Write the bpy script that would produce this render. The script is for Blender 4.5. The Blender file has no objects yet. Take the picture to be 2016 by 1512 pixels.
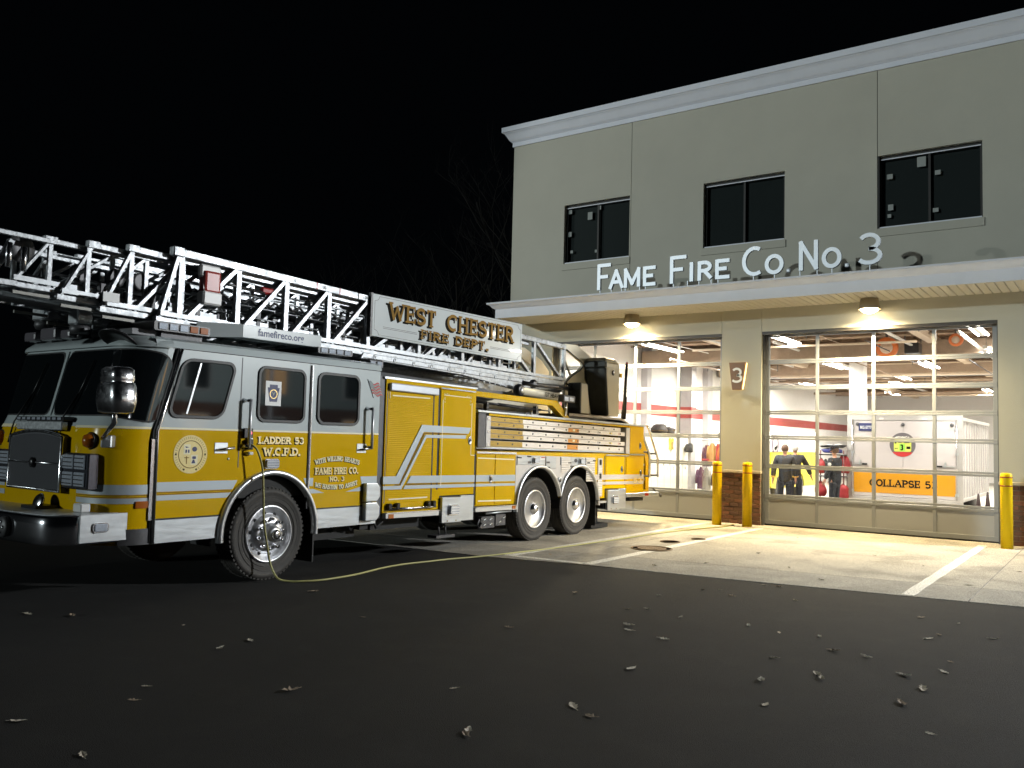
import bpy, bmesh, math, random
from mathutils import Vector, Matrix, geometry
random.seed(11)
S = bpy.context.scene
COL = S.collection
D = bpy.data
R = math.radians

# ---------------------------------------------------------------- camera
cam_d = D.cameras.new("camera"); cam = D.objects.new("camera", cam_d); COL.objects.link(cam)
cam_d.sensor_width = 36.0; cam_d.lens = 30.333; cam_d.clip_start = 0.1; cam_d.clip_end = 900
def cam_matrix(rx, ry, rz, loc):
    m = Matrix.Rotation(rz, 3, 'Z') @ Matrix.Rotation(rx, 3, 'X') @ Matrix.Rotation(ry, 3, 'Y')
    rt, fw, up = m.col[0], m.col[1], m.col[2]
    M = Matrix((rt, up, -fw)).transposed().to_4x4()
    M.translation = loc
    return M
cam.matrix_world = cam_matrix(0.0635453, -0.0257660, 0.6152854, Vector((5.29400, -18.10690, 1.69647)))
S.camera = cam

# ---------------------------------------------------------------- world, lamps, exposure
w = D.worlds.new("World"); S.world = w; w.use_nodes = True
bg = w.node_tree.nodes["Background"]; bg.inputs[0].default_value = (0.55, 0.75, 1.0, 1); bg.inputs[1].default_value = 0.0011
def aim(o, frm, to):
    o.location = frm
    o.rotation_euler = (Vector(to) - Vector(frm)).to_track_quat('-Z', 'Y').to_euler()
sd = D.lights.new("sun", 'SUN'); sun = D.objects.new("sun", sd); COL.objects.link(sun)
sd.energy = 0.84; sd.angle = R(1.2); sd.color = (0.87, 0.985, 0.98)
aim(sun, (-8, -25, 12), (-8 + 0.42, -25 + 0.95, 12 - 0.155))
# the parking-lot lamp that stands past the end of the building and lights the side of the truck
LAMP = Vector((15.0, 3.0, 8.0))
fd = D.lights.new("parking_lamp_light", 'POINT'); fl = D.objects.new("parking_lamp_light", fd); COL.objects.link(fl)
fd.energy = 16500; fd.color = (0.95, 0.985, 1.0); fd.shadow_soft_size = 0.4; fl.location = LAMP
# the street lamp across the lot that casts the second, longer shadows of the sign letters
LAMP2 = Vector((-17.3, -12.8, 8.3))
gd = D.lights.new("street_lamp_light", 'SPOT'); gl = D.objects.new("street_lamp_light", gd); COL.objects.link(gl)
gd.energy = 2600; gd.color = (0.95, 0.97, 0.92); gd.shadow_soft_size = 0.15; gd.spot_size = R(38); gd.spot_blend = 0.4; aim(gl, LAMP2, (-.6, 0, 6.9))
S.view_settings.view_transform = 'Standard'; S.view_settings.look = 'None'
S.view_settings.exposure = 0.0; S.view_settings.gamma = 1.0
S.render.engine = 'CYCLES'
S.cycles.use_denoising = True
S.cycles.max_bounces = 7; S.cycles.diffuse_bounces = 3; S.cycles.glossy_bounces = 3
S.cycles.transparent_max_bounces = 16; S.cycles.transmission_bounces = 3
S.cycles.sample_clamp_indirect = 6.0; S.cycles.caustics_reflective = False; S.cycles.caustics_refractive = False

# ---------------------------------------------------------------- materials
def mat(name, col, rough=0.5, metal=0.0, var=0.0, vscale=6.0, bump=0.0, bscale=40.0, coat=0.0, spec=0.5, emit=None, estr=0.0, rvar=0.0, stretch=None, alpha=None):
    m = D.materials.new(name); m.use_nodes = True
    nt = m.node_tree; b = nt.nodes["Principled BSDF"]
    b.inputs["Base Color"].default_value = (*col, 1); b.inputs["Roughness"].default_value = rough
    b.inputs["Metallic"].default_value = metal; b.inputs["Coat Weight"].default_value = coat
    b.inputs["Coat Roughness"].default_value = 0.03
    b.inputs["Specular IOR Level"].default_value = spec
    if emit:
        b.inputs["Emission Color"].default_value = (*emit, 1); b.inputs["Emission Strength"].default_value = estr
    if var or bump or rvar:
        tc = nt.nodes.new("ShaderNodeTexCoord"); src = tc.outputs["Object"]
        if stretch:
            mp = nt.nodes.new("ShaderNodeMapping"); mp.inputs["Scale"].default_value = stretch
            nt.links.new(src, mp.inputs[0]); src = mp.outputs[0]
        n = nt.nodes.new("ShaderNodeTexNoise"); n.inputs["Scale"].default_value = vscale; n.inputs["Detail"].default_value = 6; n.inputs["Roughness"].default_value = 0.6
        nt.links.new(src, n.inputs["Vector"])
        if var:
            mr = nt.nodes.new("ShaderNodeMapRange"); mr.inputs[1].default_value = 0.25; mr.inputs[2].default_value = 0.75
            mr.inputs[3].default_value = 1 - var; mr.inputs[4].default_value = 1 + var * 0.6
            nt.links.new(n.outputs["Fac"], mr.inputs[0])
            mx = nt.nodes.new("ShaderNodeMix"); mx.data_type = 'RGBA'; mx.blend_type = 'MULTIPLY'; mx.inputs[0].default_value = 1
            mx.inputs[6].default_value = (*col, 1); nt.links.new(mr.outputs[0], mx.inputs[7]); nt.links.new(mx.outputs[2], b.inputs["Base Color"])
        if rvar:
            m2 = nt.nodes.new("ShaderNodeMapRange"); m2.inputs[1].default_value = 0.3; m2.inputs[2].default_value = 0.7
            m2.inputs[3].default_value = max(0.02, rough - rvar); m2.inputs[4].default_value = rough + rvar
            nt.links.new(n.outputs["Fac"], m2.inputs[0]); nt.links.new(m2.outputs[0], b.inputs["Roughness"])
        if bump:
            n2 = nt.nodes.new("ShaderNodeTexNoise"); n2.inputs["Scale"].default_value = bscale; n2.inputs["Detail"].default_value = 4
            nt.links.new(src, n2.inputs["Vector"])
            bp = nt.nodes.new("ShaderNodeBump"); bp.inputs["Strength"].default_value = bump; bp.inputs["Distance"].default_value = 0.01
            nt.links.new(n2.outputs["Fac"], bp.inputs["Height"]); nt.links.new(bp.outputs[0], b.inputs["Normal"])
    return m

def glass_mat(name, tint, refl):
    m = D.materials.new(name); m.use_nodes = True; nt = m.node_tree; nt.nodes.clear()
    o = nt.nodes.new("ShaderNodeOutputMaterial"); t = nt.nodes.new("ShaderNodeBsdfTransparent"); g = nt.nodes.new("ShaderNodeBsdfGlossy")
    t.inputs[0].default_value = (*tint, 1); g.inputs["Roughness"].default_value = 0.02
    f = nt.nodes.new("ShaderNodeFresnel"); f.inputs[0].default_value = refl
    mx = nt.nodes.new("ShaderNodeMixShader"); nt.links.new(f.outputs[0], mx.inputs[0]); nt.links.new(t.outputs[0], mx.inputs[1]); nt.links.new(g.outputs[0], mx.inputs[2])
    nt.links.new(mx.outputs[0], o.inputs[0])
    return m

def ground_mat(name, base, dark, light, scales, rough, bumps, spots=None):
    """two noise octaves mixed between three tones, an aggregate speckle, optional oil spots"""
    m = D.materials.new(name); m.use_nodes = True; nt = m.node_tree; b = nt.nodes["Principled BSDF"]
    tc = nt.nodes.new("ShaderNodeTexCoord")
    def noise(sc, det=6):
        n = nt.nodes.new("ShaderNodeTexNoise"); n.inputs["Scale"].default_value = sc; n.inputs["Detail"].default_value = det
        nt.links.new(tc.outputs["Object"], n.inputs["Vector"]); return n
    def ramp(src, a, c0, c, c1):
        r = nt.nodes.new("ShaderNodeValToRGB"); r.color_ramp.elements[0].position = a; r.color_ramp.elements[1].position = c
        r.color_ramp.elements[0].color = (*c0, 1); r.color_ramp.elements[1].color = (*c1, 1)
        nt.links.new(src, r.inputs[0]); return r
    n1 = noise(scales[0]); n2 = noise(scales[1], 3); n3 = noise(scales[2], 2)
    r1 = ramp(n1.outputs["Fac"], 0.35, dark, 0.65, base)
    mx = nt.nodes.new("ShaderNodeMix"); mx.data_type = 'RGBA'; mx.inputs[7].default_value = (*light, 1)
    r2 = ramp(n2.outputs["Fac"], 0.5, (0, 0, 0), 0.72, (0.7, 0.7, 0.7))
    nt.links.new(r2.outputs[0], mx.inputs[0]); nt.links.new(r1.outputs[0], mx.inputs[6])
    m3 = nt.nodes.new("ShaderNodeMix"); m3.data_type = 'RGBA'; m3.blend_type = 'MULTIPLY'; m3.inputs[0].default_value = 1
    r3 = ramp(n3.outputs["Fac"], 0.32, (0.42, 0.42, 0.42), 0.68, (1.55, 1.55, 1.55))
    nt.links.new(mx.outputs[2], m3.inputs[6]); nt.links.new(r3.outputs[0], m3.inputs[7])
    last = m3.outputs[2]
    if spots:
        n4 = noise(spots[0], 4); r4 = ramp(n4.outputs["Fac"], spots[1], (1, 1, 1), spots[1] + 0.12, (spots[2],) * 3)
        m4 = nt.nodes.new("ShaderNodeMix"); m4.data_type = 'RGBA'; m4.blend_type = 'MULTIPLY'; m4.inputs[0].default_value = 1
        nt.links.new(last, m4.inputs[6]); nt.links.new(r4.outputs[0], m4.inputs[7]); last = m4.outputs[2]
    nt.links.new(last, b.inputs["Base Color"])
    b.inputs["Roughness"].default_value = rough; b.inputs["Specular IOR Level"].default_value = 0.3
    bp = nt.nodes.new("ShaderNodeBump"); bp.inputs["Strength"].default_value = bumps; bp.inputs["Distance"].default_value = 0.012
    nt.links.new(n3.outputs["Fac"], bp.inputs["Height"]); nt.links.new(bp.outputs[0], b.inputs["Normal"])
    return m

YEL = mat("yellow_enamel", (0.70, 0.43, 0.002), 0.2, var=0.06, vscale=2, coat=0.25, spec=0.15, rvar=0.04)
GREY = mat("grey_enamel", (0.50, 0.565, 0.575), 0.3, var=0.04, vscale=2, coat=0.5)
SILVER = mat("silver_stripe", (0.46, 0.52, 0.56), 0.45, metal=0.15)
GOLD = mat("gold_leaf", (0.85, 0.62, 0.24), 0.42, metal=0.35, var=0.12, vscale=30)
GOLDP = mat("dark_gold_leaf", (0.27, 0.155, 0.035), 0.7, spec=0.12, var=0.12, vscale=30)
CREAM = mat("cream_print", (0.92, 0.85, 0.58), 0.5)
INK = mat("black_print", (0.018, 0.016, 0.012), 0.9, spec=0.08)
NAVY = mat("navy_print", (0.02, 0.03, 0.12), 0.5)
RED = mat("red_print", (0.45, 0.03, 0.03), 0.5)
WHITE = mat("white_paint", (0.78, 0.79, 0.78), 0.4, var=0.03, vscale=3)
PANELW = mat("white_sign_enamel", (0.56, 0.61, 0.62), 0.2, coat=0.7)
ALU = mat("bare_aluminium", (0.40, 0.42, 0.44), 0.45, metal=0.7, var=0.35, vscale=9, rvar=0.12)
SWIRL = mat("swirled_aluminium", (0.40, 0.42, 0.44), 0.44, metal=0.7, var=0.55, vscale=11, rvar=0.2, bump=0.35, bscale=16)
BRUSH = mat("brushed_aluminium", (0.56, 0.59, 0.61), 0.4, metal=0.75, var=0.1, vscale=30, stretch=(1, 0.12, 1), rvar=0.08)
POLISH = mat("polished_aluminium", (0.74, 0.76, 0.78), 0.34, metal=0.85, rvar=0.08, vscale=10)
CHROME = mat("chrome", (0.84, 0.85, 0.88), 0.2, metal=1.0, rvar=0.06, vscale=20)
STEEL = mat("dark_steel", (0.10, 0.10, 0.105), 0.5, metal=0.5, var=0.2, vscale=12)
BLACK = mat("black_rubber", (0.012, 0.012, 0.013), 0.6)
BLKP = mat("black_plastic", (0.015, 0.015, 0.016), 0.35)
TYRE = mat("tyre_rubber", (0.050, 0.046, 0.041), 0.7, var=0.35, vscale=10, bump=0.15, bscale=60)
DARKGLASS = mat("dark_window_glass", (0.006, 0.008, 0.009), 0.04, spec=0.8)
LENS = mat("lamp_lens", (0.62, 0.68, 0.78), 0.12, metal=0.35, var=0.3, vscale=60, coat=0.6)
AMBER = mat("amber_lens", (0.42, 0.11, 0.01), 0.15, coat=0.6)
REDL = mat("red_lens", (0.35, 0.02, 0.01), 0.15, coat=0.6)
CANVAS = mat("dark_vinyl_cover", (0.035, 0.038, 0.035), 0.55, var=0.5, vscale=7, bump=0.5, bscale=9)
CREAMP = mat("cream_enamel", (0.66, 0.61, 0.48), 0.4, var=0.06, vscale=5)
UNDER = mat("underbody_black", (0.010, 0.010, 0.010), 0.7)

# ---------------------------------------------------------------- mesh builder
SHEAR = [False]                      # the truck sits a little lower at its tail: its body planes drop towards the rear axle
def sz(y): return -0.0145 * max(0.0, y + 9.7)
def zd(z, y): return z - sz(y)
WL = {}                              # world position of every object made here
class MB:
    def __init__(s): s.v = []; s.f = []; s.m = []; s.s = []
    def add(s, vs, fs, mi=0, sm=False):
        n = len(s.v); s.v += [tuple(p) for p in vs]
        for f in fs: s.f.append(tuple(i + n for i in f)); s.m.append(mi); s.s.append(sm)
        return s
    def box(s, x0, x1, y0, y1, z0, z1, mi=0):
        return s.add([(x0,y0,z0),(x1,y0,z0),(x1,y1,z0),(x0,y1,z0),(x0,y0,z1),(x1,y0,z1),(x1,y1,z1),(x0,y1,z1)],
                     [(0,3,2,1),(4,5,6,7),(0,1,5,4),(1,2,6,5),(2,3,7,6),(3,0,4,7)], mi)
    def bar(s, p, q, wd, hd, up=(0, 0, 1), mi=0):
        p, q = Vector(p), Vector(q); d = (q - p).normalized(); a = d.cross(Vector(up))
        if a.length < 1e-4: a = d.cross(Vector((1, 0, 0)))
        a.normalize(); b = a.cross(d); a *= wd / 2; b *= hd / 2
        return s.add([p-a-b, p+a-b, p+a+b, p-a+b, q-a-b, q+a-b, q+a+b, q-a+b],
                     [(0,1,2,3),(4,7,6,5),(0,4,5,1),(1,5,6,2),(2,6,7,3),(3,7,4,0)], mi)
    def tube(s, pts, r, n=8, mi=0, closed=False):
        pts = [Vector(p) for p in pts]; k = len(pts); rings = []; up = None
        for i, p in enumerate(pts):
            a = pts[(i - 1) % k] if (i or closed) else p; b = pts[(i + 1) % k] if (i < k - 1 or closed) else p
            t = (b - a).normalized()
            if up is None:
                up = t.cross(Vector((0, 0, 1)) if abs(t.z) < 0.9 else Vector((1, 0, 0))).normalized()
            up = (up - t * up.dot(t)).normalized(); sd_ = t.cross(up)
            rr = r[i] if isinstance(r, (list, tuple)) else r
            rings.append([p + (up * math.cos(2*math.pi*j/n) + sd_ * math.sin(2*math.pi*j/n)) * rr for j in range(n)])
        vs = [v for g in rings for v in g]; fs = []
        for i in range(k if closed else k - 1):
            a, b = i * n, ((i + 1) % k) * n
            for j in range(n): fs.append((a + j, a + (j+1) % n, b + (j+1) % n, b + j))
        if not closed: fs += [tuple(range(n))[::-1], tuple(range((k-1)*n, k*n))]
        return s.add(vs, fs, mi, True)
    def lathe(s, prof, c, ax, n=24, mi=0, sm=True, cap=True):
        """prof: list of (radius, height along ax)"""
        ax = Vector(ax).normalized(); u = ax.cross(Vector((0, 0, 1)) if abs(ax.z) < 0.9 else Vector((1, 0, 0))).normalized(); v = ax.cross(u); c = Vector(c)
        vs = []; fs = []
        for r, h in prof:
            for j in range(n):
                t = 2 * math.pi * j / n; vs.append(c + ax * h + (u * math.cos(t) + v * math.sin(t)) * max(r, 1e-4))
        for i in range(len(prof) - 1):
            for j in range(n): fs.append((i*n + j, i*n + (j+1) % n, (i+1)*n + (j+1) % n, (i+1)*n + j))
        if cap: fs.append(tuple(range(n))[::-1]); fs.append(tuple(range((len(prof)-1)*n, len(prof)*n)))
        return s.add(vs, fs, mi, sm)
    def sheet(s, loops, ax, a, b, mi=0):
        """2D outline (first loop) with holes, extruded along axis ax from a to b. loops in the two other axes, in xyz order"""
        i = 'xyz'.index(ax); flat = [p for l in loops for p in l]
        def P(p, c):
            q = list(p); q.insert(i, c); return tuple(q)
        tri = geometry.tessellate_polygon([[Vector((p[0], p[1], 0)) for p in l] for l in loops])
        n = len(flat); vs = [P(p, a) for p in flat] + [P(p, b) for p in flat]; fs = []
        for t in tri: fs.append(tuple(t)); fs.append(tuple(k + n for k in t)[::-1])
        o = 0
        for l in loops:
            k = len(l)
            for j in range(k): fs.append((o + j, o + (j+1) % k, o + (j+1) % k + n, o + j + n))
            o += k
        return s.add(vs, fs, mi)
    def grid(s, rows, mi=0, sm=True):
        k = len(rows[0]); vs = [p for r in rows for p in r]; fs = []
        for i in range(len(rows) - 1):
            for j in range(k - 1): fs.append((i*k + j, i*k + j + 1, (i+1)*k + j + 1, (i+1)*k + j))
        return s.add(vs, fs, mi, sm)
    def build(s, name, mats, parent=None, bevel=0.0, label=None, kind=None, seg=1, origin=None):
        mats = mats if isinstance(mats, (list, tuple)) else [mats]
        vs = s.v
        if SHEAR[0]: vs = [(x, y, z + sz(y)) for x, y, z in vs]
        if origin is None:
            lo = [min(v[i] for v in vs) for i in range(3)]; hi = [max(v[i] for v in vs) for i in range(3)]
            origin = Vector([(lo[i] + hi[i]) / 2 for i in range(3)])
        origin = Vector(origin)
        me = D.meshes.new(name); me.from_pydata([tuple(Vector(v) - origin) for v in vs], [], s.f)
        me.polygons.foreach_set("material_index", s.m); me.polygons.foreach_set("use_smooth", s.s)
        bm = bmesh.new(); bm.from_mesh(me)
        bmesh.ops.recalc_face_normals(bm, faces=bm.faces)
        if bevel:
            es = [e for e in bm.edges if len(e.link_faces) == 2 and e.calc_face_angle(0) > 0.6]
            bmesh.ops.bevel(bm, geom=es, offset=bevel, segments=seg, profile=0.6, affect='EDGES', clamp_overlap=True)
        bm.to_mesh(me); bm.free()
        for m in mats: me.materials.append(m)
        o = D.objects.new(name, me); COL.objects.link(o)
        place(o, origin, parent)
        if label: o["label"] = label
        if kind: o["kind"] = kind
        return o

def place(o, wpos, parent):
    wpos = Vector(wpos); WL[o.name] = wpos
    if parent is not None:
        o.parent = parent; o.location = wpos - WL[parent.name]
    else: o.location = wpos

def tag(o, label, cat, group=None):
    o["label"] = label; o["category"] = cat
    if group: o["group"] = group
    return o
def thing(name, label, cat, loc, group=None):
    o = D.objects.new(name, None); o.empty_display_size = 0.2; COL.objects.link(o); place(o, loc, None)
    return tag(o, label, cat, group)
def group_part(name, parent, loc):
    o = D.objects.new(name, None); COL.objects.link(o); place(o, loc, parent); return o
def inst(src, wpos, parent=None, rot=None, scale=None, name=None):
    o = src.copy(); COL.objects.link(o)
    if name: o.name = name
    place(o, wpos, parent)
    if parent is None: o.parent = None
    if rot is not None: o.rotation_euler = rot
    if scale is not None: o.scale = scale
    return o
def copy_thing(src, delta, label=None):
    c = src.copy(); COL.objects.link(c); c.location = src.location + Vector(delta); WL[c.name] = WL[src.name] + Vector(delta)
    if label: c["label"] = label
    for ch in list(src.children):
        k = ch.copy(); COL.objects.link(k); k.parent = c; WL[k.name] = WL[ch.name] + Vector(delta)
        for g in list(ch.children):
            q = g.copy(); COL.objects.link(q); q.parent = k; WL[q.name] = WL[g.name] + Vector(delta)
    return c

def rrect(u0, u1, v0, v1, r, n=5, shear=0.0):
    """rounded rectangle loop; shear leans it (u shift per v)"""
    pts = []
    for cu, cv, a0 in ((u1 - r, v1 - r, 0), (u0 + r, v1 - r, 90), (u0 + r, v0 + r, 180), (u1 - r, v0 + r, 270)):
        for k in range(n + 1):
            a = R(a0 + 90 * k / n); pts.append((cu + r * math.cos(a), cv + r * math.sin(a)))
    vm = (v0 + v1) / 2
    return [(u + shear * (v - vm), v) for u, v in pts]
def circ(cu, cv, r, n=24, a0=0.0, a1=360.0, ry=None):
    full = abs(a1 - a0 - 360) < 1e-6; k = n if full else n + 1
    return [(cu + r * math.cos(R(a0 + (a1 - a0) * i / n)), cv + (ry or r) * math.sin(R(a0 + (a1 - a0) * i / n))) for i in range(k)]

# ---------------------------------------------------------------- letters drawn from strokes, with or without serifs
def arc(cx, cy, rx, ry, a0, a1, n=10): return [(cx + rx * math.cos(R(a0 + (a1 - a0) * i / n)), cy + ry * math.sin(R(a0 + (a1 - a0) * i / n))) for i in range(n + 1)]
GL = {  # glyph: width, strokes, serif bars (x, y), tick ends (x, y)
 'A': (.74, [[(0.04,0),(.37,1)], [(.37,1),(.70,0)], [(.15,.32),(.59,.32)]], [(.04,0),(.70,0)], []),
 'C': (.66, [arc(.38,.5,.36,.5,62,302,14)], [], [(.58,.86)]),
 'D': (.68, [[(.1,0),(.1,1)], [(.1,1),(.3,1)] + arc(.3,.5,.38,.5,90,-90,12) + [(.3,0),(.1,0)]], [(.1,0),(.1,1)], []),
 'E': (.58, [[(.1,0),(.1,1)], [(.1,1),(.56,1)], [(.1,.52),(.46,.52)], [(.1,0),(.56,0)]], [(.08,0),(.08,1)], [(.56,.93),(.46,.52),(.56,.07)]),
 'F': (.56, [[(.1,0),(.1,1)], [(.1,1),(.55,1)], [(.1,.5),(.45,.5)]], [(.1,0),(.08,1)], [(.55,.93),(.45,.5)]),
 'G': (.70, [arc(.36,.5,.34,.5,48,310,14) + [(.62,.12),(.62,.42)], [(.42,.42),(.66,.42)]], [], [(.6,.8)]),
 'H': (.70, [[(.1,0),(.1,1)], [(.6,0),(.6,1)], [(.1,.5),(.6,.5)]], [(.1,0),(.1,1),(.6,0),(.6,1)], []),
 'I': (.22, [[(.11,0),(.11,1)]], [(.11,0),(.11,1)], []),
 'L': (.55, [[(.1,0),(.1,1)], [(.1,0),(.54,0)]], [(.08,0),(.1,1)], [(.54,.08)]),
 'M': (.86, [[(.1,0),(.1,1)], [(.1,1),(.43,.15)], [(.43,.15),(.76,1)], [(.76,1),(.76,0)]], [(.1,0),(.1,1),(.76,0),(.76,1)], []),
 'N': (.72, [[(.1,0),(.1,1)], [(.1,1),(.62,0)], [(.62,0),(.62,1)]], [(.1,0),(.08,1),(.62,1)], []),
 'O': (.72, [arc(.36,.5,.33,.5,0,360,22)], [], []),
 'P': (.60, [[(.1,0),(.1,1)], [(.1,1),(.32,1)] + arc(.32,.74,.25,.26,90,-90,9) + [(.1,.48)]], [(.1,0),(.1,1)], []),
 'R': (.68, [[(.1,0),(.1,1)], [(.1,1),(.32,1)] + arc(.32,.75,.25,.25,90,-90,9) + [(.1,.5)], [(.32,.5),(.62,0)]], [(.1,0),(.1,1),(.62,0)], []),
 'S': (.58, [arc(.3,.75,.25,.25,35,270,10) + arc(.3,.25,.27,.25,90,-145,10)], [], [(.5,.86),(.08,.14)]),
 'T': (.62, [[(.31,0),(.31,1)], [(.03,1),(.59,1)]], [(.31,0)], [(.03,.93),(.59,.93)]),
 'W': (.96, [[(.05,1),(.27,0)], [(.27,0),(.48,.8)], [(.48,.8),(.69,0)], [(.69,0),(.91,1)]], [(.05,1),(.91,1)], []),
 '3': (.58, [arc(.28,.75,.23,.25,150,-90,11) + arc(.28,.25,.27,.25,90,-150,11)], [], []),
 '5': (.58, [[(.53,1),(.1,1),(.08,.55)] + arc(.28,.3,.27,.3,130,-145,11)], [], []),
 '.': (.20, [], [], []),
}
def strip(mb, pts, t, place_fn, d0, d1, closed=False):
    """a flat ribbon of half width t along pts, from depth d0 to d1"""
    k = len(pts); L = []; Rr = []
    for i, p in enumerate(pts):
        a = pts[(i-1) % k] if (i or closed) else p; b = pts[(i+1) % k] if (i < k-1 or closed) else p
        if i == 0 and not closed: a = p
        dx, dy = b[0]-a[0], b[1]-a[1]; l = math.hypot(dx, dy) or 1
        L.append((p[0] - dy/l*t, p[1] + dx/l*t)); Rr.append((p[0] + dy/l*t, p[1] - dx/l*t))
    vs = [place_fn(q, d) for d in (d0, d1) for q in L + Rr]; n = 2 * k; fs = []
    for i in range(k - 1 + (1 if closed else 0)):
        j = (i + 1) % k
        fs += [(n+i, n+j, n+k+j, n+k+i), (i, n+i, n+j, j), (k+i, k+j, n+k+j, n+k+i)]
    if not closed: fs += [(0, k, n+k, n), (k-1, n+k-1, n+2*k-1, 2*k-1)]
    mb.add(vs, fs)
def glyph(mb, ch, x, y, h, wsc, t, fn, dep, serif, rot=0.0):
    wd, strokes, sers, ticks = GL[ch]; ca, sa = math.cos(rot), math.sin(rot); k = 0
    t0 = t / h
    def tr(p):
        u, v = (p[0]) * h * wsc, p[1] * h; return (x + u*ca - v*sa, y + u*sa + v*ca)
    def clampy(p): return (p[0], t0 + p[1] * (1 - 2*t0))
    for st in strokes:
        pts = [clampy(p) for p in st]; cl = math.hypot(pts[0][0]-pts[-1][0], pts[0][1]-pts[-1][1]) < 1e-6
        if cl: pts = pts[:-1]
        tt = t * (0.62 if serif and len(st) == 2 and (abs(st[0][1]-st[1][1]) < 1e-6 or ((ch in 'AM') and st[0][1] < st[1][1]) or (ch == 'W' and st[0][1] < st[1][1])) else 1)
        if not cl and len(pts) == 2:       # extend the ends to the outline
            (ax_, ay), (bx, by) = pts; l = math.hypot(bx-ax_, by-ay); e = t0*0.9
            if abs(ax_-bx) < 1e-6 or ch in 'AMNW': pts = [(ax_-(bx-ax_)/l*e, ay-(by-ay)/l*e), (bx+(bx-ax_)/l*e, by+(by-ay)/l*e)]
        strip(mb, [tr(p) for p in pts], tt, fn, 0, dep + 0.0004*k, cl); k += 1
    if ch == '.': strip(mb, [tr((.02, t0)), tr((.02 + 2.2*t0, t0))], t*1.1, fn, 0, dep)
    if serif:
        for q in sers:
            p = clampy(q); p = (p[0], p[1] - 0.45*t0 if q[1] < .5 else p[1] + 0.45*t0)
            strip(mb, [tr((p[0] - 1.9*t0/wsc, p[1])), tr((p[0] + 1.9*t0/wsc, p[1]))], t*0.5, fn, 0, dep + 0.0004*k); k += 1
        for q in ticks:
            p = clampy(q); strip(mb, [tr((p[0], p[1]-1.5*t0)), tr((p[0], p[1]+1.5*t0))], t*0.5, fn, 0, dep + 0.0004*k); k += 1
def text_width(s, gap): return sum((GL[c][0] if c != ' ' else .36) + gap for c in s) - gap
def text(mb, s, u0, u1, v, h, t, fn, dep=0.004, serif=True, gap=.14, arch=0.0):
    """write s from u0 to u1 on the line v; arch bends the line (positive: middle higher)"""
    tw = text_width(s, gap); wsc = (u1 - u0) / (tw * h); x = u0; um = (u0+u1)/2; hw = (u1-u0)/2
    for c in s:
        wd = (GL[c][0] if c != ' ' else .36)
        if c != ' ':
            c_u = x + wd*h*wsc/2; q = (c_u - um) / hw
            rot = -2*arch*q/hw; glyph(mb, c, x, v - arch*q*q - rot*wd*h*wsc/2*0, h, wsc, t, fn, dep, serif, math.atan(rot))
        x += (wd + gap) * h * wsc
def onX(x): return lambda p, d: (x + d, p[0], p[1])          # read from +x
def onY(y): return lambda p, d: (p[0], y - d, p[1])          # read from -y
def font_mesh(s, size, fn, dep, u, v, sx=1.0):
    """plain sans lettering from the built-in font"""
    cu = D.curves.new("lettering", 'FONT'); cu.body = s; cu.size = size; cu.resolution_u = 3; cu.offset = size*.02
    o = D.objects.new("lettering", cu); COL.objects.link(o)
    dg = bpy.context.evaluated_depsgraph_get(); me = D.meshes.new_from_object(o.evaluated_get(dg))
    mb = MB(); mb.add([fn((u + p.co.x*sx, v + p.co.y), dep) for p in me.vertices], [tuple(f.vertices) for f in me.polygons])
    D.objects.remove(o); D.curves.remove(cu); D.meshes.remove(me)
    return mb
# ================================================================ GROUND
def struct(o): o["kind"] = "structure"; return o
ASPH = ground_mat("asphalt_surface", (0.019, 0.0188, 0.0185), (0.0148, 0.0148, 0.0148), (0.024, 0.0235, 0.022), (0.45, 2.6, 150), 0.85, 0.8, spots=(0.7, 0.55, 0.8))
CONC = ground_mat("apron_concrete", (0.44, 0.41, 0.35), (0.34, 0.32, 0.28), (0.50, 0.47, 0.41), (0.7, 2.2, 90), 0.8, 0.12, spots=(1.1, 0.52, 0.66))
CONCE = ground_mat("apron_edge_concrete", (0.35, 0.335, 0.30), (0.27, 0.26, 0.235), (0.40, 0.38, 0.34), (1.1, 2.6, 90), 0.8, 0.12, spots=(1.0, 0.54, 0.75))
PAINT = ground_mat("worn_road_paint", (0.78, 0.77, 0.72), (0.66, 0.65, 0.60), (0.80, 0.79, 0.75), (1.5, 6, 60), 0.7, 0.1)
STUCCO = mat("tan_stucco", (0.52, 0.515, 0.445), 0.9, var=0.08, vscale=0.55, bump=0.4, bscale=110)
TRIM = mat("white_moulding", (0.74, 0.78, 0.87), 0.6, var=0.05, vscale=2)
struct(MB().add([(-320, -320, -.004), (320, -320, -.004), (320, 320, -.004), (-320, 320, -.004)], [(0, 1, 2, 3)]).build("asphalt_ground", ASPH))
EDGE = [(-12, -8.55), (-6, -8.3), (-2.1, -8.05), (-.7, -7.72), (1.2, -7.50), (3.2, -7.19), (4.4, -7.0), (10, -6.2)]
def edge_y(x):
    for a, b in zip(EDGE, EDGE[1:]):
        if a[0] <= x <= b[0]: return a[1] + (b[1]-a[1]) * (x-a[0]) / (b[0]-a[0])
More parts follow.
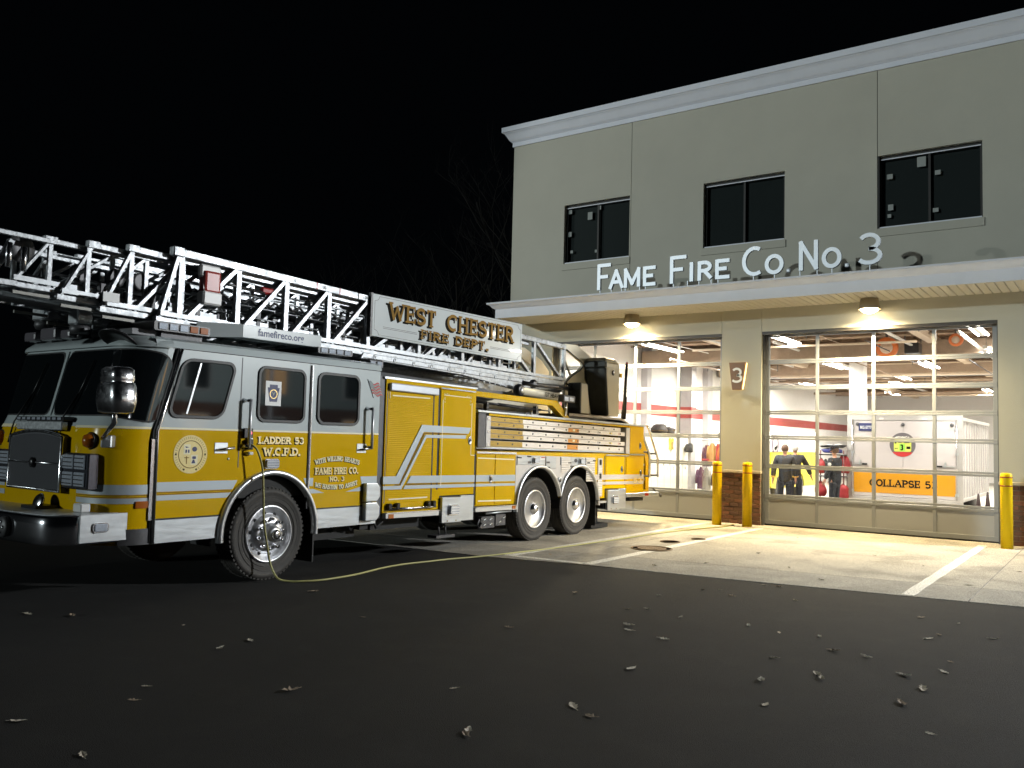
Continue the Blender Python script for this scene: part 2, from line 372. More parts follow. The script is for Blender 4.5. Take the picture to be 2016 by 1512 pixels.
# the apron is poured in slabs with open joints between them
slab_x = [(-12, -6.45), (-6.438, -1.43), (-1.418, 3.85), (3.862, 10)]
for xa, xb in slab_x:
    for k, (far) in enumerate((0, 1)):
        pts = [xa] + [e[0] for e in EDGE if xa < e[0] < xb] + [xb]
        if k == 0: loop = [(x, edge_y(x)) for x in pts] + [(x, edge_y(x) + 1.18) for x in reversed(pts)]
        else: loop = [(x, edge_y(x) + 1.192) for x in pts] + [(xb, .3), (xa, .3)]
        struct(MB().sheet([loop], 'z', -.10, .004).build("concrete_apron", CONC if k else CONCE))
struct(MB().add([(-12, -8.5, 0), (10, -6.2, 0), (10, .3, 0), (-12, .3, 0)], [(0, 1, 2, 3)]).build("apron_joint_bed", STEEL))
def stripe(poly): struct(MB().sheet([poly], 'z', .005, .008).build("bay_marking", PAINT))
def rag(x0, x1, y0, y1, n=26):
    l = [(x0 + random.uniform(-.006, .006), y0 + (y1-y0)*i/n) for i in range(n+1)]; r = [(x1 + random.uniform(-.006, .006), y0 + (y1-y0)*i/n) for i in range(n+1)]
    return l + r[::-1]
stripe(rag(-2.09, -1.95, -7.78, -.3)); stripe(rag(-.815, -.67, -7.66, -.6)); stripe(rag(3.165, 3.31, -7.13, -.45))
stripe([(-1.95, -7.80), (-.815, -7.72), (-.815, -7.60), (-1.95, -7.66)])
RUST = mat("rusty_cast_iron", (0.27, 0.18, 0.10), 0.75, var=0.3, vscale=14, bump=0.4, bscale=30)
def cover(x, y, r, label):
    t = thing("manhole_cover", label, "manhole cover", (x, y, .006)); MB().lathe([(r, 0), (r, .004)], (x, y, .006), (0, 0, 1), 30).build("lid", RUST, t)
    m = MB()
    for k in range(2 if r > .25 else 1): m.lathe([(r*(1-.3*k), 0), (r*(1-.3*k), .006), (r*(.93-.3*k), .006), (r*(.93-.3*k), 0)], (x, y, .0105), (0, 0, 1), 30)
    m.build("ring", RUST, t)
    if r > .25:
        bx = MB().box(x-.03, x+.03, y-.03, y+.03, .0105, .0155).build("stud", RUST, t)
        for i in range(-3, 4):
            for j in range(-3, 4):
                if 0 < i*i + j*j < 8: inst(bx, (x + i*.08, y + j*.08, .013), t)
cover(-.86, -5.42, .33, "large rusty round manhole cover crossed by the white bay line")
cover(-1.05, -4.32, .17, "small iron cover on the concrete behind the large manhole cover")
cover(-.86, -3.55, .13, "smallest iron cover, the one nearest the brick pier")

# ================================================================ FIRE STATION
ST = thing("fire_station", "two storey tan stucco fire station with white cornice and two glazed bay doors", "building", (-1, 0, 0))
WINS = [(-6.03, -4.20), (-2.34, -.50), (1.375, 3.235)]; WZ = (6.09, 7.57)
for xa, xb, hs in ((-7.62, -4.175, [0]), (-4.163, 1.362, [1]), (1.374, 5.6, [])):
    loops = [[(xa, 4.6), (xb, 4.6), (xb, 9.40), (xa, 9.40)]] + [[(WINS[i][0], WZ[0]), (WINS[i][1], WZ[0]), (WINS[i][1], WZ[1]), (WINS[i][0], WZ[1])] for i in hs]
    if xa > 1:
        loops = [[(1.374, 4.6), (5.6, 4.6), (5.6, 9.4), (1.374, 9.4), (1.374, WZ[1]), (3.235, WZ[1]), (3.235, WZ[0]), (1.374, WZ[0])]]
    MB().sheet(loops, 'y', 0, .14).build("wall_panel", STUCCO, ST)
MB().box(-4.2, -4.14, .02, .1, 7.58, 9.4).box(1.34, 1.40, .02, .1, 4.7, 9.4).box(-4.2, -4.14, .02, .1, 4.7, 6.08).build("joint_backing", BLACK, ST)
# lower storey: pieces round the two bay doors
LD, RD, DZ = (-6.30, -1.87), (-.975, 3.46), 4.13
MB().sheet([[(-7.62, 0), (LD[0], 0), (LD[0], DZ), (LD[1] - .004, DZ), (LD[1] - .004, 4.6), (-7.62, 4.6)]], 'y', 0, .3).build("wall_panel", STUCCO, ST)
MB().box(LD[1] + .004, RD[0] - .004, 0, .3, 1.15, 4.6).build("pier", STUCCO, ST)
MB().sheet([[(RD[0] + .004, DZ), (RD[1], DZ), (RD[1], 1.15), (5.6, 1.15), (5.6, 4.6), (RD[0] + .004, 4.6)]], 'y', 0, .3).build("wall_panel", STUCCO, ST)
# side and rear walls, roof
MB().box(-7.62, -7.5, .3, 34.6, 0, 4.6).box(-7.62, -7.5, .14, 34.6, 4.6, 9.4).box(5.48, 5.6, .3, 34.6, 0, 4.6).box(5.48, 5.6, .14, 34.6, 4.6, 9.4).box(-7.5, 5.48, 34.48, 34.6, 0, 9.4).build("outer_wall", STUCCO, ST)
MB().box(-7.5, 5.48, .14, 34.48, 9.30, 9.36).build("roof", STEEL, ST)
# cornice, swept round the corner
def sweep_cornice(prof, xl, xr, zt, name, mats, parent, yb=0.0, back=6.0):
    """prof: (projection, z). runs along the front, then back along the west side"""
    rows = [[(xr, yb - p, z) for p, z in prof], [(xl - p, yb - p, z) for p, z in prof], [(xl - p, yb + back, z) for p, z in prof]]
    return MB().grid(rows, sm=False).build(name, mats, parent)
def ogee(p0, p1, z0, z1, n=8):
    return [(p0 + (p1-p0)*(i/n), z0 + (z1-z0)*(0.5 - 0.5*math.cos(math.pi*i/n))*.75 + (z1-z0)*.25*i/n) for i in range(n+1)]
sweep_cornice([(0.003, 9.34), (.035, 9.34), (.035, 9.45), (.06, 9.46)] + ogee(.06, .215, 9.47, 9.68) + [(.215, 9.69), (.25, 9.70), (.25, 9.83), (0, 9.86)], -7.62, 5.6, 9.8, "cornice", TRIM, ST)
# first-floor windows
FRAME = mat("bronze_window_frame", (0.012, 0.012, 0.012), 0.6)
DIM = mat("unlit_room_board", (0.045, 0.055, 0.055), 0.8)
UPG = glass_mat("upper_window_glass", (0.8, 0.82, 0.82), 1.4)
PAPER = mat("paper_sticker", (0.32, 0.35, 0.34), 0.8)
stick = {0: [(-5.98, 7.42, .1, .1), (-5.42, 7.25, .13, .19), (-5.14, 7.42, .09, .1), (-5.97, 6.85, .09, .12), (-5.9, 6.4, .07, .07), (-5.2, 6.35, .08, .07)],
         2: [(1.52, 7.15, .11, .1), (2.08, 7.36, .16, .2), (2.40, 7.10, .1, .09), (1.54, 6.52, .1, .12), (1.53, 6.35, .07, .07), (2.36, 6.36, .1, .08)]}
for i, (xa, xb) in enumerate(WINS):
    z0, z1 = WZ; xm = (xa + xb) / 2
    wn = MB().sheet([[(xa, z0), (xb, z0), (xb, z1), (xa, z1)], [(xa+.05, z0+.05), (xb-.05, z0+.05), (xb-.05, z1-.05), (xa+.05, z1-.05)]], 'y', .10, .16).build("window", FRAME, ST)
    MB().box(xm-.022, xm+.022, .105, .155, z0+.05, z1-.05).build("mullion", FRAME, wn)
    MB().box(xa+.045, xb-.045, .128, .134, z0+.045, z1-.045).build("pane", UPG, wn)
    MB().box(xa, xb, .2, .21, z0, z1).build("room_behind", DIM, wn)
    MB().box(xa+.03, xb-.03, .085, .10, z1-.075, z1-.055).build("head_trim", TRIM, wn)
    MB().box(xa+.02, xb-.02, .03, .098, z0+.004, z0+.03).build("sill_trim", TRIM, wn)
    MB().box(xa-.04, xb+.03, -.022, -.001, z0-.17, z0-.012).build("sill", STUCCO, ST, bevel=.004)
    for (x, z, a, b) in stick.get(i, []):
        MB().box(x, x+a, .118, .121, z-b/2, z+b/2).build("sticker", PAPER, wn)
# canopy over the bays
CZ = 4.625; CF = -1.30; CL = -7.14
CAN = MB().box(CL+.02, 5.6, CF+.02, -.002, CZ+.03, 4.97).build("canopy", TRIM, ST)
MB().sheet([[(CL, CF), (5.6, CF), (5.6, CF+.018), (CL+.018, CF+.018), (CL+.018, -.003), (CL, -.003)]], 'z', CZ-.01, 4.835).build("fascia", TRIM, CAN)
rows = []
pr = [(0, 4.832), (.012, 4.838)] + ogee(.02, .13, 4.845, 4.935, 7) + [(.13, 4.94), (.16, 4.945), (.16, 4.985), (-.03, 5.0)]
MB().grid([[(5.6, CF-p, z) for p, z in pr], [(CL-p, CF-p, z) for p, z in pr], [(CL-p, -.003, z) for p, z in pr]], sm=False).build("crown_moulding", TRIM, CAN)
MB().add([(CL, CF, 5.0), (5.6, CF, 5.0), (5.6, -.002, 5.06), (CL, -.002, 5.06)], [(0, 1, 2, 3)]).build("canopy_roof", STEEL, CAN)
SOFF = mat("soffit_vinyl", (0.72, 0.68, 0.58), 0.5)
bd = MB().sheet([[(0, CZ+.03), (0, CZ+.018), (.012, CZ), (.130, CZ), (.138, CZ+.018), (.138, CZ+.03)]], 'y', CF+.02, -.004).build("soffit_board", SOFF, CAN)
base = Vector(WL[bd.name]); n_b = int((5.55 - CL - .02) / .148)
bd.location = bd.location + Vector((CL + .02, 0, 0)); WL[bd.name] = base + Vector((CL + .02, 0, 0))
for k in range(1, n_b): inst(bd, base + Vector((CL + .02 + .148*k, 0, 0)), CAN)
# brick base courses with a stone cap
MORT = mat("mortar", (0.34, 0.29, 0.22), 0.9)
BR = [mat("brick_%s" % n, c, 0.85, var=0.2, vscale=20, bump=0.3, bscale=70) for n, c in (("red", (0.17, 0.075, 0.045)), ("brown", (0.13, 0.065, 0.042)), ("dark", (0.105, 0.055, 0.04)))]
def wainscot(xa, xb, reveal):
    wsc = MB().box(xa+.006, xb-.006, .012, .29, 0, 1.09).build("brick_base", MORT, ST)
    MB().box(xa-.012, xb+.012, -.03, .285, 1.092, 1.146).build("stone_cap", mat("cast_stone", (0.52, 0.46, 0.36), 0.8, var=.1), wsc, bevel=.006)
    pro = {}
    for l in (.213, .1, .15):
        for i, m in enumerate(BR): pro[(l, i)] = None
    def brick(x, l, z, mi):
        l = round(l, 3)
        if pro.get((l, mi)) is None:
            b = MB().box(-l/2, l/2, -.012, .03, -.038, .038).build("brick", BR[mi], wsc, bevel=.004); pro[(l, mi)] = b
            place(b, (x, .008, z), wsc)
        else: inst(pro[(l, mi)], (x, .008 + random.uniform(-.002, .002), z), wsc)
    for c in range(12):
        z = .045 + c*.0905; x = xa; first = .213 if c % 2 == 0 else .1
        while x < xb - .02:
            l = min(first, xb - x); first = .213
            if l > .03: brick(x + l/2, l - .012 if l > .05 else l, z, random.choice((0, 0, 1, 1, 2)))
            x += l
        if reveal:                                   # return face into the door opening
            for yy in (.11, .22) if c % 2 else (.16,):
                pass
wainscot(LD[1] + .004, RD[0] - .004, True); wainscot(RD[1], 5.6, False); wainscot(-7.62, LD[0], False)
# bay doors
DFR = mat("bay_door_frame", (0.27, 0.29, 0.32), 0.5, var=0.03)
DPAN = mat("bay_door_panel", (0.37, 0.385, 0.41), 0.45)
PANE = glass_mat("bay_door_glass", (0.93, 0.94, 0.93), 1.45)
JAMB = mat("steel_door_jamb", (0.11, 0.115, 0.12), 0.5, metal=0.4, var=.2)
ROWS = [.10, .62, 1.262, 1.872, 2.404, 2.935, 3.49, 4.06]     # section joints above the solid bottom panel
def bay_door(xa, xb):
    dr = group_part("bay_door", ST, ((xa+xb)/2, .22, 0))
    n = 4; wcol = (xb - xa) / n; st, y0, y1 = .034, .2, .25
    for i in range(n + 1):
        hw = st if 0 < i < n else .055; xc = xa + i*wcol + (.055 if i == 0 else -.055 if i == n else 0)
        MB().box(xc-hw, xc+hw, y0+.004, y1, .03, 4.1).build("stile", DFR, dr, bevel=.004)
    for k, z in enumerate(ROWS):
        h0, h1 = (.045, .045) if 0 < k < 7 else (.065, .0) if k == 0 else (.035, .055)
        if k == 1: h0, h1 = .05, .05
        m = MB()
        if k == 0: m.box(xa, xb, y0, y1-.002, .035, .12)
        else: m.box(xa, xb, y0, y1-.002, z-h0, z-.003).box(xa, xb, y0, y1-.002, z+.003, z+h1)
        m.build("rail", DFR, dr, bevel=.003)
    MB().box(xa, xb, .205, .24, .002, .034).build("bottom_seal", BLACK, dr)
    for i in range(n):
        xl = xa + i*wcol + (st if i else .11); xr = xa + (i+1)*wcol - (st if i < n-1 else .11)
        MB().box(xl, xr, .212, .238, .12, ROWS[1]-.05).build("solid_panel", DPAN, dr)
        for k in range(1, 7):
            MB().box(xl, xr, .223, .229, ROWS[k]+.045, ROWS[k+1]-.045).build("pane", PANE, dr)
    return dr
bay_door(*LD); bay_door(*RD)
for xa, xb in (LD, RD):
    MB().box(xa+.001, xb-.001, .01, .198, 4.065, 4.128).build("head_seal", mat("door_head_steel", (0.045, 0.04, 0.035), 0.5), ST)
    for x, s in ((xa, 1), (xb, -1)):
        MB().box(min(x+.001*s, x+.022*s), max(x+.001*s, x+.022*s), .06, .199, 0, 4.064).build("jamb", JAMB, ST)
        br = MB()
        for z in ROWS[1:7]: br.box(min(x+.023*s, x+.03*s), max(x+.023*s, x+.03*s), .09, .19, z-.05, z+.05)
        br.build("jamb_bracket", STEEL, ST)
# ---------------------------------------------------------------- sign letters standing on the canopy
LET = mat("sign_letter_face", (0.72, 0.77, 0.84), 0.4, metal=0.2, var=0.05, vscale=8)
SG = thing("letter_sign", "row of tall grey metal letters and a numeral standing on the white canopy", "sign", (-1.3, -1.15, 5.03))
def sign_letter(ch, x0, x1, z0, z1, t=.05):
    m = MB(); gw = GL[ch][0]; h = z1 - z0
    glyph(m, ch, x0 - .03*h*0, z0, h, (x1 - x0) / (gw*h), t, lambda p, d: (p[0], -1.12 - d, p[1]), .07, False)
    for st in (x0 + .03, x1 - .04) if ch in 'AMNHR' else ((x0+x1)/2 - (.1 if ch in 'FEI' else 0),):
        m.box(st-.008, st+.008, -1.16, -1.14, 5.01, z0 + .03)
    m.build("letter", LET, SG)
for ch, a, b, h in (('F', -4.40, -4.02, .60), ('A', -4.05, -3.72, .44), ('M', -3.70, -3.28, .44), ('E', -3.24, -2.91, .44), ('F', -2.62, -2.20, .60), ('I', -2.16, -2.02, .43),
                    ('R', -1.96, -1.62, .43), ('E', -1.58, -1.24, .43), ('C', -.96, -.55, .62), ('O', -.49, -.16, .42), ('N', .15, .55, .60), ('O', .63, .95, .42), ('3', 1.27, 1.69, .62)):
    sign_letter(ch, a, b, 5.105 + (.01 if a > -2.3 else 0) + (.02 if a > 0 else 0), 5.105 + h + (.02 if a > 0 else 0), .039)
for x in (-.085, 1.03): MB().box(x, x+.085, -1.19, -1.12, 5.125, 5.21).build("full_stop", LET, SG, bevel=.03, seg=3)
# ---------------------------------------------------------------- canopy lights
LAMPG = mat("canopy_lamp_glow", (1, 0.9, 0.7), 0.5, emit=(1.0, 0.80, 0.48), estr=40.0)
LAMPB = mat("canopy_lamp_housing", (0.34, 0.28, 0.19), 0.5)
for i, (x, lab) in enumerate(((-3.89, "cup shaped canopy light glowing over the bay behind the fire truck"), (1.30, "cup shaped canopy light glowing over the bay with the white trailer"))):
    t = thing("canopy_light", lab, "light", (x, -.38, CZ), "cup lights under the canopy")
    MB().lathe([(.16, 0), (.168, -.02), (.20, -.20), (.22, -.215), (.20, -.215), (.14, -.10), (.02, -.10)], (x, -.38, CZ-.001), (0, 0, 1), 28).build("housing", LAMPB, t)
    MB().lathe([(.03, -.12), (.10, -.13), (.17, -.185), (.15, -.245), (.08, -.285), (.01, -.295)], (x, -.38, CZ), (0, 0, 1), 24).build("lens", LAMPG, t)
    ld = D.lights.new("canopy_lamp", 'SPOT'); lo = D.objects.new("canopy_lamp", ld); COL.objects.link(lo)
    ld.energy = 1900; ld.color = (1.0, 0.79, 0.44); ld.spot_size = R(166); ld.spot_blend = 0.85; ld.shadow_soft_size = 0.07
    lo.location = (x, -.36, CZ - .33)
# ---------------------------------------------------------------- numbered wall lamp on the pier
SCB = mat("sconce_brown", (0.17, 0.09, 0.045), 0.5)
t = thing("wall_lamp", "tapered brown wall lamp with a white numeral on the stucco pier between the bay doors", "lamp", (-1.46, 0, 3.2))
q = [(-1.585, -1.39, 2.88), (-1.655, -1.32, 3.475)]
MB().add([(-1.585,-.03,2.88),(-1.39,-.03,2.88),(-1.30,-.03,3.475),(-1.66,-.03,3.475),(-1.585,-.11,2.88),(-1.39,-.11,2.88),(-1.30,-.11,3.475),(-1.66,-.11,3.475)], [(0,3,2,1),(4,5,6,7),(0,1,5,4),(1,2,6,5),(2,3,7,6),(3,0,4,7)]).build("shade", SCB, t, bevel=.004)
GLOW = mat("sconce_glow", (1, .8, .5), .5, emit=(1.0, 0.62, 0.26), estr=3.0)
MB().add([(-1.60,-.002,2.90),(-1.37,-.002,2.90),(-1.285,-.002,3.46),(-1.675,-.002,3.46),(-1.59,-.028,2.90),(-1.38,-.028,2.90),(-1.295,-.028,3.46),(-1.665,-.028,3.46)], [(0,3,2,1),(4,5,6,7),(0,1,5,4),(1,2,6,5),(2,3,7,6),(3,0,4,7)]).build("glow_plate", GLOW, t)
m = MB(); glyph(m, '3', -1.59, 3.03, .33, .36/(.58*.33)*.62, .024, lambda p, d: (p[0], -.111 - d, p[1]), .008, False); m.build("numeral", WHITE, t)
# ---------------------------------------------------------------- bollards
BOL = mat("bollard_yellow_sleeve", (0.74, 0.52, 0.004), 0.35, var=0.06, vscale=4, spec=.2)
RBAND = mat("bollard_red_tape", (0.28, 0.02, 0.01), 0.4)
for x, y, h, lab in ((-1.715, -.575, 1.335, "yellow bollard with red bands in front of the brick pier, nearer the fire truck"), (-1.085, -.50, 1.345, "yellow bollard with red bands in front of the brick pier, nearer the trailer bay"),
                     (3.63, -.62, 1.325, "yellow bollard standing alone at the far jamb of the trailer bay")):
    t = thing("bollard", lab, "bollard", (x, y, 0), "yellow bollards guarding the bay doors")
    r = .098
    MB().lathe([(r, .004), (r, h-.07), (r*.97, h-.03), (r*.75, h-.006), (.01, h)], (x, y, 0), (0, 0, 1), 32).build("sleeve", BOL, t)
    for z in (h-.09, h-.24): MB().lathe([(r+.001, z), (r+.003, z+.002), (r+.003, z+.019), (r+.001, z+.021)], (x, y, 0), (0, 0, 1), 32).build("band", RBAND, t)
# downpipe at the far corner under the canopy
t = thing("downpipe", "white rain downpipe under the canopy at the dark corner of the station", "downpipe", (-7.35, -.1, 0))
MB().box(-7.42, -7.31, -.12, -.01, .1, 4.62).build("pipe", TRIM, t, bevel=.012); MB().box(-7.46, -7.27, -.15, -.005, 4.2, 4.35).build("collar", TRIM, t, bevel=.01)
# ================================================================ INSIDE THE BAYS
INW = mat("bay_white_wall", (0.84, 0.82, 0.81), 0.6, var=.02)
INR = mat("bay_red_band", (0.36, 0.06, 0.055), 0.5)
FLOORM = ground_mat("bay_floor_concrete", (0.46, 0.43, 0.38), (0.38, 0.36, 0.32), (0.5, 0.47, 0.42), (0.8, 2, 60), 0.45, .05)
struct(MB().box(-7.5, 5.48, .3, 34.5, -.1, .003).build("bay_floor", FLOORM))
IN = group_part("bay_interior", ST, (-1, 8, 0))
def block_wall(xa, xb, ya, yb, zt=5.0):
    return MB().box(xa, xb, ya, yb, .003, zt).build("inner_wall", INW, IN)
block_wall(-7.5, -7.42, .31, 34.4); block_wall(5.40, 5.48, .31, 34.4); block_wall(-7.42, 5.40, 34.36, 34.47)
MB().box(-7.42, -7.412, .4, 34.3, 2.60, 2.96).build("wall_band", INR, IN)
COLG = mat("grey_pilaster", (0.42, 0.40, 0.41), 0.6)
MB().box(-7.42, -7.2, 7.15, 7.45, .003, 4.95).box(-7.42, -7.2, 12.2, 12.6, .003, 4.95).build("pilaster", COLG, IN)
cl = MB().box(-7.30, -6.86, 9.9, 10.3, .003, 4.95).build("column", COLG, IN); MB().box(-7.31, -6.85, 9.89, 10.31, 2.57, 2.96).build("column_band", INR, cl)
cl = MB().box(-1.62, -1.18, 9.9, 10.3, .003, 4.95).build("column", INW, IN)
# ceiling: ribbed steel deck on joists
DECK = mat("ceiling_deck", (0.64, 0.52, 0.40), 0.6); JOI = mat("ceiling_joist", (0.20, 0.135, 0.09), 0.6); DUCT = mat("ceiling_duct", (0.36, 0.27, 0.20), 0.5, metal=.2, var=.15)
rows = []; y = .31
pts = []
while y < 34.3: pts += [(y, 4.98), (y+.07, 4.98), (y+.09, 5.03), (y+.16, 5.03)]; y += .18
dk = MB().grid([[(-7.42, a, b) for a, b in pts], [(5.4, a, b) for a, b in pts]], sm=False).build("ceiling_deck", DECK, IN); dk["kind"] = "stuff"
jo = MB().box(-7.4, 5.38, -.06, .06, 4.70, 4.72).box(-7.4, 5.38, -.008, .008, 4.72, 4.94).box(-7.4, 5.38, -.06, .06, 4.94, 4.96).build("joist", JOI, IN)
WL[jo.name] = Vector((-1, 1.6, 4.83)); jo.location = WL[jo.name] - WL[IN.name]
for y in [3.2 + 1.7*k for k in range(18)]: inst(jo, (-1, y, 4.83), IN)
for x in (-4.0, 1.25): MB().box(x-.11, x+.11, .5, 34.2, 4.52, 4.69).build("girder", DECK, IN)
def pipe(pts, r, m, nm="pipe"): return MB().tube(pts, r, 10).build(nm, m, IN)
pipe([(-7, 5.6, 4.62), (5.2, 5.6, 4.62)], .03, DUCT); pipe([(-6.2, .6, 4.6), (-6.2, 15, 4.6)], .045, INW); pipe([(-7.2, 9.1, 4.40), (5.2, 9.1, 4.40)], .05, INW)
pipe([(.3, .6, 4.66), (.3, 15, 4.66)], .03, DUCT); pipe([(-3.1, .7, 4.55), (-3.1, 15, 4.55)], .025, INW); pipe([(-7.0, 13.9, 4.25), (5.2, 13.9, 4.25)], .06, INW)
pipe([(3.3, .7, 4.6), (3.3, 12, 4.6)], .03, DUCT)
MB().box(-7.3, 5.3, 6.9, 7.6, 4.2, 4.62).build("air_duct", DUCT, IN, bevel=.02); MB().box(-7.3, 5.3, 13.4, 14.1, 4.25, 4.65).build("air_duct", DUCT, IN, bevel=.02)
for y, z in ((17.0, 4.3), (20.5, 4.4), (25.0, 4.3), (29.0, 4.45)): pipe([(-7.0, y, z), (5.2, y, z)], .06, (INW, DUCT)[int(y) % 2])
for x in (-5.6, -2.6, 2.4, 4.3): pipe([(x, 8, 4.58), (x, 33, 4.58)], .05, INW)
rnd = random.Random(77)
for k in range(26):
    z = rnd.uniform(4.05, 4.6); r = rnd.choice((.015, .02, .03, .04)); m_ = rnd.choice((DUCT, INW, DECK, STEEL, INW))
    if k % 2: yy = rnd.uniform(1.2, 26); pipe([(rnd.uniform(-7.2, -2), yy, z), (rnd.uniform(0, 5.2), yy, z)], r, m_)
    else: xx = rnd.uniform(-7, 5); y0_ = rnd.uniform(.8, 8); pipe([(xx, y0_, z), (xx, y0_ + rnd.uniform(4, 18), z)], r, m_)
for k in range(20):
    x, y = rnd.uniform(-7, 5), rnd.uniform(1.5, 20); pipe([(x, y, 4.9), (x, y, rnd.uniform(4.0, 4.4))], .012, STEEL, "hanger")
m = MB()
for k in range(26): m.tube([(-7.3 + k*.5, 1.6, 4.72), (-7.05 + k*.5, 1.6, 4.94), (-6.8 + k*.5, 1.6, 4.72)], .014, 4)
jw = m.build("joist_web", JOI, IN); jb = WL[jw.name].copy()
for y in [2.35 + .85*k for k in range(22)]: inst(jw, (jb.x, y, jb.z), IN)
# ceiling tube lights
TUBE = mat("ceiling_tube_glow", (1, 1, 1), .5, emit=(1.0, 0.95, 0.86), estr=26.0); TB = mat("light_tray", (0.8, 0.79, 0.76), 0.4)
LT = [(-5.3, 4.3, 4.36, "over the red band wall"), (-1.62, 3.4, 4.36, "just inside the trailer bay near the pier"), (2.72, 3.3, 4.36, "just inside the trailer bay near the lone bollard"), (2.5, 7.8, 4.3, "deeper in above the trailer roof"),
      (-2.15, 10.4, 4.28, "deep in beside the white column"), (-5.4, 10.5, 4.3, "deep in above the lockers"), (-1.0, 14.6, 4.2, "near the rear wall behind the column"), (2.6, 13.0, 4.2, "near the rear wall beyond the trailer"), (-3.6, 6.4, 4.3, "above the yellow and white vehicle"), (.55, 10.6, 4.25, "over the middle of the trailer bay"), (-2.0, 18.5, 4.3, "far in, first of the row down the middle"), (2.8, 19, 4.3, "far in along the east side"), (-5.5, 19, 4.3, "far in along the west wall"), (.6, 24.5, 4.3, "far in near the middle of the hall"), (-3.6, 26, 4.3, "far in before the rear wall"), (3.6, 27, 4.3, "farthest in by the east wall")]
for x, y, z, wh in LT:
    t = thing("tube_light", "bright ceiling tube light " + wh, "light", (x, y, z), "tube lights under the bay ceiling")
    MB().sheet([[(x-.05, z), (x-.07, z+.05), (x-.04, z+.08), (x+.04, z+.08), (x+.07, z+.05), (x+.05, z)]], 'y', y-1.15, y+1.15).build("tray", TB, t)
    for dx in (-.05, .05): MB().tube([(x+dx*2, y-1.12, z+.02), (x+dx*2, y+1.12, z+.02)], .024, 8).build("tube", TUBE, t)
    for dy in (-.9, .9): MB().tube([(x, y+dy, z+.1), (x, y+dy, 4.97)], .006, 5).build("hanger", STEEL, t)
    ld = D.lights.new("tube_lamp", 'AREA'); lo = D.objects.new("tube_lamp", ld); COL.objects.link(lo); ld.shape = 'RECTANGLE'; ld.size = .22; ld.size_y = 2.2
    ld.energy = 400; ld.color = (1.0, 0.95, 0.86); lo.location = (x, y, z - .05)
# door openers and hose reels under the ceiling
for x, y, lab in ((.95, 5.9, "black door motor hung from the ceiling of the trailer bay"), (-3.3, 5.9, "black door motor hung over the bay beside the pier")):
    t = thing("door_motor", lab, "motor", (x, y, 4.3)); MB().box(x-.17, x+.17, y-.25, y+.25, 4.14, 4.42).build("housing", BLKP, t, bevel=.02); MB().box(x-.035, x+.035, .5, y-.25, 4.33, 4.37).build("drive_rail", TB, t)
    MB().box(x-.2, x-.18, y-.05, y, 4.42, 4.7).box(x+.18, x+.2, y-.05, y, 4.42, 4.7).build("hanger", STEEL, t)
ORG = mat("orange_hose", (0.62, 0.16, 0.04), 0.5)
for x, y, z, r, lab in ((.38, 5.6, 4.30, .27, "round orange hose reel hung from the ceiling between the tube lights"), (2.0, 5.5, 4.42, .16, "small orange cable reel near the bright tube light by the lone bollard")):
    t = thing("hose_reel", lab, "reel", (x, y, z)); m = MB()
    m.lathe([(r*.6, -.07), (r, -.07), (r, .07), (r*.6, .07)], (x, y, z), (0, 1, .1), 22); m.build("hose_coil", ORG, t)
    MB().lathe([(r*.58, -.09), (r*.58, .09)], (x, y, z), (0, 1, .1), 18).build("hub", mat("reel_hub", (.6, .45, .35), .5), t); MB().box(x-.03, x+.03, y-.03, y+.03, z+r*.9, 4.75).build("bracket", STEEL, t)
# ---------------------------------------------------------------- trailer
TRW = mat("trailer_white", (0.50, 0.46, 0.46), 0.3, coat=.3); TRY = mat("trailer_yellow_band", (0.55, 0.25, 0.006), 0.4, coat=.4)
ty, xa, xb, za, zb = 5.0, -.42, 2.17, .46, 2.50
t = TR = thing("equipment_trailer", "white enclosed trailer with double rear doors, yellow lettered band and round emblem", "trailer", ((xa+xb)/2, ty, 0))
MB().box(xa, xb, ty+.03, ty+5.2, za, zb).build("body", TRW, t, bevel=.02)
rib = MB()
for k in range(11): rib.box(xb+.001, xb+.012, ty+.12+k*.45, ty+.15+k*.45, za+.06, zb-.06)
rib.box(xb+.001, xb+.03, ty+.03, ty+5.1, zb-.09, zb-.01).box(xb+.001, xb+.03, ty+.03, ty+5.1, za, za+.08); rib.build("side_rib", TB, t)
MB().sheet([[(xa-.03, za-.06), (xb+.03, za-.06), (xb+.03, zb+.03), (xa-.03, zb+.03)], [(xa+.1, za+.03), (xb-.1, za+.03), (xb-.1, zb-.10), (xa+.1, zb-.10)]], 'y', ty-.02, ty+.05).build("door_frame", mat("trailer_frame_aluminium", (.5, .48, .47), .4, metal=.4), t, bevel=.006)
xm = (xa+xb)/2
for a, b in ((xa+.11, xm-.004), (xm+.004, xb-.11)): MB().box(a, b, ty-.012, ty+.02, za+.04, zb-.11).build("rear_door", TRW, t, bevel=.004)
MB().box(xa+.13, xb-.13, ty-.016, ty-.0125, .585, 1.085).build("lettered_band", TRY, t)
m = MB(); text(m, "COLLAPSE 53", .10, 1.63, .745, .185, .019, onY(ty-.0165), .003); m.build("lettering", INK, t)
for x in (xa+.22, xm, xb-.2): MB().lathe([(.045, 0), (.04, .02), (.02, .028)], (x, ty-.02, 2.30), (0, -1, 0), 14).build("marker_lamp", STEEL, t)
for x in (xm-.5, xm+.5): MB().box(x-.05, x+.05, ty-.035, ty-.02, zb-.075, zb-.035).build("clearance_lamp", mat("clearance_lens", (.85,.8,.75), .3), t)
for x in (xa+.1, xb-.1):
    MB().tube([(x, ty-.035, za+.02), (x, ty-.035, zb-.08)], .014, 8).build("lock_bar", CHROME, t)
    for z in (.62, 1.6, 2.2): MB().box(x-.04, x+.04, ty-.045, ty-.022, z-.03, z+.03).build("hinge", BRUSH, t)
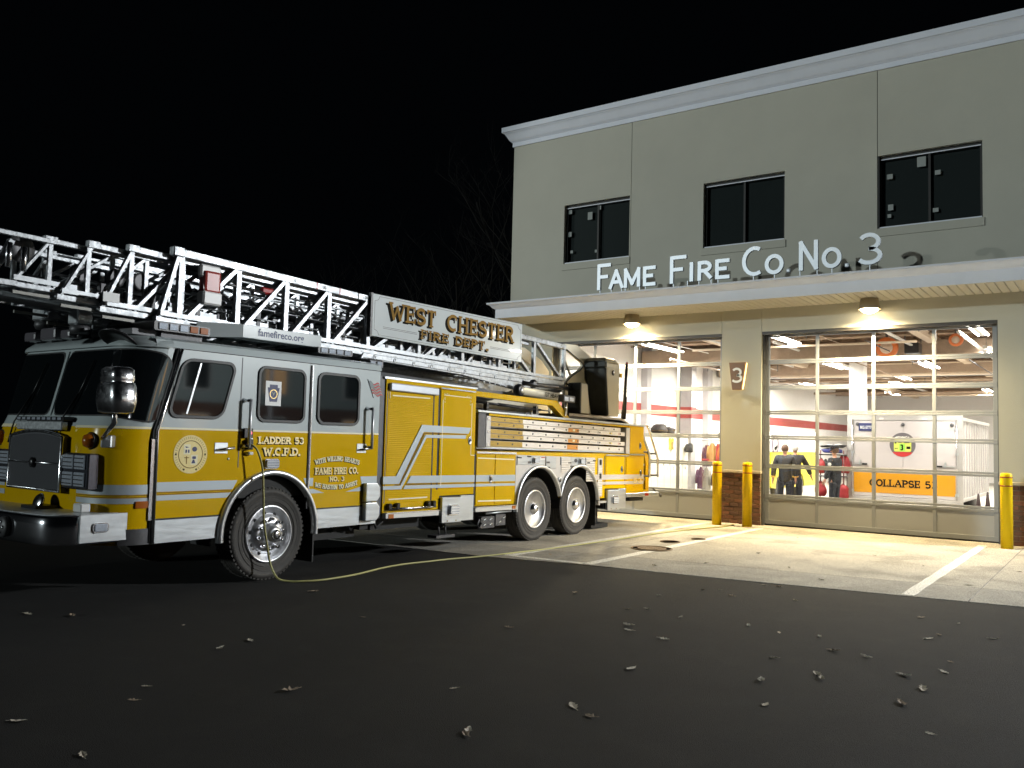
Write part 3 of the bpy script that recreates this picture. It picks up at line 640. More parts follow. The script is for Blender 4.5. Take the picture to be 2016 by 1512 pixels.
for x, s in ((xa+.28, 1), (xb-.35, -1)):
    MB().box(x-.13, x+.2, ty-.04, ty-.02, 1.285, 1.305).build("latch_bar", BRUSH, t); MB().box(x-.02, x+.02, ty-.05, ty-.02, 1.27, 1.40).build("latch", BRUSH, t); MB().box(x+.12*s-.06, x+.12*s+.06, ty-.05, ty-.02, 1.275, 1.315).build("latch_grip", BLKP, t)
pl = MB().box(-.17, .21, ty-.03, ty-.018, 2.13, 2.33).build("number_plate", NAVY, t, bevel=.012)
m = font_mesh("MG-5777L", .105, onY(ty-.031), .001, -.135, 2.185, .68); m.build("plate_number", WHITE, pl)
cx, cz = .865, 1.80
em = MB().sheet([circ(cx, cz, .30, 36)], 'y', ty-.016, ty-.0125).build("emblem", mat("emblem_grey", (.12, .11, .12), .4), t)
m = MB(); m.sheet([[(cx + .296*math.cos(R(a)), cz + .296*math.sin(R(a))) for a in range(218, 323, 8)]], 'y', ty-.019, ty-.0165); m.build("emblem_red_segment", RED, em)
m = MB().sheet([rrect(cx-.20, cx+.20, cz-.17, cz+.13, .04)], 'y', ty-.022, ty-.0195); m.build("emblem_shield", mat("emblem_lime", (.55, .6, .12), .4), em)
m = MB().sheet([[(cx-.07, cz-.15), (cx+.06, cz-.15), (cx+.06, cz+.02), (cx-.07, cz+.02)]], 'y', ty-.025, ty-.0225); m.build("emblem_panel", mat("emblem_green", (.25, .62, .08), .4), em)
m = MB(); glyph(m, '3', cx-.045, cz-.14, .15, .6, .016, onY(ty-.0255), .002, False); m.build("emblem_numeral", INK, em)
m = MB().box(cx+.09, cx+.18, ty-.0255, ty-.0228, cz-.1, cz-.04).box(cx-.18, cx-.14, ty-.0255, ty-.0228, cz+.03, cz+.09).box(cx-.1, cx-.02, ty-.0255, ty-.0228, cz+.05, cz+.1).box(cx+.03, cx+.16, ty-.0255, ty-.0228, cz+.045, cz+.06).box(cx-.18, cx-.11, ty-.0255, ty-.0228, cz-.1, cz-.085); m.build("emblem_device", INK, em)
m = MB()
for k in range(7): m.bar((cx-.2+.05*k, ty-.018, cz+.16+.012*(k % 3)), (cx-.12+.045*k, ty-.018, cz+.20+.012*(k % 2)), .012, .003, up=(0, 1, 0))
m.build("emblem_wave", TB, em)
m = MB()
for k in range(40):
    a = R(k*9+4)
    if k in (28, 29, 30, 31) or k in (8, 28): continue
    m.bar((cx + .345*math.cos(a), ty-.014, cz + .345*math.sin(a)), (cx + .395*math.cos(a), ty-.014, cz + .395*math.sin(a)), .013, .003, up=(0, 1, 0))
m.build("emblem_ring_marks", mat("faint_grey_print", (.45, .43, .43), .6), em)
for s in (-1, 1): MB().lathe([(.3, -.12), (.36, -.08), (.36, .08), (.3, .12)], (xm + s*1.12, ty+2.7, .36), (1, 0, 0), 20).build("wheel", TYRE, t)
# ---------------------------------------------------------------- traffic cones by the trailer
CONEM = mat("dark_cone", (0.05, 0.03, 0.03), .5)
for k, (x, h) in enumerate(((2.40, .66), (2.60, .70), (2.80, .80))):
    c = thing("traffic_cone", ("shortest dark cone beside the white trailer", "middle dark cone of the three beside the trailer", "tallest dark cone, the one farthest from the trailer side")[k], "cone", (x, 6.0, 0), "dark cones beside the trailer")
    MB().box(x-.11, x+.11, 5.89, 6.11, .004, .03).build("base", CONEM, c); MB().lathe([(.095, .03), (.02, h-.01), (.01, h)], (x, 6.0, 0), (0, 0, 1), 18).build("cone", CONEM, c)
# ---------------------------------------------------------------- yellow and white vehicle behind the people
VY = mat("vehicle_lime", (0.62, 0.56, 0.03), .4, coat=.3); VW = mat("vehicle_white", (0.8, 0.8, 0.79), .35, coat=.3)
vx, vy0, vy1 = -3.3, 7.6, 12.4
t = thing("rescue_van", "white van with a lime yellow lower side and round logo standing behind the people", "van", (vx-.95, 9.8, 0))
MB().sheet([[(vy0, 1.5), (vy0+.1, 2.05), (vy0+.35, 2.18), (vy1-.1, 2.2), (vy1, 1.5)]], 'x', vx-1.58, vx).build("body", VW, t, bevel=.04, seg=2)
MB().sheet([[(vy0-.02, .45), (vy0-.02, 1.497), (vy1, 1.497), (vy1, .40), (10.9, .40)] + circ(10.5, .40, .42, 10, 0, 180) + [(9.9, .40), (8.9, .40)] + circ(8.45, .40, .42, 10, 0, 180) + [(8.0, .40)]], 'x', vx-1.60, vx+.012).build("side_panel", VY, t, bevel=.01)
for y in (8.45, 10.5):
    for s in (0, 1): 
        wb = MB().lathe([(.2, -.1), (.36, -.09), (.38, -.05), (.38, .05), (.36, .09), (.2, .1)], (vx - .1 - 1.4*s, y, .385), (1, 0, 0), 22).build("wheel", TYRE, t)
        MB().lathe([(.2, .0), (.2, .02), (.06, .04)], (vx - .0 - 1.6*s, y, .385), (1, 0, 0), 16).build("hubcap", CHROME, wb)
lg = MB().sheet([circ(8.0, 1.72, .30, 30), circ(8.0, 1.72, .24, 30)], 'x', vx+.001, vx+.006).build("logo_ring", mat("logo_purple", (.12, .06, .16), .4), t)
MB().sheet([[(7.9, 1.6), (8.05, 1.55), (8.2, 1.66), (8.15, 1.74), (8.06, 1.66), (7.95, 1.68)]], 'x', vx+.001, vx+.006).build("logo_bird", INK, lg)
MB().box(vx+.001, vx+.01, 9.1, 9.12, .55, 2.1).build("door_gap", BLACK, t); MB().box(vx+.012, vx+.03, 9.25, 9.45, 1.4, 1.44).build("handle", BLKP, t)
# ---------------------------------------------------------------- lockers, bags, coats along the west wall
LOC = mat("locker_cream", (0.74, 0.72, 0.66), .5)
for k in range(9):
    y = 5.6 + k*.48; n = str(k-4) if k > 4 else None
    t = thing("locker", "tall cream locker against the red banded wall" + (" with a painted %s on its door" % ("one", "two", "three", "four")[int(n)-1] if n else ""), "locker", (-7.16, y+.24, 0), "lockers along the red banded wall")
    MB().box(-7.41, -6.98, y+.004, y+.476, .004, 1.93).build("case", LOC, t); MB().box(-6.978, -6.962, y+.02, y+.46, .05, 1.88).build("door", LOC, t, bevel=.004)
    MB().box(-6.961, -6.95, y+.40, y+.42, .95, 1.06).build("latch", STEEL, t)
    if n: font_mesh(n, .15, lambda p, d: (-6.96+d, p[0], p[1]), .002, y+.18, .80).build("number", INK, t)
MB_shelf = MB().box(-7.41, -6.9, 5.55, 10.0, 1.945, 1.985)
tag(MB_shelf.build("wall_shelf", mat("shelf_brown", (.13, .09, .07), .6), None), "long brown shelf resting across the tops of the cream lockers", "shelf")
BAG = mat("dark_kit_bag", (0.035, 0.028, 0.025), .7, var=.3, vscale=12, bump=.5, bscale=14)
def blob(name, c, r, m, label, cat, group=None, seed=1):
    rnd = random.Random(seed); rows = []; nu, nv = 16, 9
    ph = [rnd.uniform(0, 6.28) for _ in range(4)]
    for j in range(nv + 1):
        v = math.pi * j / nv - math.pi/2; row = []
        for i in range(nu + 1):
            u = 2*math.pi*(i % nu)/nu; k = 1 + .13*math.sin(2*u+ph[0]) + .09*math.sin(3*u+ph[1]+2*v) + .08*math.sin(5*v+ph[2])
            z = max(-.75, math.sin(v)*k)
            row.append((c[0] + r[0]*math.cos(v)**.7*math.cos(u)*k, c[1] + r[1]*math.cos(v)**.7*math.sin(u)*k, c[2] + r[2]*z))
        rows.append(row)
    return tag(MB().grid(rows).build(name, m, None), label, cat, group)
blob("kit_bag", (-7.15, 8.0, 2.12), (.22, .42, .17), BAG, "large dark kit bag lying on the shelf above the lockers", "bag", seed=3)
blob("kit_bag", (-7.15, 8.75, 2.10), (.2, .28, .13), BAG, "smaller dark bundle beside the large kit bag on the shelf", "bag", seed=5)
blob("kit_bag", (-5.9, 10.6, 2.0), (.3, .2, .1), BAG, "small dark bag on top of the coat rail by the stucco pier", "bag", seed=9)
VEST = mat("vest_lime", (0.55, 0.55, 0.05), .6)
t = thing("safety_vest", "lime and dark safety vest hanging on a cream locker", "vest", (-6.93, 8.45, 1.62))
MB().sheet([[(8.30, 1.48), (8.62, 1.48), (8.58, 1.62), (8.64, 1.84), (8.53, 1.86), (8.46, 1.76), (8.39, 1.86), (8.28, 1.84), (8.34, 1.62)]], 'x', -6.95, -6.91).build("cloth", VEST, t, bevel=.01)
MB().box(-6.909, -6.903, 8.40, 8.53, 1.5, 1.74).build("back_panel", mat("vest_brown", (.2, .13, .03), .6), t)
def coat(x, y, zt, ln, wd, m, m2, label, seed, cat="coat"):
    rnd = random.Random(seed); t = thing("hanging_coat", label, cat, (x, y, zt), "coats hung on the rail inside the bay")
    rows = []
    for j in range(9):
        f = j/8; z = zt - ln*f; hw = wd*(.32 + .68*min(1, f*3))*(1 + .12*f)
        rows.append([(x + hw*math.cos(2*math.pi*i/14) + .02*math.sin(6*i+seed), y + (.07+.03*f)*math.sin(2*math.pi*i/14)*(1 + .25*math.sin(3*i+seed)), z) for i in range(15)])
    MB().grid(rows).build("cloth", m, t)
    for s in (-1, 1): MB().tube([(x + s*wd*.8, y, zt-.1), (x + s*wd*1.15, y-.02, zt-.32), (x + s*wd*1.1, y-.03, zt-.58)], [.06, .055, .05], 8).build("sleeve", m, t)
    if m2: MB().box(x-wd*1.05, x+wd*1.05, y-.12, y+.12, zt-ln*.72, zt-ln*.64).build("trim_band", m2, t)
    MB().tube([(x, y, zt-.01), (x, y, zt+.08)], .008, 6).build("hook", STEEL, t)
PK = mat("coat_pink_red", (.55, .07, .09), .7); PL = mat("coat_plum", (.10, .04, .08), .8); TN = mat("coat_tan", (.50, .28, .10), .7); GYC = mat("coat_grey", (.26, .24, .21), .8); DKB = mat("coat_dark_brown", (.07, .025, .02), .8); ORC = mat("coat_orange", (.66, .22, .06), .7)
rk = thing("coat_rail", "white clothes rail on posts holding the row of coats", "rail", (-6.2, 10.6, 0))
MB().tube([(-6.95, 10.75, 1.83), (-5.4, 10.75, 1.83)], .022, 8).build("rail", TB, rk); MB().tube([(-6.95, 10.75, 0), (-6.95, 10.75, 1.83)], .02, 8).tube([(-5.4, 10.75, 0), (-5.4, 10.75, 1.83)], .02, 8).build("post", TB, rk)
for a in ((-6.62, 10.75, 1.66, .75, .13, PL, PK, "plum coat with a red band, first on the rail from the lockers", 1), (-6.42, 10.72, 1.72, .72, .14, TN, None, "tan coat hanging beside the plum coat", 2), (-6.22, 10.74, 1.70, .70, .12, PK, None, "pinkish red coat in the middle of the rail", 3),
          (-6.02, 10.72, 1.68, .68, .15, ORC, PK, "orange coat with a red band next to the pinkish red coat", 4), (-5.8, 10.75, 1.70, .8, .13, TN, None, "tan coat last on the rail, half hidden by the stucco pier", 6)): coat(*a)
for a in ((-6.62, 10.2, .90, .75, .12, PL, None, "long plum coat hung low under the rail", 11), (-6.42, 10.2, .86, .78, .13, GYC, None, "long grey coat hung low beside the plum one", 12), (-5.98, 10.25, .85, .45, .2, DKB, None, "dark brown jacket hung low behind the yellow bollard", 13)): coat(*a)
blob("cap_bundle", (-6.80, 9.6, 1.52), (.13, .13, .17), BLKP, "black cap and gear bundle hung on the column edge by the lockers", "gear", seed=21)
# ---------------------------------------------------------------- gear rack with red bags between the van and the trailer
t = thing("gear_rack", "black metal rack loaded with bags between the van and the trailer", "rack", (-.75, 4.9, 0))
for x in (-1.15, -.48): 
    for y in (4.75, 5.1): MB().tube([(x, y, 0), (x, y, 1.62)], .016, 8).build("post", mat("rack_maroon", (.10, .02, .02), .5), t)
for z in (.35, .95, 1.5): MB().box(-1.17, -.46, 4.73, 5.12, z-.015, z+.015).build("shelf", BLKP, t)
RB = mat("red_kit_bag", (.27, .014, .02), .6, bump=.3, bscale=14)
for k, (c, r, m, lab) in enumerate((((-1.07, 4.85, 1.17), (.13, .14, .2), RB, "red bag on the upper shelf of the rack, beside the van"), ((-.50, 4.9, 1.22), (.13, .15, .24), RB, "red bag on the upper shelf behind the person in a peaked cap"), ((-1.08, 4.85, .58), (.13, .14, .2), RB, "red bag on the lowest shelf of the rack"),
        ((-.5, 4.85, .56), (.14, .15, .2), RB, "red bag low on the rack behind the dark trousers"), ((-.8, 4.9, 1.60), (.27, .15, .07), mat("blue_kit_bag", (.03, .04, .22), .5), "flat navy bag on top of the rack"), ((-.95, 4.9, 1.17), (.15, .13, .19), BLKP, "black bag beside the red bag on the upper shelf"), ((-.78, 4.9, 1.72), (.3, .16, .05), BLKP, "flat black bundle lying on the navy bag"))):
    blob("gear_bag", c, r, m, lab, "bag", "bags on the gear rack", seed=30+k)
# ---------------------------------------------------------------- people
SKIN = mat("skin", (.52, .27, .18), .5); UNI = mat("navy_uniform", (.012, .014, .022), .7, bump=.2, bscale=40); HAIRB = mat("brown_hair", (.10, .05, .03), .6); HAIRW = mat("white_hair", (.6, .55, .5), .6)
def skinned(name, verts, edges, radii, root, m, parent, sub=1):
    me = D.meshes.new(name); me.from_pydata(verts, edges, []); o = D.objects.new(name, me); COL.objects.link(o)
    md = o.modifiers.new("skin", 'SKIN'); md.use_smooth_shade = True
    for i, v in enumerate(me.skin_vertices[0].data):
        r = radii[i]; v.radius = r if isinstance(r, tuple) else (r, r); v.use_root = (i == root)
    if sub: sb = o.modifiers.new("sub", 'SUBSURF'); sb.levels = sub; sb.render_levels = sub
    dg = bpy.context.evaluated_depsgraph_get(); me2 = D.meshes.new_from_object(o.evaluated_get(dg)); me2.name = name
    D.objects.remove(o); D.meshes.remove(me)
    for p in me2.polygons: p.use_smooth = True
    me2.materials.clear(); me2.materials.append(m)
    o = D.objects.new(name, me2); COL.objects.link(o); place(o, WL[parent.name] if parent else (0, 0, 0), parent); return o
def person(loc, yaw, label, hair, cap, arm_l, arm_r, sc=1.0, patch=False, cuffs=False):
    """faces +y before yaw. arm_*: elbow and wrist offsets from the shoulder"""
    P = thing("person", label, "person", loc, "people inside the bays")
    ca, sa = math.cos(yaw), math.sin(yaw)
    def L(p): return (sc*(p[0]*ca - p[1]*sa), sc*(p[0]*sa + p[1]*ca), sc*p[2])
    def chain(V, E, Rr, pts, rs, link=None):
        i0 = len(V)
        for k, (p, r) in enumerate(zip(pts, rs)):
            V.append(L(p)); Rr.append(r*sc if not isinstance(r, tuple) else tuple(q*sc for q in r))
            if k: E.append((i0+k-1, i0+k))
        if link is not None: E.append((link, i0))
        return i0
    V, E, Q = [], [], []
    b = chain(V, E, Q, [(0,0,.95), (0,0,1.15), (0,0,1.38), (0,.0,1.50), (0,.015,1.56), (0,.02,1.65), (0,.01,1.74)], [.10, .09, .10, .05, .052, .082, .066])
    hands = []
    for s, (el, wr) in ((-1, arm_l), (1, arm_r)):
        sh = (s*.19, 0, 1.43); e = (sh[0]+s*el[0], sh[1]+el[1], sh[2]+el[2]); wv = (e[0]+s*wr[0], e[1]+wr[1], e[2]+wr[2])
        d = Vector(wv) - Vector(e); d.normalize(); pm = tuple(Vector(wv) + d*.08)
        a = chain(V, E, Q, [sh, e, wv, pm], [.06, .045, .03, (.035, .022)], b+2)
        side = d.cross(Vector((1, 0, 0))); side = side.normalized() if side.length > .1 else Vector((0, 1, 0))
        for k in range(4):
            o_ = side*(.024*(k-1.5)); f0 = Vector(pm) + o_ + d*.01; ln = (.055, .07, .075, .06)[k]
            chain(V, E, Q, [tuple(f0), tuple(f0 + d*ln*.6), tuple(f0 + d*ln + Vector((-s*.018, 0, 0)))], [.010, .009, .007], a+3)
        th = Vector(wv) + d*.03
        chain(V, E, Q, [tuple(th + side*.035), tuple(th + side*.055 + d*.035)], [.011, .009], a+2)
        hands.append((sh, e, wv))
    for s in (-1, 1):
        chain(V, E, Q, [(s*.095,0,.88), (s*.11,.02,.50), (s*.115,-.01,.09), (s*.12,.14,.04)], [.085, .062, .045, .035], b)
    skinned("body", V, E, Q, b, SKIN, P)
    V, E, Q = [], [], []                       # jacket
    b = chain(V, E, Q, [(0,0,.74), (0,0,.95), (0,0,1.2), (0,0,1.40), (0,0,1.49)], [.185, .175, .17, .155, .085])
    for sh, e, wv in hands: chain(V, E, Q, [sh, e, tuple(Vector(wv)*.93 + Vector(e)*.07)], [.095, .078, .064], b+3)
    skinned("jacket", V, E, Q, b, UNI, P)
    V, E, Q = [], [], []
    b = chain(V, E, Q, [(0,0,.90)], [.14])
    for s in (-1, 1): chain(V, E, Q, [(s*.10,0,.80), (s*.112,.02,.50), (s*.115,-.01,.10)], [.105, .085, .07], b)
    skinned("trousers", V, E, Q, b, UNI, P)
    for s in (-1, 1): 
        o = MB(); c = L((s*.115, .05, .05)); o.lathe([(.02, -.05), (.055, -.05), (.06, .0), (.045, .05), (.02, .06)], tuple(Vector(c) + Vector(loc)), (0, 0, 1), 12); o.build("shoe", BLKP, P).scale = (1, 1.6, 1)
    hd = Vector(L((0, .02, 1.66))) + Vector(loc)
    fwd = Vector((-sa, ca, 0)); rt = Vector((ca, sa, 0))
    for s in (-1, 1):
        MB().lathe([(.004, -.004), (.011, 0), (.004, .006)], hd + fwd*.088*sc + rt*(s*.032) + Vector((0, 0, .012)), fwd, 8).build("eye", INK, P)
        MB().lathe([(.008, -.012), (.022, 0), (.008, .012)], hd + rt*(s*.078*sc) + Vector((0, 0, 0)), rt, 10).build("ear", SKIN, P)
    MB().lathe([(.016, -.02), (.012, .012), (.004, .02)], hd + fwd*.092*sc - Vector((0, 0, .012)), fwd, 8).build("nose", SKIN, P)
    MB().tube([hd + fwd*.087*sc + rt*(k*.012) - Vector((0, 0, .05)) for k in (-2, -1, 0, 1, 2)], .004, 6).build("mouth", RED, P)
    if cap:
        MB().lathe([(.092, .035), (.097, .07), (.125, .12), (.118, .14), (.02, .150)], hd, Vector((0, 0, 1)) + fwd*-.12, 20).build("peaked_cap", UNI, P)
        MB().lathe([(.02, .036), (.09, .036), (.092, .042), (.02, .046)], hd + fwd*.06 + Vector((0, 0, -.004)), Vector((0, 0, 1)) + fwd*.18, 18).build("cap_peak", BLKP, P)
    rows = []
    for j in range(6):
        v = R(-35 + 25*j); rows.append([tuple(hd + Vector((0, 0, .02)) - fwd*.018 + (rt*math.cos(u)*.094 - fwd*math.sin(u)*.105)*max(.02, math.cos(v)) + Vector((0, 0, .115*math.sin(v)))) for u in [R(a) for a in range(-20, 205, 20)]])
    MB().grid(rows).build("hair", hair, P)
    if patch: MB().lathe([(.045, 0), (.04, .006)], Vector(loc) + Vector(L((-.28, .0, 1.32))), -rt, 16).build("sleeve_patch", WHITE, P)
    if cuffs:
        for sh, e, wv in hands:
            a = Vector(loc) + Vector(L(tuple(Vector(wv)*.86 + Vector(e)*.14))); b_ = Vector(loc) + Vector(L(tuple(Vector(wv)*.76 + Vector(e)*.24)))
            MB().tube([a, b_], .080*sc, 12).build("cuff_band", mat("gold_cuff", (.6, .33, .04), .5), P)
    return P
person((-1.80, 4.2, 0), R(10), "person seen from behind in a dark uniform coat with gold cuff bands", HAIRB, False, ((.09, -.03, -.28), (.02, .02, -.26)), ((.08, -.02, -.28), (.0, .05, -.25)), .97, cuffs=True)
person((-1.78, 5.0, 0), R(35), "white haired person in dark uniform mostly hidden behind the one with gold cuffs", HAIRW, False, ((.06, .0, -.28), (.0, .06, -.25)), ((.16, .02, -.26), (.10, .06, -.22)), .98)
person((-.50, 4.0, 0), R(78), "person in a dark uniform and peaked cap with a round white sleeve patch", HAIRB, True, ((.03, .05, -.28), (-.02, .12, -.23)), ((.03, .05, -.28), (-.02, .14, -.22)), .965, patch=True)
# ================================================================ THE FIRE TRUCK
SHEAR[0] = True
T, FX, XC = -2.77, -5.27, -4.02
TK = thing("fire_truck", "yellow and grey aerial ladder fire truck parked nose out of the bay", "fire truck", (XC, -8, 0))
def q2(pts): return [(y, zd(z, y)) for y, z in pts]
def mbox(mb, x0, x1, y0, y1, z0, z1, mi=0):
    d = zd(0, (y0+y1)/2); return mb.box(x0, x1, y0, y1, z0+d, z1+d, mi)
def panel(name, pts, m, holes=(), th=.004, x=T, parent=None, bevel=0.0, label=None):
    """a flat sheet on the driver side, th proud of the body plane"""
    return MB().sheet([q2(pts)] + [q2(h) for h in holes], 'x', x - .02, x + th).build(name, m, parent or TK, bevel=bevel, label=label)
def rect(y0, y1, z0, z1): return [(y0, z0), (y1, z0), (y1, z1), (y0, z1)]
# ---------------------------------------------------------------- cab shell
def yf(z):
    pts = [(.5, -13.45), (.8, -13.48), (1.66, -13.50), (1.80, -13.43), (2.56, -13.25), (2.7, -13.2)]
    for a, b in zip(pts, pts[1:]):
        if z <= b[0]: return a[1] + (b[1]-a[1]) * max(0, (z-a[0])/(b[0]-a[0]))
    return pts[-1][1]
CR = .40; L1 = 1.25 - CR
def plan(s, z, off=0.0):
    """point on the cab's front and corner at distance s from the middle (negative: far side)"""
    sg = 1 if s >= 0 else -1; a = abs(s); y0 = yf(z)
    if a <= L1: x, y, nx, ny = a, y0, 0, -1
    else:
        t = (a - L1) / CR
        if t <= math.pi/2: x = L1 + CR*math.sin(t); y = y0 + CR*(1-math.cos(t)); nx, ny = math.sin(t), -math.cos(t)
        else: x = 1.25; y = y0 + CR + (a - L1 - CR*math.pi/2); nx, ny = 1, 0
    return (XC + sg*(x + nx*off), y + ny*off, z)
SMAX = L1 + CR*math.pi/2
def wrap(z0, z1, s0, s1, off, name, m, parent=None, ns=40, nz=3):
    return MB().grid([[plan(s0 + (s1-s0)*i/ns, z0 + (z1-z0)*j/nz, off) for i in range(ns+1)] for j in range(nz+1)]).build(name, m, parent or TK)
SE = SMAX + .12
AC, AR = (-11.485, .555), .70           # front wheel arch
def arch_pts(c, r, a0, a1, n=18): return circ(c[0], c[1], r, n, a0, a1)
def ang(z, r=AR, c=AC): return math.degrees(math.asin((z - c[1]) / r))
CAB = wrap(1.712, 2.56, -SE, SE, 0, "cab", GREY, nz=6)
wrap(.54, 1.712, -SE, SE, 0, "cab_front", YEL, CAB, nz=8)
a1 = ang(.785)
for x0 in (T, FX + .02):
    side = CAB
    def pn(name, pts, m, bevel=0): return MB().sheet([q2(pts)], 'x', x0 - .02, x0).build(name, m, CAB)
    pn("side_panel", [(-13.06, 1.712), (-9.742, 1.712), (-9.742, 2.56), (-12.88, 2.56)], GREY)
    lo = [(-13.06, .785)] + arch_pts(AC, AR, 180 - a1, a1) + [(-9.742, .785), (-9.742, 1.712), (-13.06, 1.712)]
    pn("side_panel", lo, YEL)
MB().box(FX, T-.02, -9.79, -9.745, .6, 2.55).build("cab_back_wall", GREY, CAB)
MB().box(FX+.06, T-.08, -12.95, -9.8, .95, 2.5).box(FX+.06, T-.08, -13.3, -12.9, .55, 1.6).build("cab_light_block", UNDER, CAB)  # unseen dark core added inside the cab to block light
MB().box(T-.60, T-.345, -12.24, -10.74, .56, 1.3).box(FX+.345, FX+.60, -12.24, -10.74, .56, 1.3).build("wheel_well", UNDER, CAB)
def liner(cy, cz, r, x0, x1, nm, par, sh=True):
    rows = [[(x, cy + r*math.cos(R(a)), cz + r*math.sin(R(a))) for x in (x0, x1)] for a in range(-4, 185, 9)]
    MB().grid(rows).build(nm, UNDER, par)
liner(AC[0], AC[1], .69, T-.36, T-.004, "arch_liner", CAB); liner(AC[0], AC[1], .69, FX+.004, FX+.36, "arch_liner", CAB)
# polished skirt below the yellow
sk = [(-12.99, .54), (-12.19, .54), (-12.165, .68), (-12.145, .775), (-12.99, .775)]
panel("skirt", sk, BRUSH, th=.002, parent=CAB); panel("skirt", [(-10.80, .54), (-9.745, .54), (-9.745, .775), (-10.83, .775)], BRUSH, th=.002, parent=CAB)
panel("skirt_trim", rect(-12.99, -12.14, .772, .79), BLACK, th=.004, parent=CAB); panel("skirt_trim", rect(-10.83, -9.99, .772, .79), BLACK, th=.004, parent=CAB)
wrap(.54, .70, SMAX-.25, SMAX+.10, .012, "corner_skirt", STEEL, CAB, ns=10, nz=1)
# roof
MB().sheet([[(FX-.004, 2.556), (FX+.02, 2.63), (FX+.12, 2.665), (XC, 2.70), (T-.12, 2.665), (T-.02, 2.63), (T+.004, 2.556)]], 'y', -13.02, -9.72).build("cab_roof", GREY, CAB)
rows = []
for z, o in ((2.545, .03), (2.575, .035), (2.60, .02), (2.66, -.06), (2.69, -.30)): rows.append([plan(-SMAX + 2*SMAX*i/44, min(z, 2.6), o)[:2] + (z,) for i in range(45)])
MB().grid(rows).build("roof_lip", GREY, CAB)
panel("roof_seam", [(-12.9, 2.549), (-9.742, 2.549), (-9.742, 2.556), (-12.9, 2.556)], BLACK, th=.0055, parent=CAB)
# rub rail highlight painted as a pale line at the paint break; silver stripes
panel("highlight_line", rect(-12.96, -9.742, 1.704, 1.724), CREAM, th=.004, parent=CAB)
wrap(1.700, 1.724, .62, SMAX+.04, .004, "highlight_line", CREAM, CAB, ns=16, nz=1); wrap(1.690, 1.724, -SMAX, -.55, .004, "highlight_line", CREAM, CAB, ns=16, nz=1)
for z0, z1 in ((1.062, 1.160), (.972, 1.026)):
    ya = AC[0] - math.sqrt(.735**2 - (z0-AC[1])**2); yb = AC[0] + math.sqrt(.735**2 - (z0-AC[1])**2)
    panel("silver_stripe", [(-12.96, z0), (ya, z0), (ya+.06, z1), (-12.96, z1)], SILVER, th=.003, parent=CAB)
    panel("silver_stripe", [(yb, z0), (-10.85 if z0 > 1 else -10.66, z0), (-10.85, z1), (yb-.05, z1)], SILVER, th=.003, parent=CAB)
    panel("silver_stripe", [(-10.02 if z0 > 1 else -10.3, z0), (-9.745, z0), (-9.745, z1), (-10.05, z1)], SILVER, th=.003, parent=CAB)
    wrap(z0-.02, z1-.02, .72, SMAX+.06, .003, "silver_stripe", SILVER, CAB, ns=16, nz=1); wrap(z0-.02, z1-.02, -SMAX, -.78, .003, "silver_stripe", SILVER, CAB, ns=16, nz=1)
for z in (1.034, 1.052):
    ya = AC[0] - math.sqrt(.735**2 - (z-AC[1])**2)
    panel("pin_line", rect(-12.96, ya, z-.004, z+.004), GOLDP, th=.003, parent=CAB); wrap(z-.024, z-.016, .72, SMAX+.06, .003, "pin_line", GOLDP, CAB, ns=14, nz=1)
# front corner post trim of the door
m = MB()
for pts in ([(T+.012, -12.735, 2.55), (T+.014, -12.95, 1.76), (T+.014, -12.975, 1.68), (T+.014, -12.97, .545)],): m.tube(pts, .021, 10)
m.build("door_trim", CHROME, CAB)
m = MB()
for pts in ([(T+.004, -12.775, 2.55), (T+.004, -12.99, 1.76), (T+.004, -13.015, 1.68), (T+.004, -13.01, .55)],): m.tube(pts, .014, 8)
m.build("door_seal", BLACK, CAB)
MB().box(T, T+.018, -13.03, -12.985, .78, 1.60).build("hinge", CHROME, CAB)
m = MB(); mbox(m, T-.005, T+.012, -10.955, -10.935, .79, 2.53); m.build("door_seal", BLACK, CAB); m = MB(); mbox(m, T-.005, T+.014, -10.933, -10.917, .96, 2.53); m.build("door_trim", CHROME, CAB)
m = MB(); mbox(m, T-.005, T+.0035, -11.962, -11.953, 1.3, 2.53); m.build("door_gap", STEEL, CAB)
# windshield in two panes wrapping the corners
def ws(s0, s1, off, name, m, grow, parent):
    rows = []; ns, nz = 36, 10
    for j in range(nz+1):
        row = []
        for i in range(ns+1):
            f = i/ns; s = s0 + (s1-s0)*f; a = abs(s)
            wide = max(0, (a - 1.05)/.6)
            zl, zh = 1.835 - .075*min(1, wide*1.2) - grow, 2.505 - .07*wide*wide - grow*-1
            e = min(a - min(abs(s0), abs(s1)), max(abs(s0), abs(s1)) - a); r = .10; rr = .22 if (max(abs(s0), abs(s1)) - a) < (a - min(abs(s0), abs(s1))) else .10
            ins = 0 if e > rr else rr - math.sqrt(max(0, rr*rr - (rr-e)**2))
            z = (zl + ins) + (zh - zl - 2*ins) * j/nz
            lean = .10*(z - 2.15) * max(0, (a-1.2)/.4)
            row.append(plan(s - (lean if s > 0 else -lean), z, off))
        rows.append(row)
    return MB().grid(rows).build(name, m, parent)
for s0, s1 in ((.045, 1.60), (-.045, -1.60)):
    wsn = ws(s0 - (.014 if s0 > 0 else -.014), s1 + (.014 if s1 > 0 else -.014), .006, "windshield_gasket", BLACK, .016, CAB); ws(s0, s1, .011, "windshield", DARKGLASS, 0, CAB)
MB().grid([[plan(s, z, .014) for s in (-.022, 0, .022)] for z in (1.82, 2.1, 2.4, 2.52)]).build("windshield_post", GREY, CAB)
# wipers
for s in (.35, -.62):
    m = MB(); m.tube([plan(s-.06, 1.52, .03), plan(s, 1.75, .05), plan(s+.16, 2.05, .04)], .010, 6); m.tube([plan(s+.1, 1.9, .03), plan(s+.27, 2.40, .03)], .008, 6); m.build("wiper", BLKP, CAB)
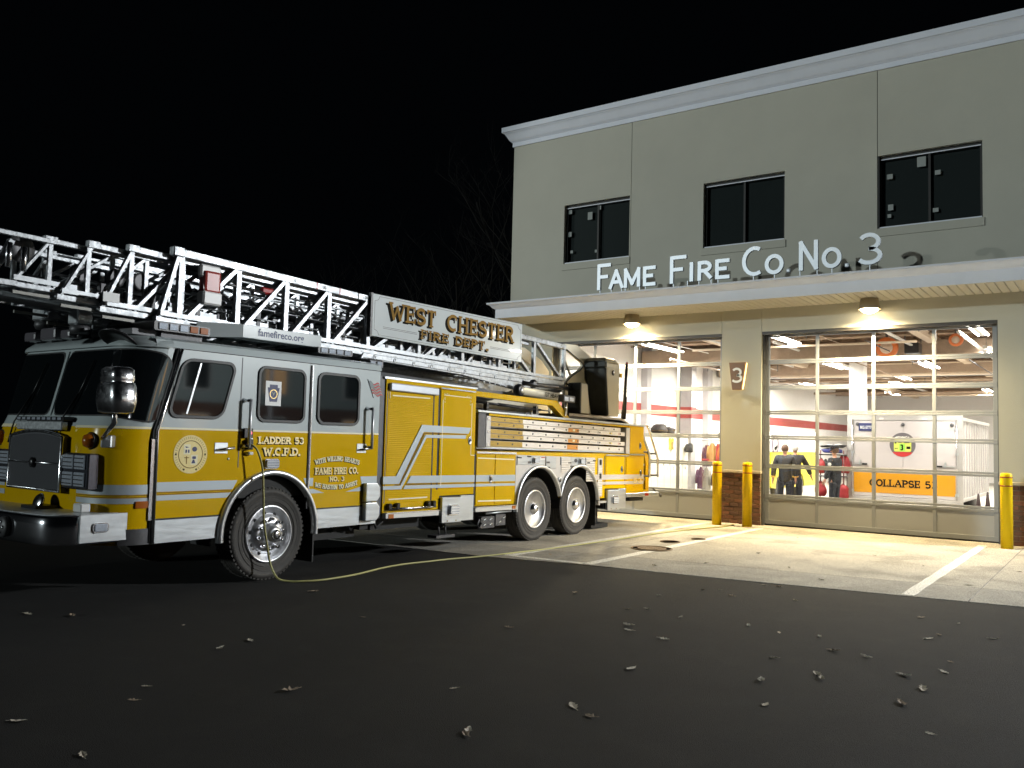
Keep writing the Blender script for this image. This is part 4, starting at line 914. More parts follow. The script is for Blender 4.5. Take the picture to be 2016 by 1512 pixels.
# grille
def arch_top(s): return 1.655 - .055*(s/.54)**2
gp = [(XC-.54, 1.05)] + [(XC + s, 1.05) for s in (.54,)] + [(XC + .54 - 1.08*i/14, arch_top(.54 - 1.08*i/14)) for i in range(15)]
GR = MB().sheet([gp], 'y', -13.56, -13.46).build("grille", mat("grille_mesh", (.10, .105, .115), .5, metal=.3, var=.2, vscale=120), TK, bevel=.006)
m = MB()
for k in range(60):
    x = XC - .515 + k*.0175; m.box(x-.004, x+.004, -13.572, -13.562, 1.07, arch_top(x-XC) - .03)
m.build("grille_bar", mat("grille_bar_grey", (.17, .175, .19), .45, metal=.5), GR)["kind"] = "stuff"
m = MB(); m.tube([(p[0], -13.565, p[1]) for p in gp], .018, 8, closed=True); m.tube([(XC-.53, -13.575, 1.325), (XC+.53, -13.575, 1.325)], .012, 8); m.build("grille_frame", CHROME, GR)
MB().lathe([(.05, 0), (.055, .02), (.02, .035)], (XC, -13.575, 1.325), (0, -1, 0), 16).build("badge", BLKP, GR)
MB().sheet([[(XC-.44, 1.665), (XC+.5, 1.665), (XC+.5, 1.76), (XC-.44, 1.76)]], 'y', -13.56, -13.49).build("cowl_plate", BRUSH, TK, bevel=.01)
LB = MB().box(XC-.46, XC+.54, -13.56, -13.45, 1.765, 1.805).build("light_strip", BLKP, TK, bevel=.006)
for k in range(9): MB().box(XC-.42+k*.105, XC-.35+k*.105, -13.567, -13.561, 1.772, 1.798).build("strip_lamp", LENS, LB)
# headlights and turn lamps
for sg in (1, -1):
    x0, x1 = (XC + .53, XC + 1.03) if sg > 0 else (XC - 1.03, XC - .53)
    hl = MB().box(x0, x1, -13.55, -13.42, 1.085, 1.445).build("headlight_bezel", mat("bezel_chrome", (.22, .23, .27), .2, metal=.9), TK, bevel=.012)
    for i in range(2):
        for j in range(2):
            xa = x0 + .035 + i*.22; za = 1.115 + j*.17
            MB().box(xa, xa+.2, -13.565, -13.552, za, za+.14).build("headlight", LENS, hl, bevel=.008)
            mm = MB()
            for k in range(3): mm.box(xa+.015, xa+.185, -13.571, -13.566, za+.02+k*.042, za+.032+k*.042)
            mm.build("lens_rib", CHROME, hl)
    xt = XC + sg*.93
    tl = MB().lathe([(.078, 0), (.08, .03), (.058, .085), (.01, .105)], (xt, -13.46, 1.57), (0, -1, 0), 20).build("turn_lamp", AMBER, TK); MB().lathe([(.078, 0), (.088, 0), (.088, .03), (.078, .03)], (xt, -13.46, 1.57), (0, -1, 0), 20).build("lamp_ring", BLKP, tl)
# bumper
def bump_loop(z): return None
bp = [(XC-1.19, -13.2), (XC-1.2, -13.70), (XC-1.1, -13.90), (XC-.98, -13.97), (XC-.6, -14.0), (XC+.6, -14.0), (XC+.98, -13.97), (XC+1.1, -13.90), (XC+1.19, -13.75), (XC+1.2, -13.70), (XC+1.2, -13.2)]
BUM = mat("bumper_chrome", (.66, .67, .71), .15, metal=1.0)
def dense(p, n=6):
    out = []
    for a, b in zip(p, p[1:]): out += [(a[0] + (b[0]-a[0])*k/n, a[1] + (b[1]-a[1])*k/n) for k in range(n)]
    return out + [p[-1]]
bl = dense(bp)
for _ in range(10): bl = [bl[0]] + [((a[0]+2*b[0]+c[0])/4, (a[1]+2*b[1]+c[1])/4) for a, b, c in zip(bl, bl[1:], bl[2:])] + [bl[-1]]
def inset(p, f): return (XC + (p[0]-XC)*(1-f*.5), p[1] + f)
BU = MB().grid([[(*inset(p, i_), z_) for p in bl] for z_, i_ in ((.60, .14), (.578, .03), (.582, .012), (.60, .002), (.66, -.004), (.72, -.007), (.78, -.004), (.835, .002), (.852, .012), (.86, .03), (.86, .14))]).build("bumper", BUM, TK)
MB().sheet([[(p[0]*.985 + XC*.015, p[1]+.03) for p in bp]], 'z', .861, .868).build("bumper_deck", BRUSH, BU)
SIDEP = MB().box(XC+1.2, XC+1.225, -13.705, -13.225, .598, .868).build("bumper_plate", BRUSH, BU, bevel=.004)
m = MB(); m.box(XC+1.226, XC+1.25, -13.57, -13.44, .70, .775); m.build("corner_lamp", LENS, BU, bevel=.012, seg=2); MB().sheet([rrect(-13.585, -13.425, .69, .785, .03), rrect(-13.565, -13.445, .705, .77, .02)], 'x', XC+1.226, XC+1.24).build("lamp_ring", CHROME, BU)
for s in (.62, -.62):
    MB().lathe([(.10, 0), (.105, .03), (.09, .05), (.02, .06)], (XC+s-.2, -14.0, .72), (0, -1, 0), 20).build("siren_speaker", STEEL, BU)
    for k in range(5): MB().lathe([(.018, .0), (.004, .012)], (XC+s-.2+.05*math.cos(k*1.257), -14.055, .72+.05*math.sin(k*1.257)), (0, -1, 0), 8).build("speaker_stud", CHROME, BU)
MB().box(XC+.0, XC+.22, -14.03, -14.0, .63, .82).build("bumper_lamp", LENS, BU, bevel=.01); MB().box(XC-.3, XC-.08, -14.03, -14.0, .63, .82).build("bumper_lamp", LENS, BU, bevel=.01)
MB().lathe([(.075, -.02), (.095, 0), (.075, .02)], (XC+.25, -13.62, .93), (0, -1, .3), 18).build("hose_cap", CHROME, BU); MB().box(XC+.1, XC+.4, -13.72, -13.5, .87, .9).build("tray_lid", BLKP, BU)
MB().box(XC+.88, XC+1.03, -13.60, -13.50, .87, .955).build("junction_box", WHITE, BU, bevel=.01)
wrap(.905, .975, SMAX-.08, SMAX+.12, .012, "marker_lamp", AMBER, TK, ns=8, nz=2)
# side windows
def side_window(name, y0, y1, z0, z1, r, lean=0.0, fr=.035, slider=None):
    w = MB().sheet([q2(rrect(y0-fr, y1+fr, z0-fr, z1+fr, r+fr, 6, lean)), q2(rrect(y0, y1, z0, z1, r, 6, lean))], 'x', T-.01, T+.018).build(name, mat("window_rubber", (.035, .038, .040), .5), CAB, bevel=.004)
    MB().sheet([q2(rrect(y0-.003, y1+.003, z0-.003, z1+.003, r, 6, lean))], 'x', T+.001, T+.006).build("pane", DARKGLASS, w)
    if slider is not None:
        zt, zb_ = z1-.01, z0+.01; zm = (z0+z1)/2
        MB().bar((T+.010, slider + lean*(zb_-zm), zd(zb_, slider)), (T+.010, slider + lean*(zt-zm), zd(zt, slider)), .018, .010, up=(1, 0, 0)).build("slider_bar", BRUSH, w)
    return w
side_window("door_window", -12.76, -12.14, 1.86, 2.43, .09, lean=.27, slider=-12.57)
w2 = side_window("door_window", -11.70, -11.06, 1.85, 2.43, .07)
side_window("door_window", -10.80, -10.15, 1.845, 2.43, .08)
# poster inside the second window
pb = MB(); mbox(pb, T+.0065, T+.0085, -11.627, -11.40, 2.01, 2.295); pst = pb.build("poster", WHITE, w2)
ks = [(-.06, .10), (.06, .10), (.06, .065), (.09, .065), (.055, -.10), (-.055, -.10), (-.09, .065), (-.06, .065)]
MB().sheet([[(-11.513 + a*.95, 2.155 + b) for a, b in ks]], 'x', T+.009, T+.0105).build("keystone", NAVY, pst)
MB().sheet([circ(-11.513, 2.145, .056, 24), circ(-11.513, 2.145, .045, 24)], 'x', T+.0108, T+.0116).build("keystone_ring", GOLD, pst)
MB().sheet([[(-11.54, 2.17), (-11.513, 2.125), (-11.486, 2.17), (-11.50, 2.175), (-11.513, 2.15), (-11.526, 2.175)]], 'x', T+.0108, T+.0116).build("keystone_device", PAPER, pst)
# flag decal
m = MB(); mr = MB(); mn = MB()
def fl_(u, v): return (-9.965 + .20*u + .075*(1-v) , 2.40 - .165*(1-v) + .016*math.sin(u*9) - .02*u)
for k in range(5):
    for (mm, v0, v1) in ((mr, k/4.5, (k+.5)/4.5), (m, (k+.5)/4.5, min(1, (k+1)/4.5))):
        if v1 > v0: mm.grid([[(T+.003, *q2([fl_(i/12, v)])[0]) for i in range(13)] for v in (v0, v1)])
mn.grid([[(T+.0045, *q2([fl_(i/12*.42, v)])[0]) for i in range(13)] for v in (.45, 1)])
fo = m.build("flag_decal", PAPER, CAB); mr.build("flag_stripe", RED, fo); mn.build("flag_canton", mat("flag_blue_grey", (.16, .20, .22), .5), fo)
MB().tube([(T+.004, -9.98, 2.43), (T+.004, -9.862, 2.19)], .004, 5).build("flag_staff", STEEL, fo)
# seal on the front door
sc = (-12.567, 1.446); sr = .203
SL = MB().sheet([circ(sc[0], sc[1], sr, 40)], 'x', T+.0005, T+.004).build("door_seal_emblem", mat("seal_gold", (.90, .74, .30), .45, var=.1, vscale=40), CAB)
MB().sheet([circ(*sc, .148, 36), circ(*sc, .140, 36)], 'x', T+.0042, T+.0055).build("seal_ring", GOLDP, SL)
m = MB()
for k in range(44):
    a = R(k*360/44 + 3)
    if abs((math.degrees(a) % 360) - 270) < 24: continue
    m.bar((T+.0048, sc[0] + .165*math.cos(a), sc[1] + .165*math.sin(a)), (T+.0048, sc[0] + .19*math.cos(a), sc[1] + .19*math.sin(a)), .009, .0012, up=(1, 0, 0))
m.build("seal_ring_marks", mat("seal_dull_gold", (.60, .46, .15), .5), SL)
for a in (180, 0, 245, 295): MB().lathe([(.011, 0), (.009, .0015)], (T+.0042, sc[0] + .176*math.cos(R(a)), sc[1] + .176*math.sin(R(a))), (1, 0, 0), 8).build("seal_stud", INK, SL)
m = MB().sheet([rect(sc[0]-.085, sc[0]-.005, sc[1]+.0, sc[1]+.105)], 'x', T+.0042, T+.0052).sheet([rect(sc[0]+.005, sc[0]+.085, sc[1]-.11, sc[1]-.005)], 'x', T+.0042, T+.0052); m.build("seal_quarter", CREAM, SL)
m = MB(); m.sheet([circ(sc[0]+.045, sc[1]+.055, .030, 14, ry=.026)], 'x', T+.0042, T+.0056)
m.sheet([[(sc[0]+.012, sc[1]-.095), (sc[0]+.06, sc[1]-.095), (sc[0]+.045, sc[1]-.055), (sc[0]+.028, sc[1]-.055)]], 'x', T+.0054, T+.0062).sheet([rrect(sc[0]+.02, sc[0]+.065, sc[1]-.05, sc[1]-.02, .01)], 'x', T+.0054, T+.0062)
for u in (-.065, -.035): m.sheet([rrect(sc[0]+u, sc[0]+u+.018, sc[1]+.015, sc[1]+.05, .006)], 'x', T+.0054, T+.0062)
m.sheet([[(sc[0]-.07, sc[1]+.085), (sc[0]-.02, sc[1]+.075), (sc[0]-.06, sc[1]+.066)]], 'x', T+.0054, T+.0062)
m.build("seal_charge", NAVY, SL)
m = MB().sheet([rect(sc[0]-.052, sc[0]-.042, sc[1]-.10, sc[1]-.02)], 'x', T+.0044, T+.0052).sheet([rect(sc[0]-.075, sc[0]-.018, sc[1]-.04, sc[1]-.032)], 'x', T+.0053, T+.006); m.build("seal_scales", GOLDP, SL)
# lettering on the cab: gold leaf over a black shade
def gilt(s, u0, u1, v, h, t, arch=0.0, face=GOLD, parent=None, x=T, name="lettering", off=.022, shade=INK):
    a = MB(); text(a, s, u0 - off*.9, u1 - off*.9, v - off*.75, h, t*1.25, onX(x + .001), .002, arch=arch); o = a.build(name + "_shade", shade, parent or CAB)
    b = MB(); text(b, s, u0, u1, v, h, t, onX(x + .0045), .002, arch=arch); return b.build(name, face, parent or CAB)
PALEG = mat("pale_gold_leaf", (.88, .72, .36), .4, metal=.2, var=.1, vscale=40)
gilt("LADDER 53", -11.69, -11.03, 1.566, .085, .010, face=PALEG, off=.012); gilt("W.C.F.D.", -11.61, -11.08, 1.428, .096, .011, face=PALEG, off=.013)
gilt("WITH WILLING HEARTS", -10.82, -10.09, 1.362, .062, .0065, arch=.05, face=CREAM, off=.008)
gilt("FAME FIRE CO.", -10.82, -10.10, 1.197, .088, .0095, face=PALEG, off=.011); gilt("NO. 3", -10.58, -10.34, 1.108, .062, .0075, face=PALEG, off=.009)
gilt("WE HASTEN TO ASSIST", -10.82, -10.10, 1.01, .058, .0062, arch=-.045, face=CREAM, off=.008)
# handles
def plate_handle(y, z):
    o = MB(); mbox(o, T, T+.006, y-.085, y+.085, z-.06, z+.06); o = o.build("handle_plate", BRUSH, CAB, bevel=.003)
    MB().tube([(T+.02, y-.06, zd(z-.02, y)), (T+.045, y+.02, zd(z-.01, y)), (T+.06, y+.13, zd(z+.005, y))], [.012, .016, .018], 8).build("handle", CHROME, o)
plate_handle(-12.19, 1.515); plate_handle(-10.05, 1.525)
MB().lathe([(.014, 0), (.012, .008)], (T, -12.09, 1.396), (1, 0, 0), 10).build("lock", BRUSH, CAB)
def grab(y, z0, z1):
    g = MB().tube([(T+.085, y, z0-.02), (T+.085, y, z1+.02)], .019, 12).build("grab_rail", mat("knurled_rail", (.66, .68, .71), .42, metal=.6), CAB)
    for z in (z0, z1): MB().tube([(T, y-.03, z), (T+.04, y-.015, z), (T+.085, y, z)], [.03, .016, .024], 10).build("rail_bracket", CHROME, g)
grab(-11.885, 1.54, 2.05); grab(-9.945, 1.54, 2.04)
m = MB(); mbox(m, T, T+.03, -11.915, -11.79, 1.63, 1.74); rb = m.build("charge_indicator", BLKP, CAB, bevel=.006); 
MB().box(T+.031, T+.036, -11.84, -11.815, 1.675, 1.70).build("indicator_light", mat("red_indicator_glow", (1, .1, .1), .4, emit=(1, .08, .12), estr=4), rb)
MB().box(T, T+.05, -11.87, -11.79, 1.44, 1.475).build("socket_lid", WHITE, CAB, bevel=.006); MB().box(T, T+.06, -11.88, -11.80, 1.50, 1.62).build("shore_socket", BLKP, CAB, bevel=.01); MB().box(T, T+.03, -11.85, -11.79, 1.58, 1.63).build("socket_tag", BRUSH, CAB)
def warn_lamp(y, z, w_, h_, x=T, m_=LENS):
    o = MB().sheet([rrect(y-w_/2, y+w_/2, z-h_/2, z+h_/2, h_*.22)], 'x', x, x+.025).build("warning_lamp", CHROME, TK, bevel=.006)
    MB().sheet([rrect(y-w_/2+.012, y+w_/2-.012, z-h_/2+.012, z+h_/2-.012, h_*.18)], 'x', x+.0255, x+.05).build("lens", m_, o, bevel=.008)
    mm = MB()
    for k in range(3): mm.box(x+.051, x+.055, y-w_/2+.02, y+w_/2-.02, z-h_*.3+k*h_*.25, z-h_*.25+k*h_*.25)
    mm.build("lens_rib", WHITE, o)
warn_lamp(-11.505, 1.338, .20, .115)
# steps of the rear cab door
for z0, z1 in ((.832, 1.075), (.585, .822)):
    m = MB(); m.sheet([[(-10.0, z0), (-9.80, z0), (-9.745, z0+.06), (-9.745, z1-.06), (-9.80, z1), (-10.0, z1)]], 'x', T-.01, T+.075); m.build("step_guard", BRUSH, CAB, bevel=.012, seg=2)
# wheel arch trim and mud flap
m = MB(); rows = []
for k in range(33):
    a = R(-6 + 192*k/32); c, s_ = math.cos(a), math.sin(a)
    rows.append([(T - .02, AC[0] + .715*c, AC[1] + .715*s_), (T+.035, AC[0] + .712*c, AC[1] + .712*s_), (T+.055, AC[0] + .69*c, AC[1] + .69*s_), (T+.045, AC[0] + .655*c, AC[1] + .655*s_), (T-.02, AC[0] + .65*c, AC[1] + .65*s_)])
m.grid(rows).build("wheel_arch", POLISH, TK)
for xa_ in (T-.45, FX+.02): MB().box(xa_, xa_+.43, -10.80, -10.78, .14, .62).build("mud_flap", BLACK, TK)
# ---------------------------------------------------------------- mirror
MX, MY = -2.26, -13.72
m = MB(); rows = []
for z, w_, d in ((1.835, .10, .07), (1.85, .17, .11), (1.95, .19, .13), (2.09, .175, .125), (2.115, .155, .11), (2.13, .15, .105), (2.145, .155, .115), (2.24, .145, .11), (2.265, .11, .08), (2.27, .02, .02)):
    rows.append([(MX + w_*math.copysign(abs(math.cos(u))**.45, math.cos(u)), MY + d*math.copysign(abs(math.sin(u))**.6, math.sin(u)), z) for u in [2*math.pi*i/28 for i in range(29)]])
MI = m.grid(rows).build("mirror", CHROME, TK)
MB().tube([(-2.93, -13.44, 1.58), (-2.75, -13.55, 1.60), (MX-.05, MY+.02, 1.75), (MX-.02, MY, 1.87)], .024, 8).build("mirror_arm", CHROME, MI)
m = MB(); m.bar((-2.96, -13.34, 1.57), (-2.78, -13.50, 1.57), .10, .12); m.build("mirror_bracket", BRUSH, MI, bevel=.01)
# ---------------------------------------------------------------- cab roof equipment
RL = MB().sheet([rrect(-12.93, -12.25, 2.745, 2.845, .02)], 'x', -3.9, -2.98).build("light_bar", BLKP, TK, bevel=.012, seg=2)
for k in range(5): MB().box(-2.978, -2.968, -12.88+k*.125, -12.78+k*.125, 2.76, 2.83).build("bar_lens", (LENS, LENS, LENS, AMBER, AMBER)[k], RL, bevel=.004)
MB().box(-3.8, -3.05, -12.8, -12.3, 2.67, 2.745).build("bar_foot", STEEL, RL)
RR = MB().sheet([rrect(-10.66, -10.06, 2.72, 2.80, .02)], 'x', -3.9, -2.98).build("light_bar", BLKP, TK, bevel=.01, seg=2)
for k in range(4): MB().box(-2.978, -2.968, -10.62+k*.135, -10.51+k*.135, 2.73, 2.79).build("bar_lens", LENS, RR, bevel=.004)
# long lettered box beside the ladder over the cab
UB = MB().sheet([[(-11.74, 2.80), (-10.52, 2.80), (-10.52, 2.955), (-11.74, 2.955)]], 'x', -3.35, -3.08).build("ladder_side_box", PANELW, TK, bevel=.006)
MB().add([(-3.08, -11.74, 2.80), (-3.08, -11.74, 2.955), (-3.3, -12.2, 2.94), (-3.3, -12.2, 2.77), (-3.34, -11.74, 2.80), (-3.34, -11.74, 2.955)], [(0, 3, 2, 1), (1, 2, 5), (0, 4, 3), (2, 3, 4, 5)]).build("box_nose", PANELW, UB)
font_mesh("famefireco.org", .118, onX(-3.0798), .002, -11.52, 2.845, 1.02).build("lettering", mat("blue_print", (.05, .07, .16), .5), UB)
MB().box(-3.9, -3.1, -13.1, -12.7, 2.69, 2.75).build("roof_rack", STEEL, TK)
# roof-front speaker, beacons and floodlights
MB().lathe([(.05, -.06), (.17, -.02), (.205, .01), (.19, .016), (.10, -.0), (.05, -.02)], (-3.05, -13.27, 2.60), (.12, -.5, -.9), 24).build("horn_speaker", BLKP, TK)
for x, w_, h_ in ((-4.85, .26, .11), (-4.45, .34, .14), (-4.08, .2, .1)):
    b = MB().box(x-w_/2, x+w_/2, -13.3, -13.02, 2.66, 2.66+h_).build("roof_beacon", mat("smoked_lens", (.14, .13, .145), .2, coat=.5), TK, bevel=.03, seg=2)
for x in (-3.62, -3.42):
    b = MB().lathe([(.07, 0), (.085, .05), (.06, .10), (.0, .11)], (x, -13.15, 2.65), (0, -.3, 1), 18).build("roof_beacon", STEEL, TK)
for x, y, z, w_ in ((-4.72, -13.2, 2.88, .24), (-3.95, -13.2, 2.79, .2)):
    f = MB().box(x-w_/2, x+w_/2, y-.09, y+.09, z+.02, z+.22).build("flood_lamp", BRUSH, TK, bevel=.015); MB().lathe([(.10, 0), (.11, -.06), (.09, -.1)], (x, y, z+.02), (0, 0, 1), 18).build("lamp_base", STEEL, f); MB().tube([(x, y, 2.66), (x, y, z-.05)], .03, 8).build("stem", STEEL, f)
sp = MB(); mbox(sp, -3.1, -2.94, -9.80, -9.50, 2.60, 2.725); sp = sp.build("scene_lamp", STEEL, TK, bevel=.02); 
for y in (-9.73, -9.60): MB().box(-2.938, -2.925, y-.05, y+.05, 2.63, 2.70).build("lens", LENS, sp, bevel=.006)
# ---------------------------------------------------------------- wheels
SHEAR[0] = False
RIM = mat("polished_rim", (.80, .81, .84), .38, metal=1.0, rvar=.06, vscale=14); RIMD = mat("inner_rim", (.05, .048, .045), .5, metal=.4)
def wheel(y, steer, sg=1, xo=None):
    x = (xo if xo is not None else (T - .03)) if sg > 0 else (FX + .03); d = (sg, 0, 0); z = .528
    pr = [(.30, -.30), (.42, -.31), (.50, -.29), (.528, -.26)]
    for k in range(5): pr += [(.528, -.245+.045*k), (.516, -.24+.045*k), (.516, -.228+.045*k), (.528, -.223+.045*k)]
    pr += [(.528, -.03), (.505, -.004), (.47, .006), (.465, .002), (.40, .008), (.345, -.002), (.315, -.015)]
    w = MB().lathe(pr, (x, y, z), d, 48, cap=False).build("wheel", TYRE, TK)
    # tread blocks and sidewall ribs
    mm = MB()
    for k in range(60):
        a = 2*math.pi*k/60; c, s_ = math.cos(a), math.sin(a)
        for xo_ in (-.055, -.25): mm.bar((x+sg*(xo_-.02), y + .52*c, z + .52*s_), (x+sg*(xo_+.04), y + .52*c, z + .52*s_), .030, .022, up=(0, c, s_))
    mm.build("tread", TYRE, w)["kind"] = "stuff"
    mm = MB()
    for r in (.425, .375): mm.lathe([(r-.004, .004), (r, .012), (r+.004, .004)], (x, y, z), d, 40, cap=False)
    mm.build("sidewall_rib", TYRE, w)
    if steer:
        MB().lathe([(.335, -.03), (.332, .012), (.318, .02), (.306, .012), (.296, -.03), (.27, -.05), (.215, -.018), (.20, .006), (.15, .012), (.13, .014), (.10, .05), (.095, .10), (.07, .125), (.01, .13)], (x, y, z), d, 48).build("rim", RIM, w)
        for k in range(10):
            a = 2*math.pi*k/10 + .2
            MB().lathe([(.026, 0), (.022, .03), (.018, .05), (.004, .056)], (x+sg*.008, y + .168*math.cos(a), z + .168*math.sin(a)), d, 8).build("lug_nut", CHROME, w)
            MB().lathe([(.024, 0), (.022, .004)], (x-sg*.03, y + .237*math.cos(a+.31), z + .237*math.sin(a+.31)), d, 10).build("hand_hole", BLACK, w)
        MB().lathe([(.06, .0), (.055, .02), (.02, .03)], (x+sg*.128, y, z), d, 16).build("hub_cap", CHROME, w)
    else:
        MB().lathe([(.325, -.02), (.322, .006), (.305, .012), (.292, .0), (.285, -.10), (.272, -.16), (.25, -.185), (.238, -.19)], (x, y, z), d, 44).build("rim", RIM, w)
        MB().lathe([(.245, -.192), (.2, -.197), (.13, -.2), (.02, -.2)], (x, y, z), d, 30).build("rim_disc", RIMD, w)
        MB().lathe([(.125, -.2), (.12, -.08), (.10, -.01), (.06, .03), (.01, .042)], (x, y, z), d, 26).build("hub_cap", CHROME, w)
        for k in range(10):
            a = 2*math.pi*k/10; MB().lathe([(.02, -.19), (.018, -.13), (.003, -.125)], (x, y + .165*math.cos(a), z + .165*math.sin(a)), d, 8).build("lug_nut", STEEL, w)
for y, st in ((-11.465, True), (-5.90, False), (-4.55, False)): wheel(y, st); wheel(y, st, -1)
SHEAR[0] = True
MB().box(-4.6, -3.44, -13.2, -2.2, .48, .92).build("chassis", UNDER, TK)
for y in (-11.46, -5.9, -4.55): MB().tube([(FX+.2, y, .53-sz(y)), (T-.2, y, .53-sz(y))], .09, 10).build("axle", UNDER, TK)
for a in ((-5.0, -3.0, -10.6, -9.9, .36, .75), (-5.1, -3.0, -9.6, -8.6, .42, .7), (-4.9, -3.3, -7.7, -6.9, .4, .8)): MB().box(*a).build("under_tank", UNDER, TK)
m = MB()
for y, x in ((-10.4, -2.95), (-10.15, -2.9), (-9.85, -2.95), (-9.72, -2.85)): m.tube([(x, y, .58), (x+.02, y+.04, .50), (x-.03, y+.10, .46), (x, y+.2, .55)], .018, 6)
m.box(-3.1, -2.85, -9.95, -9.8, .46, .56).build("under_hose", UNDER, TK)

# ---------------------------------------------------------------- body behind the cab
BODY = MB().sheet([q2([(-9.62, .66), (-8.45, .66), (-8.45, .85), (-7.64, .85), (-7.64, 2.44), (-9.62, 2.46)])], 'x', FX+.01, T).build("body", YEL, TK)
panel("body_end_frame", [(-9.735, .6), (-9.63, .6), (-9.63, 2.48), (-9.735, 2.50)], STEEL, th=-.06, parent=BODY)
m = MB().sheet([q2([(-9.66, 2.462), (-7.62, 2.442), (-7.62, 2.462), (-9.66, 2.492)])], 'x', FX, T+.012); m.build("top_trim", BRUSH, BODY)
# lower half with the two rear arches
rc = [(-5.85, .555), (-4.52, .555)]; RA = .68
def arch2(c, a0, a1): return circ(c[0], c[1] + .0, RA, 16, a0, a1)
low = [(-7.635, .66), (-6.56, .645)] + [(-5.85 - .68, .62)] + [(c_[0], c_[1]) for c_ in circ(-5.85, .555, .68, 16, 172, 12)] + [(-5.185, .74)] + [(c_[0], c_[1]) for c_ in circ(-4.52, .555, .68, 16, 168, 4)] + [(-3.84, .62), (-3.55, .62), (-3.55, .80), (-2.72, .78), (-2.72, .67), (-1.92, .67), (-1.92, 1.435), (-2.6, 1.455), (-7.635, 1.50)]
LB2 = MB().sheet([q2(low)], 'x', T-.03, T).build("lower_body", YEL, TK)
MB().box(FX+.01, T-.32, -7.62, -2.0, 1.0, 1.62).build("body_core", YEL, LB2); MB().sheet([q2([(-7.6, .7), (-6.56, .7), (-6.5, 1.28), (-3.9, 1.28), (-3.8, .7), (-1.95, .7), (-1.95, 1.4), (-7.6, 1.4)])], 'x', FX+.01, FX+.3).build("far_side", YEL, LB2)
MB().box(T-.55, T-.305, -6.6, -3.8, .62, 1.4).build("wheel_well", UNDER, LB2)
RB2 = MB().sheet([q2([(-2.60, 1.44), (-1.935, 1.43), (-1.935, 2.02), (-2.60, 2.03)])], 'x', FX+.01, T).build("rear_body", YEL, TK)
for cy_ in (-5.85, -4.52): liner(cy_, zd(.555, cy_), .675, T-.56, T-.004, "arch_liner", LB2)
# rolling shutter of many thin slats
m = MB(); n = 58; z0, z1 = .80, 2.285
for k in range(n):
    a = z0 + (z1-z0)*k/n; b = z0 + (z1-z0)*(k+.95)/n
    m.add([(T+.001, -9.565, a), (T+.001, -8.65, a), (T+.0035, -9.565, (a+b)/2), (T+.0035, -8.65, (a+b)/2), (T+.001, -9.565, b), (T+.001, -8.65, b)], [(0, 1, 3, 2), (2, 3, 5, 4)])
SH = m.build("roller_shutter", YEL, BODY); SH["kind"] = "stuff"
m = MB(); mbox(m, T, T+.05, -9.575, -8.57, 2.30, 2.405); m.build("shutter_box", mat("satin_silver", (.60, .64, .70), .35, metal=.35), BODY, bevel=.012)
panel("shutter_guide", rect(-8.645, -8.62, .79, 2.29), BLACK, th=.003, parent=BODY); panel("shutter_guide", rect(-9.60, -9.585, .79, 2.40), STEEL, th=.002, parent=BODY)
panel("gold_rule", rect(-9.50, -8.72, 2.235, 2.252), CREAM, th=.0085, parent=BODY); panel("gold_rule", rect(-9.555, -9.545, 2.20, 2.29), CREAM, th=.0085, parent=BODY); panel("gold_rule", rect(-9.51, -8.72, .833, .85), CREAM, th=.0085, parent=BODY)
bar = MB().tube([(T+.045, -9.55, zd(.716, -9.55)), (T+.045, -8.58, zd(.706, -8.58))], .016, 10).build("lift_bar", CHROME, BODY)
for y in (-9.52, -9.36, -8.72, -8.61): m = MB(); mbox(m, T, T+.06, y-.035, y+.035, .70, .79); m.build("bar_latch", BLKP, bar, bevel=.01)
# tall hinged door with gold scroll corners
D2 = panel("compartment_door", rect(-8.49, -7.70, .95, 2.385), YEL, th=.014, parent=BODY, bevel=.004)
panel("door_gap", rect(-8.525, -8.494, .94, 2.39), BLACK, th=.002, parent=BODY)
m = MB(); mbox(m, T, T+.03, -8.5, -7.68, 2.392, 2.412); m.build("drip_rail", CHROME, BODY)
m = MB()
for a, b in (((-8.40, 2.31), (-7.80, 2.30)), ((-8.44, 2.24), (-8.44, .99)), ((-7.755, 2.22), (-7.755, 1.435)), ((-7.755, 1.435), (-7.66, 1.432))):
    m.bar((T+.0155, *q2([a])[0]), (T+.0155, *q2([b])[0]), .011, .002, up=(1, 0, 0))
def curl(y, z, sy, sz_, s):
    for k, (oy, oz, r, a0) in enumerate(((.0, 0, .022, 0), (.055, .008, .018, 60), (.10, .012, .014, 120), (.008, -.055, .018, 60), (.012, -.10, .014, 100))):
        pts = [(T+.0155, y + sy*(oy + r*(1-i/14)*math.cos(R(a0 + i*34))), zd(z + sz_*(oz + r*(1-i/14)*math.sin(R(a0 + i*34))), y)) for i in range(13)]
        m.tube(pts, .003*s, 4)
curl(-8.41, 2.31, 1, 1, 1.1); curl(-7.785, 2.30, -1, 1, 1.1)
m.build("gold_scroll", CREAM, BODY)
def dring(y, z, parent, x=T+.014):
    y0 = y; zz = zd(z, y); o = MB().lathe([(.052, 0), (.054, .006), (.044, .012), (.03, .004)], (x, y, zz), (1, 0, 0), 22).build("latch_ring", CHROME, parent); o.scale = (1, .85, 1.3)
    MB().lathe([(.03, .004), (.012, .02), (.004, .022)], (x, y, zz), (1, 0, 0), 12).build("latch_handle", STEEL, o)
dring(-7.785, 1.655, BODY)
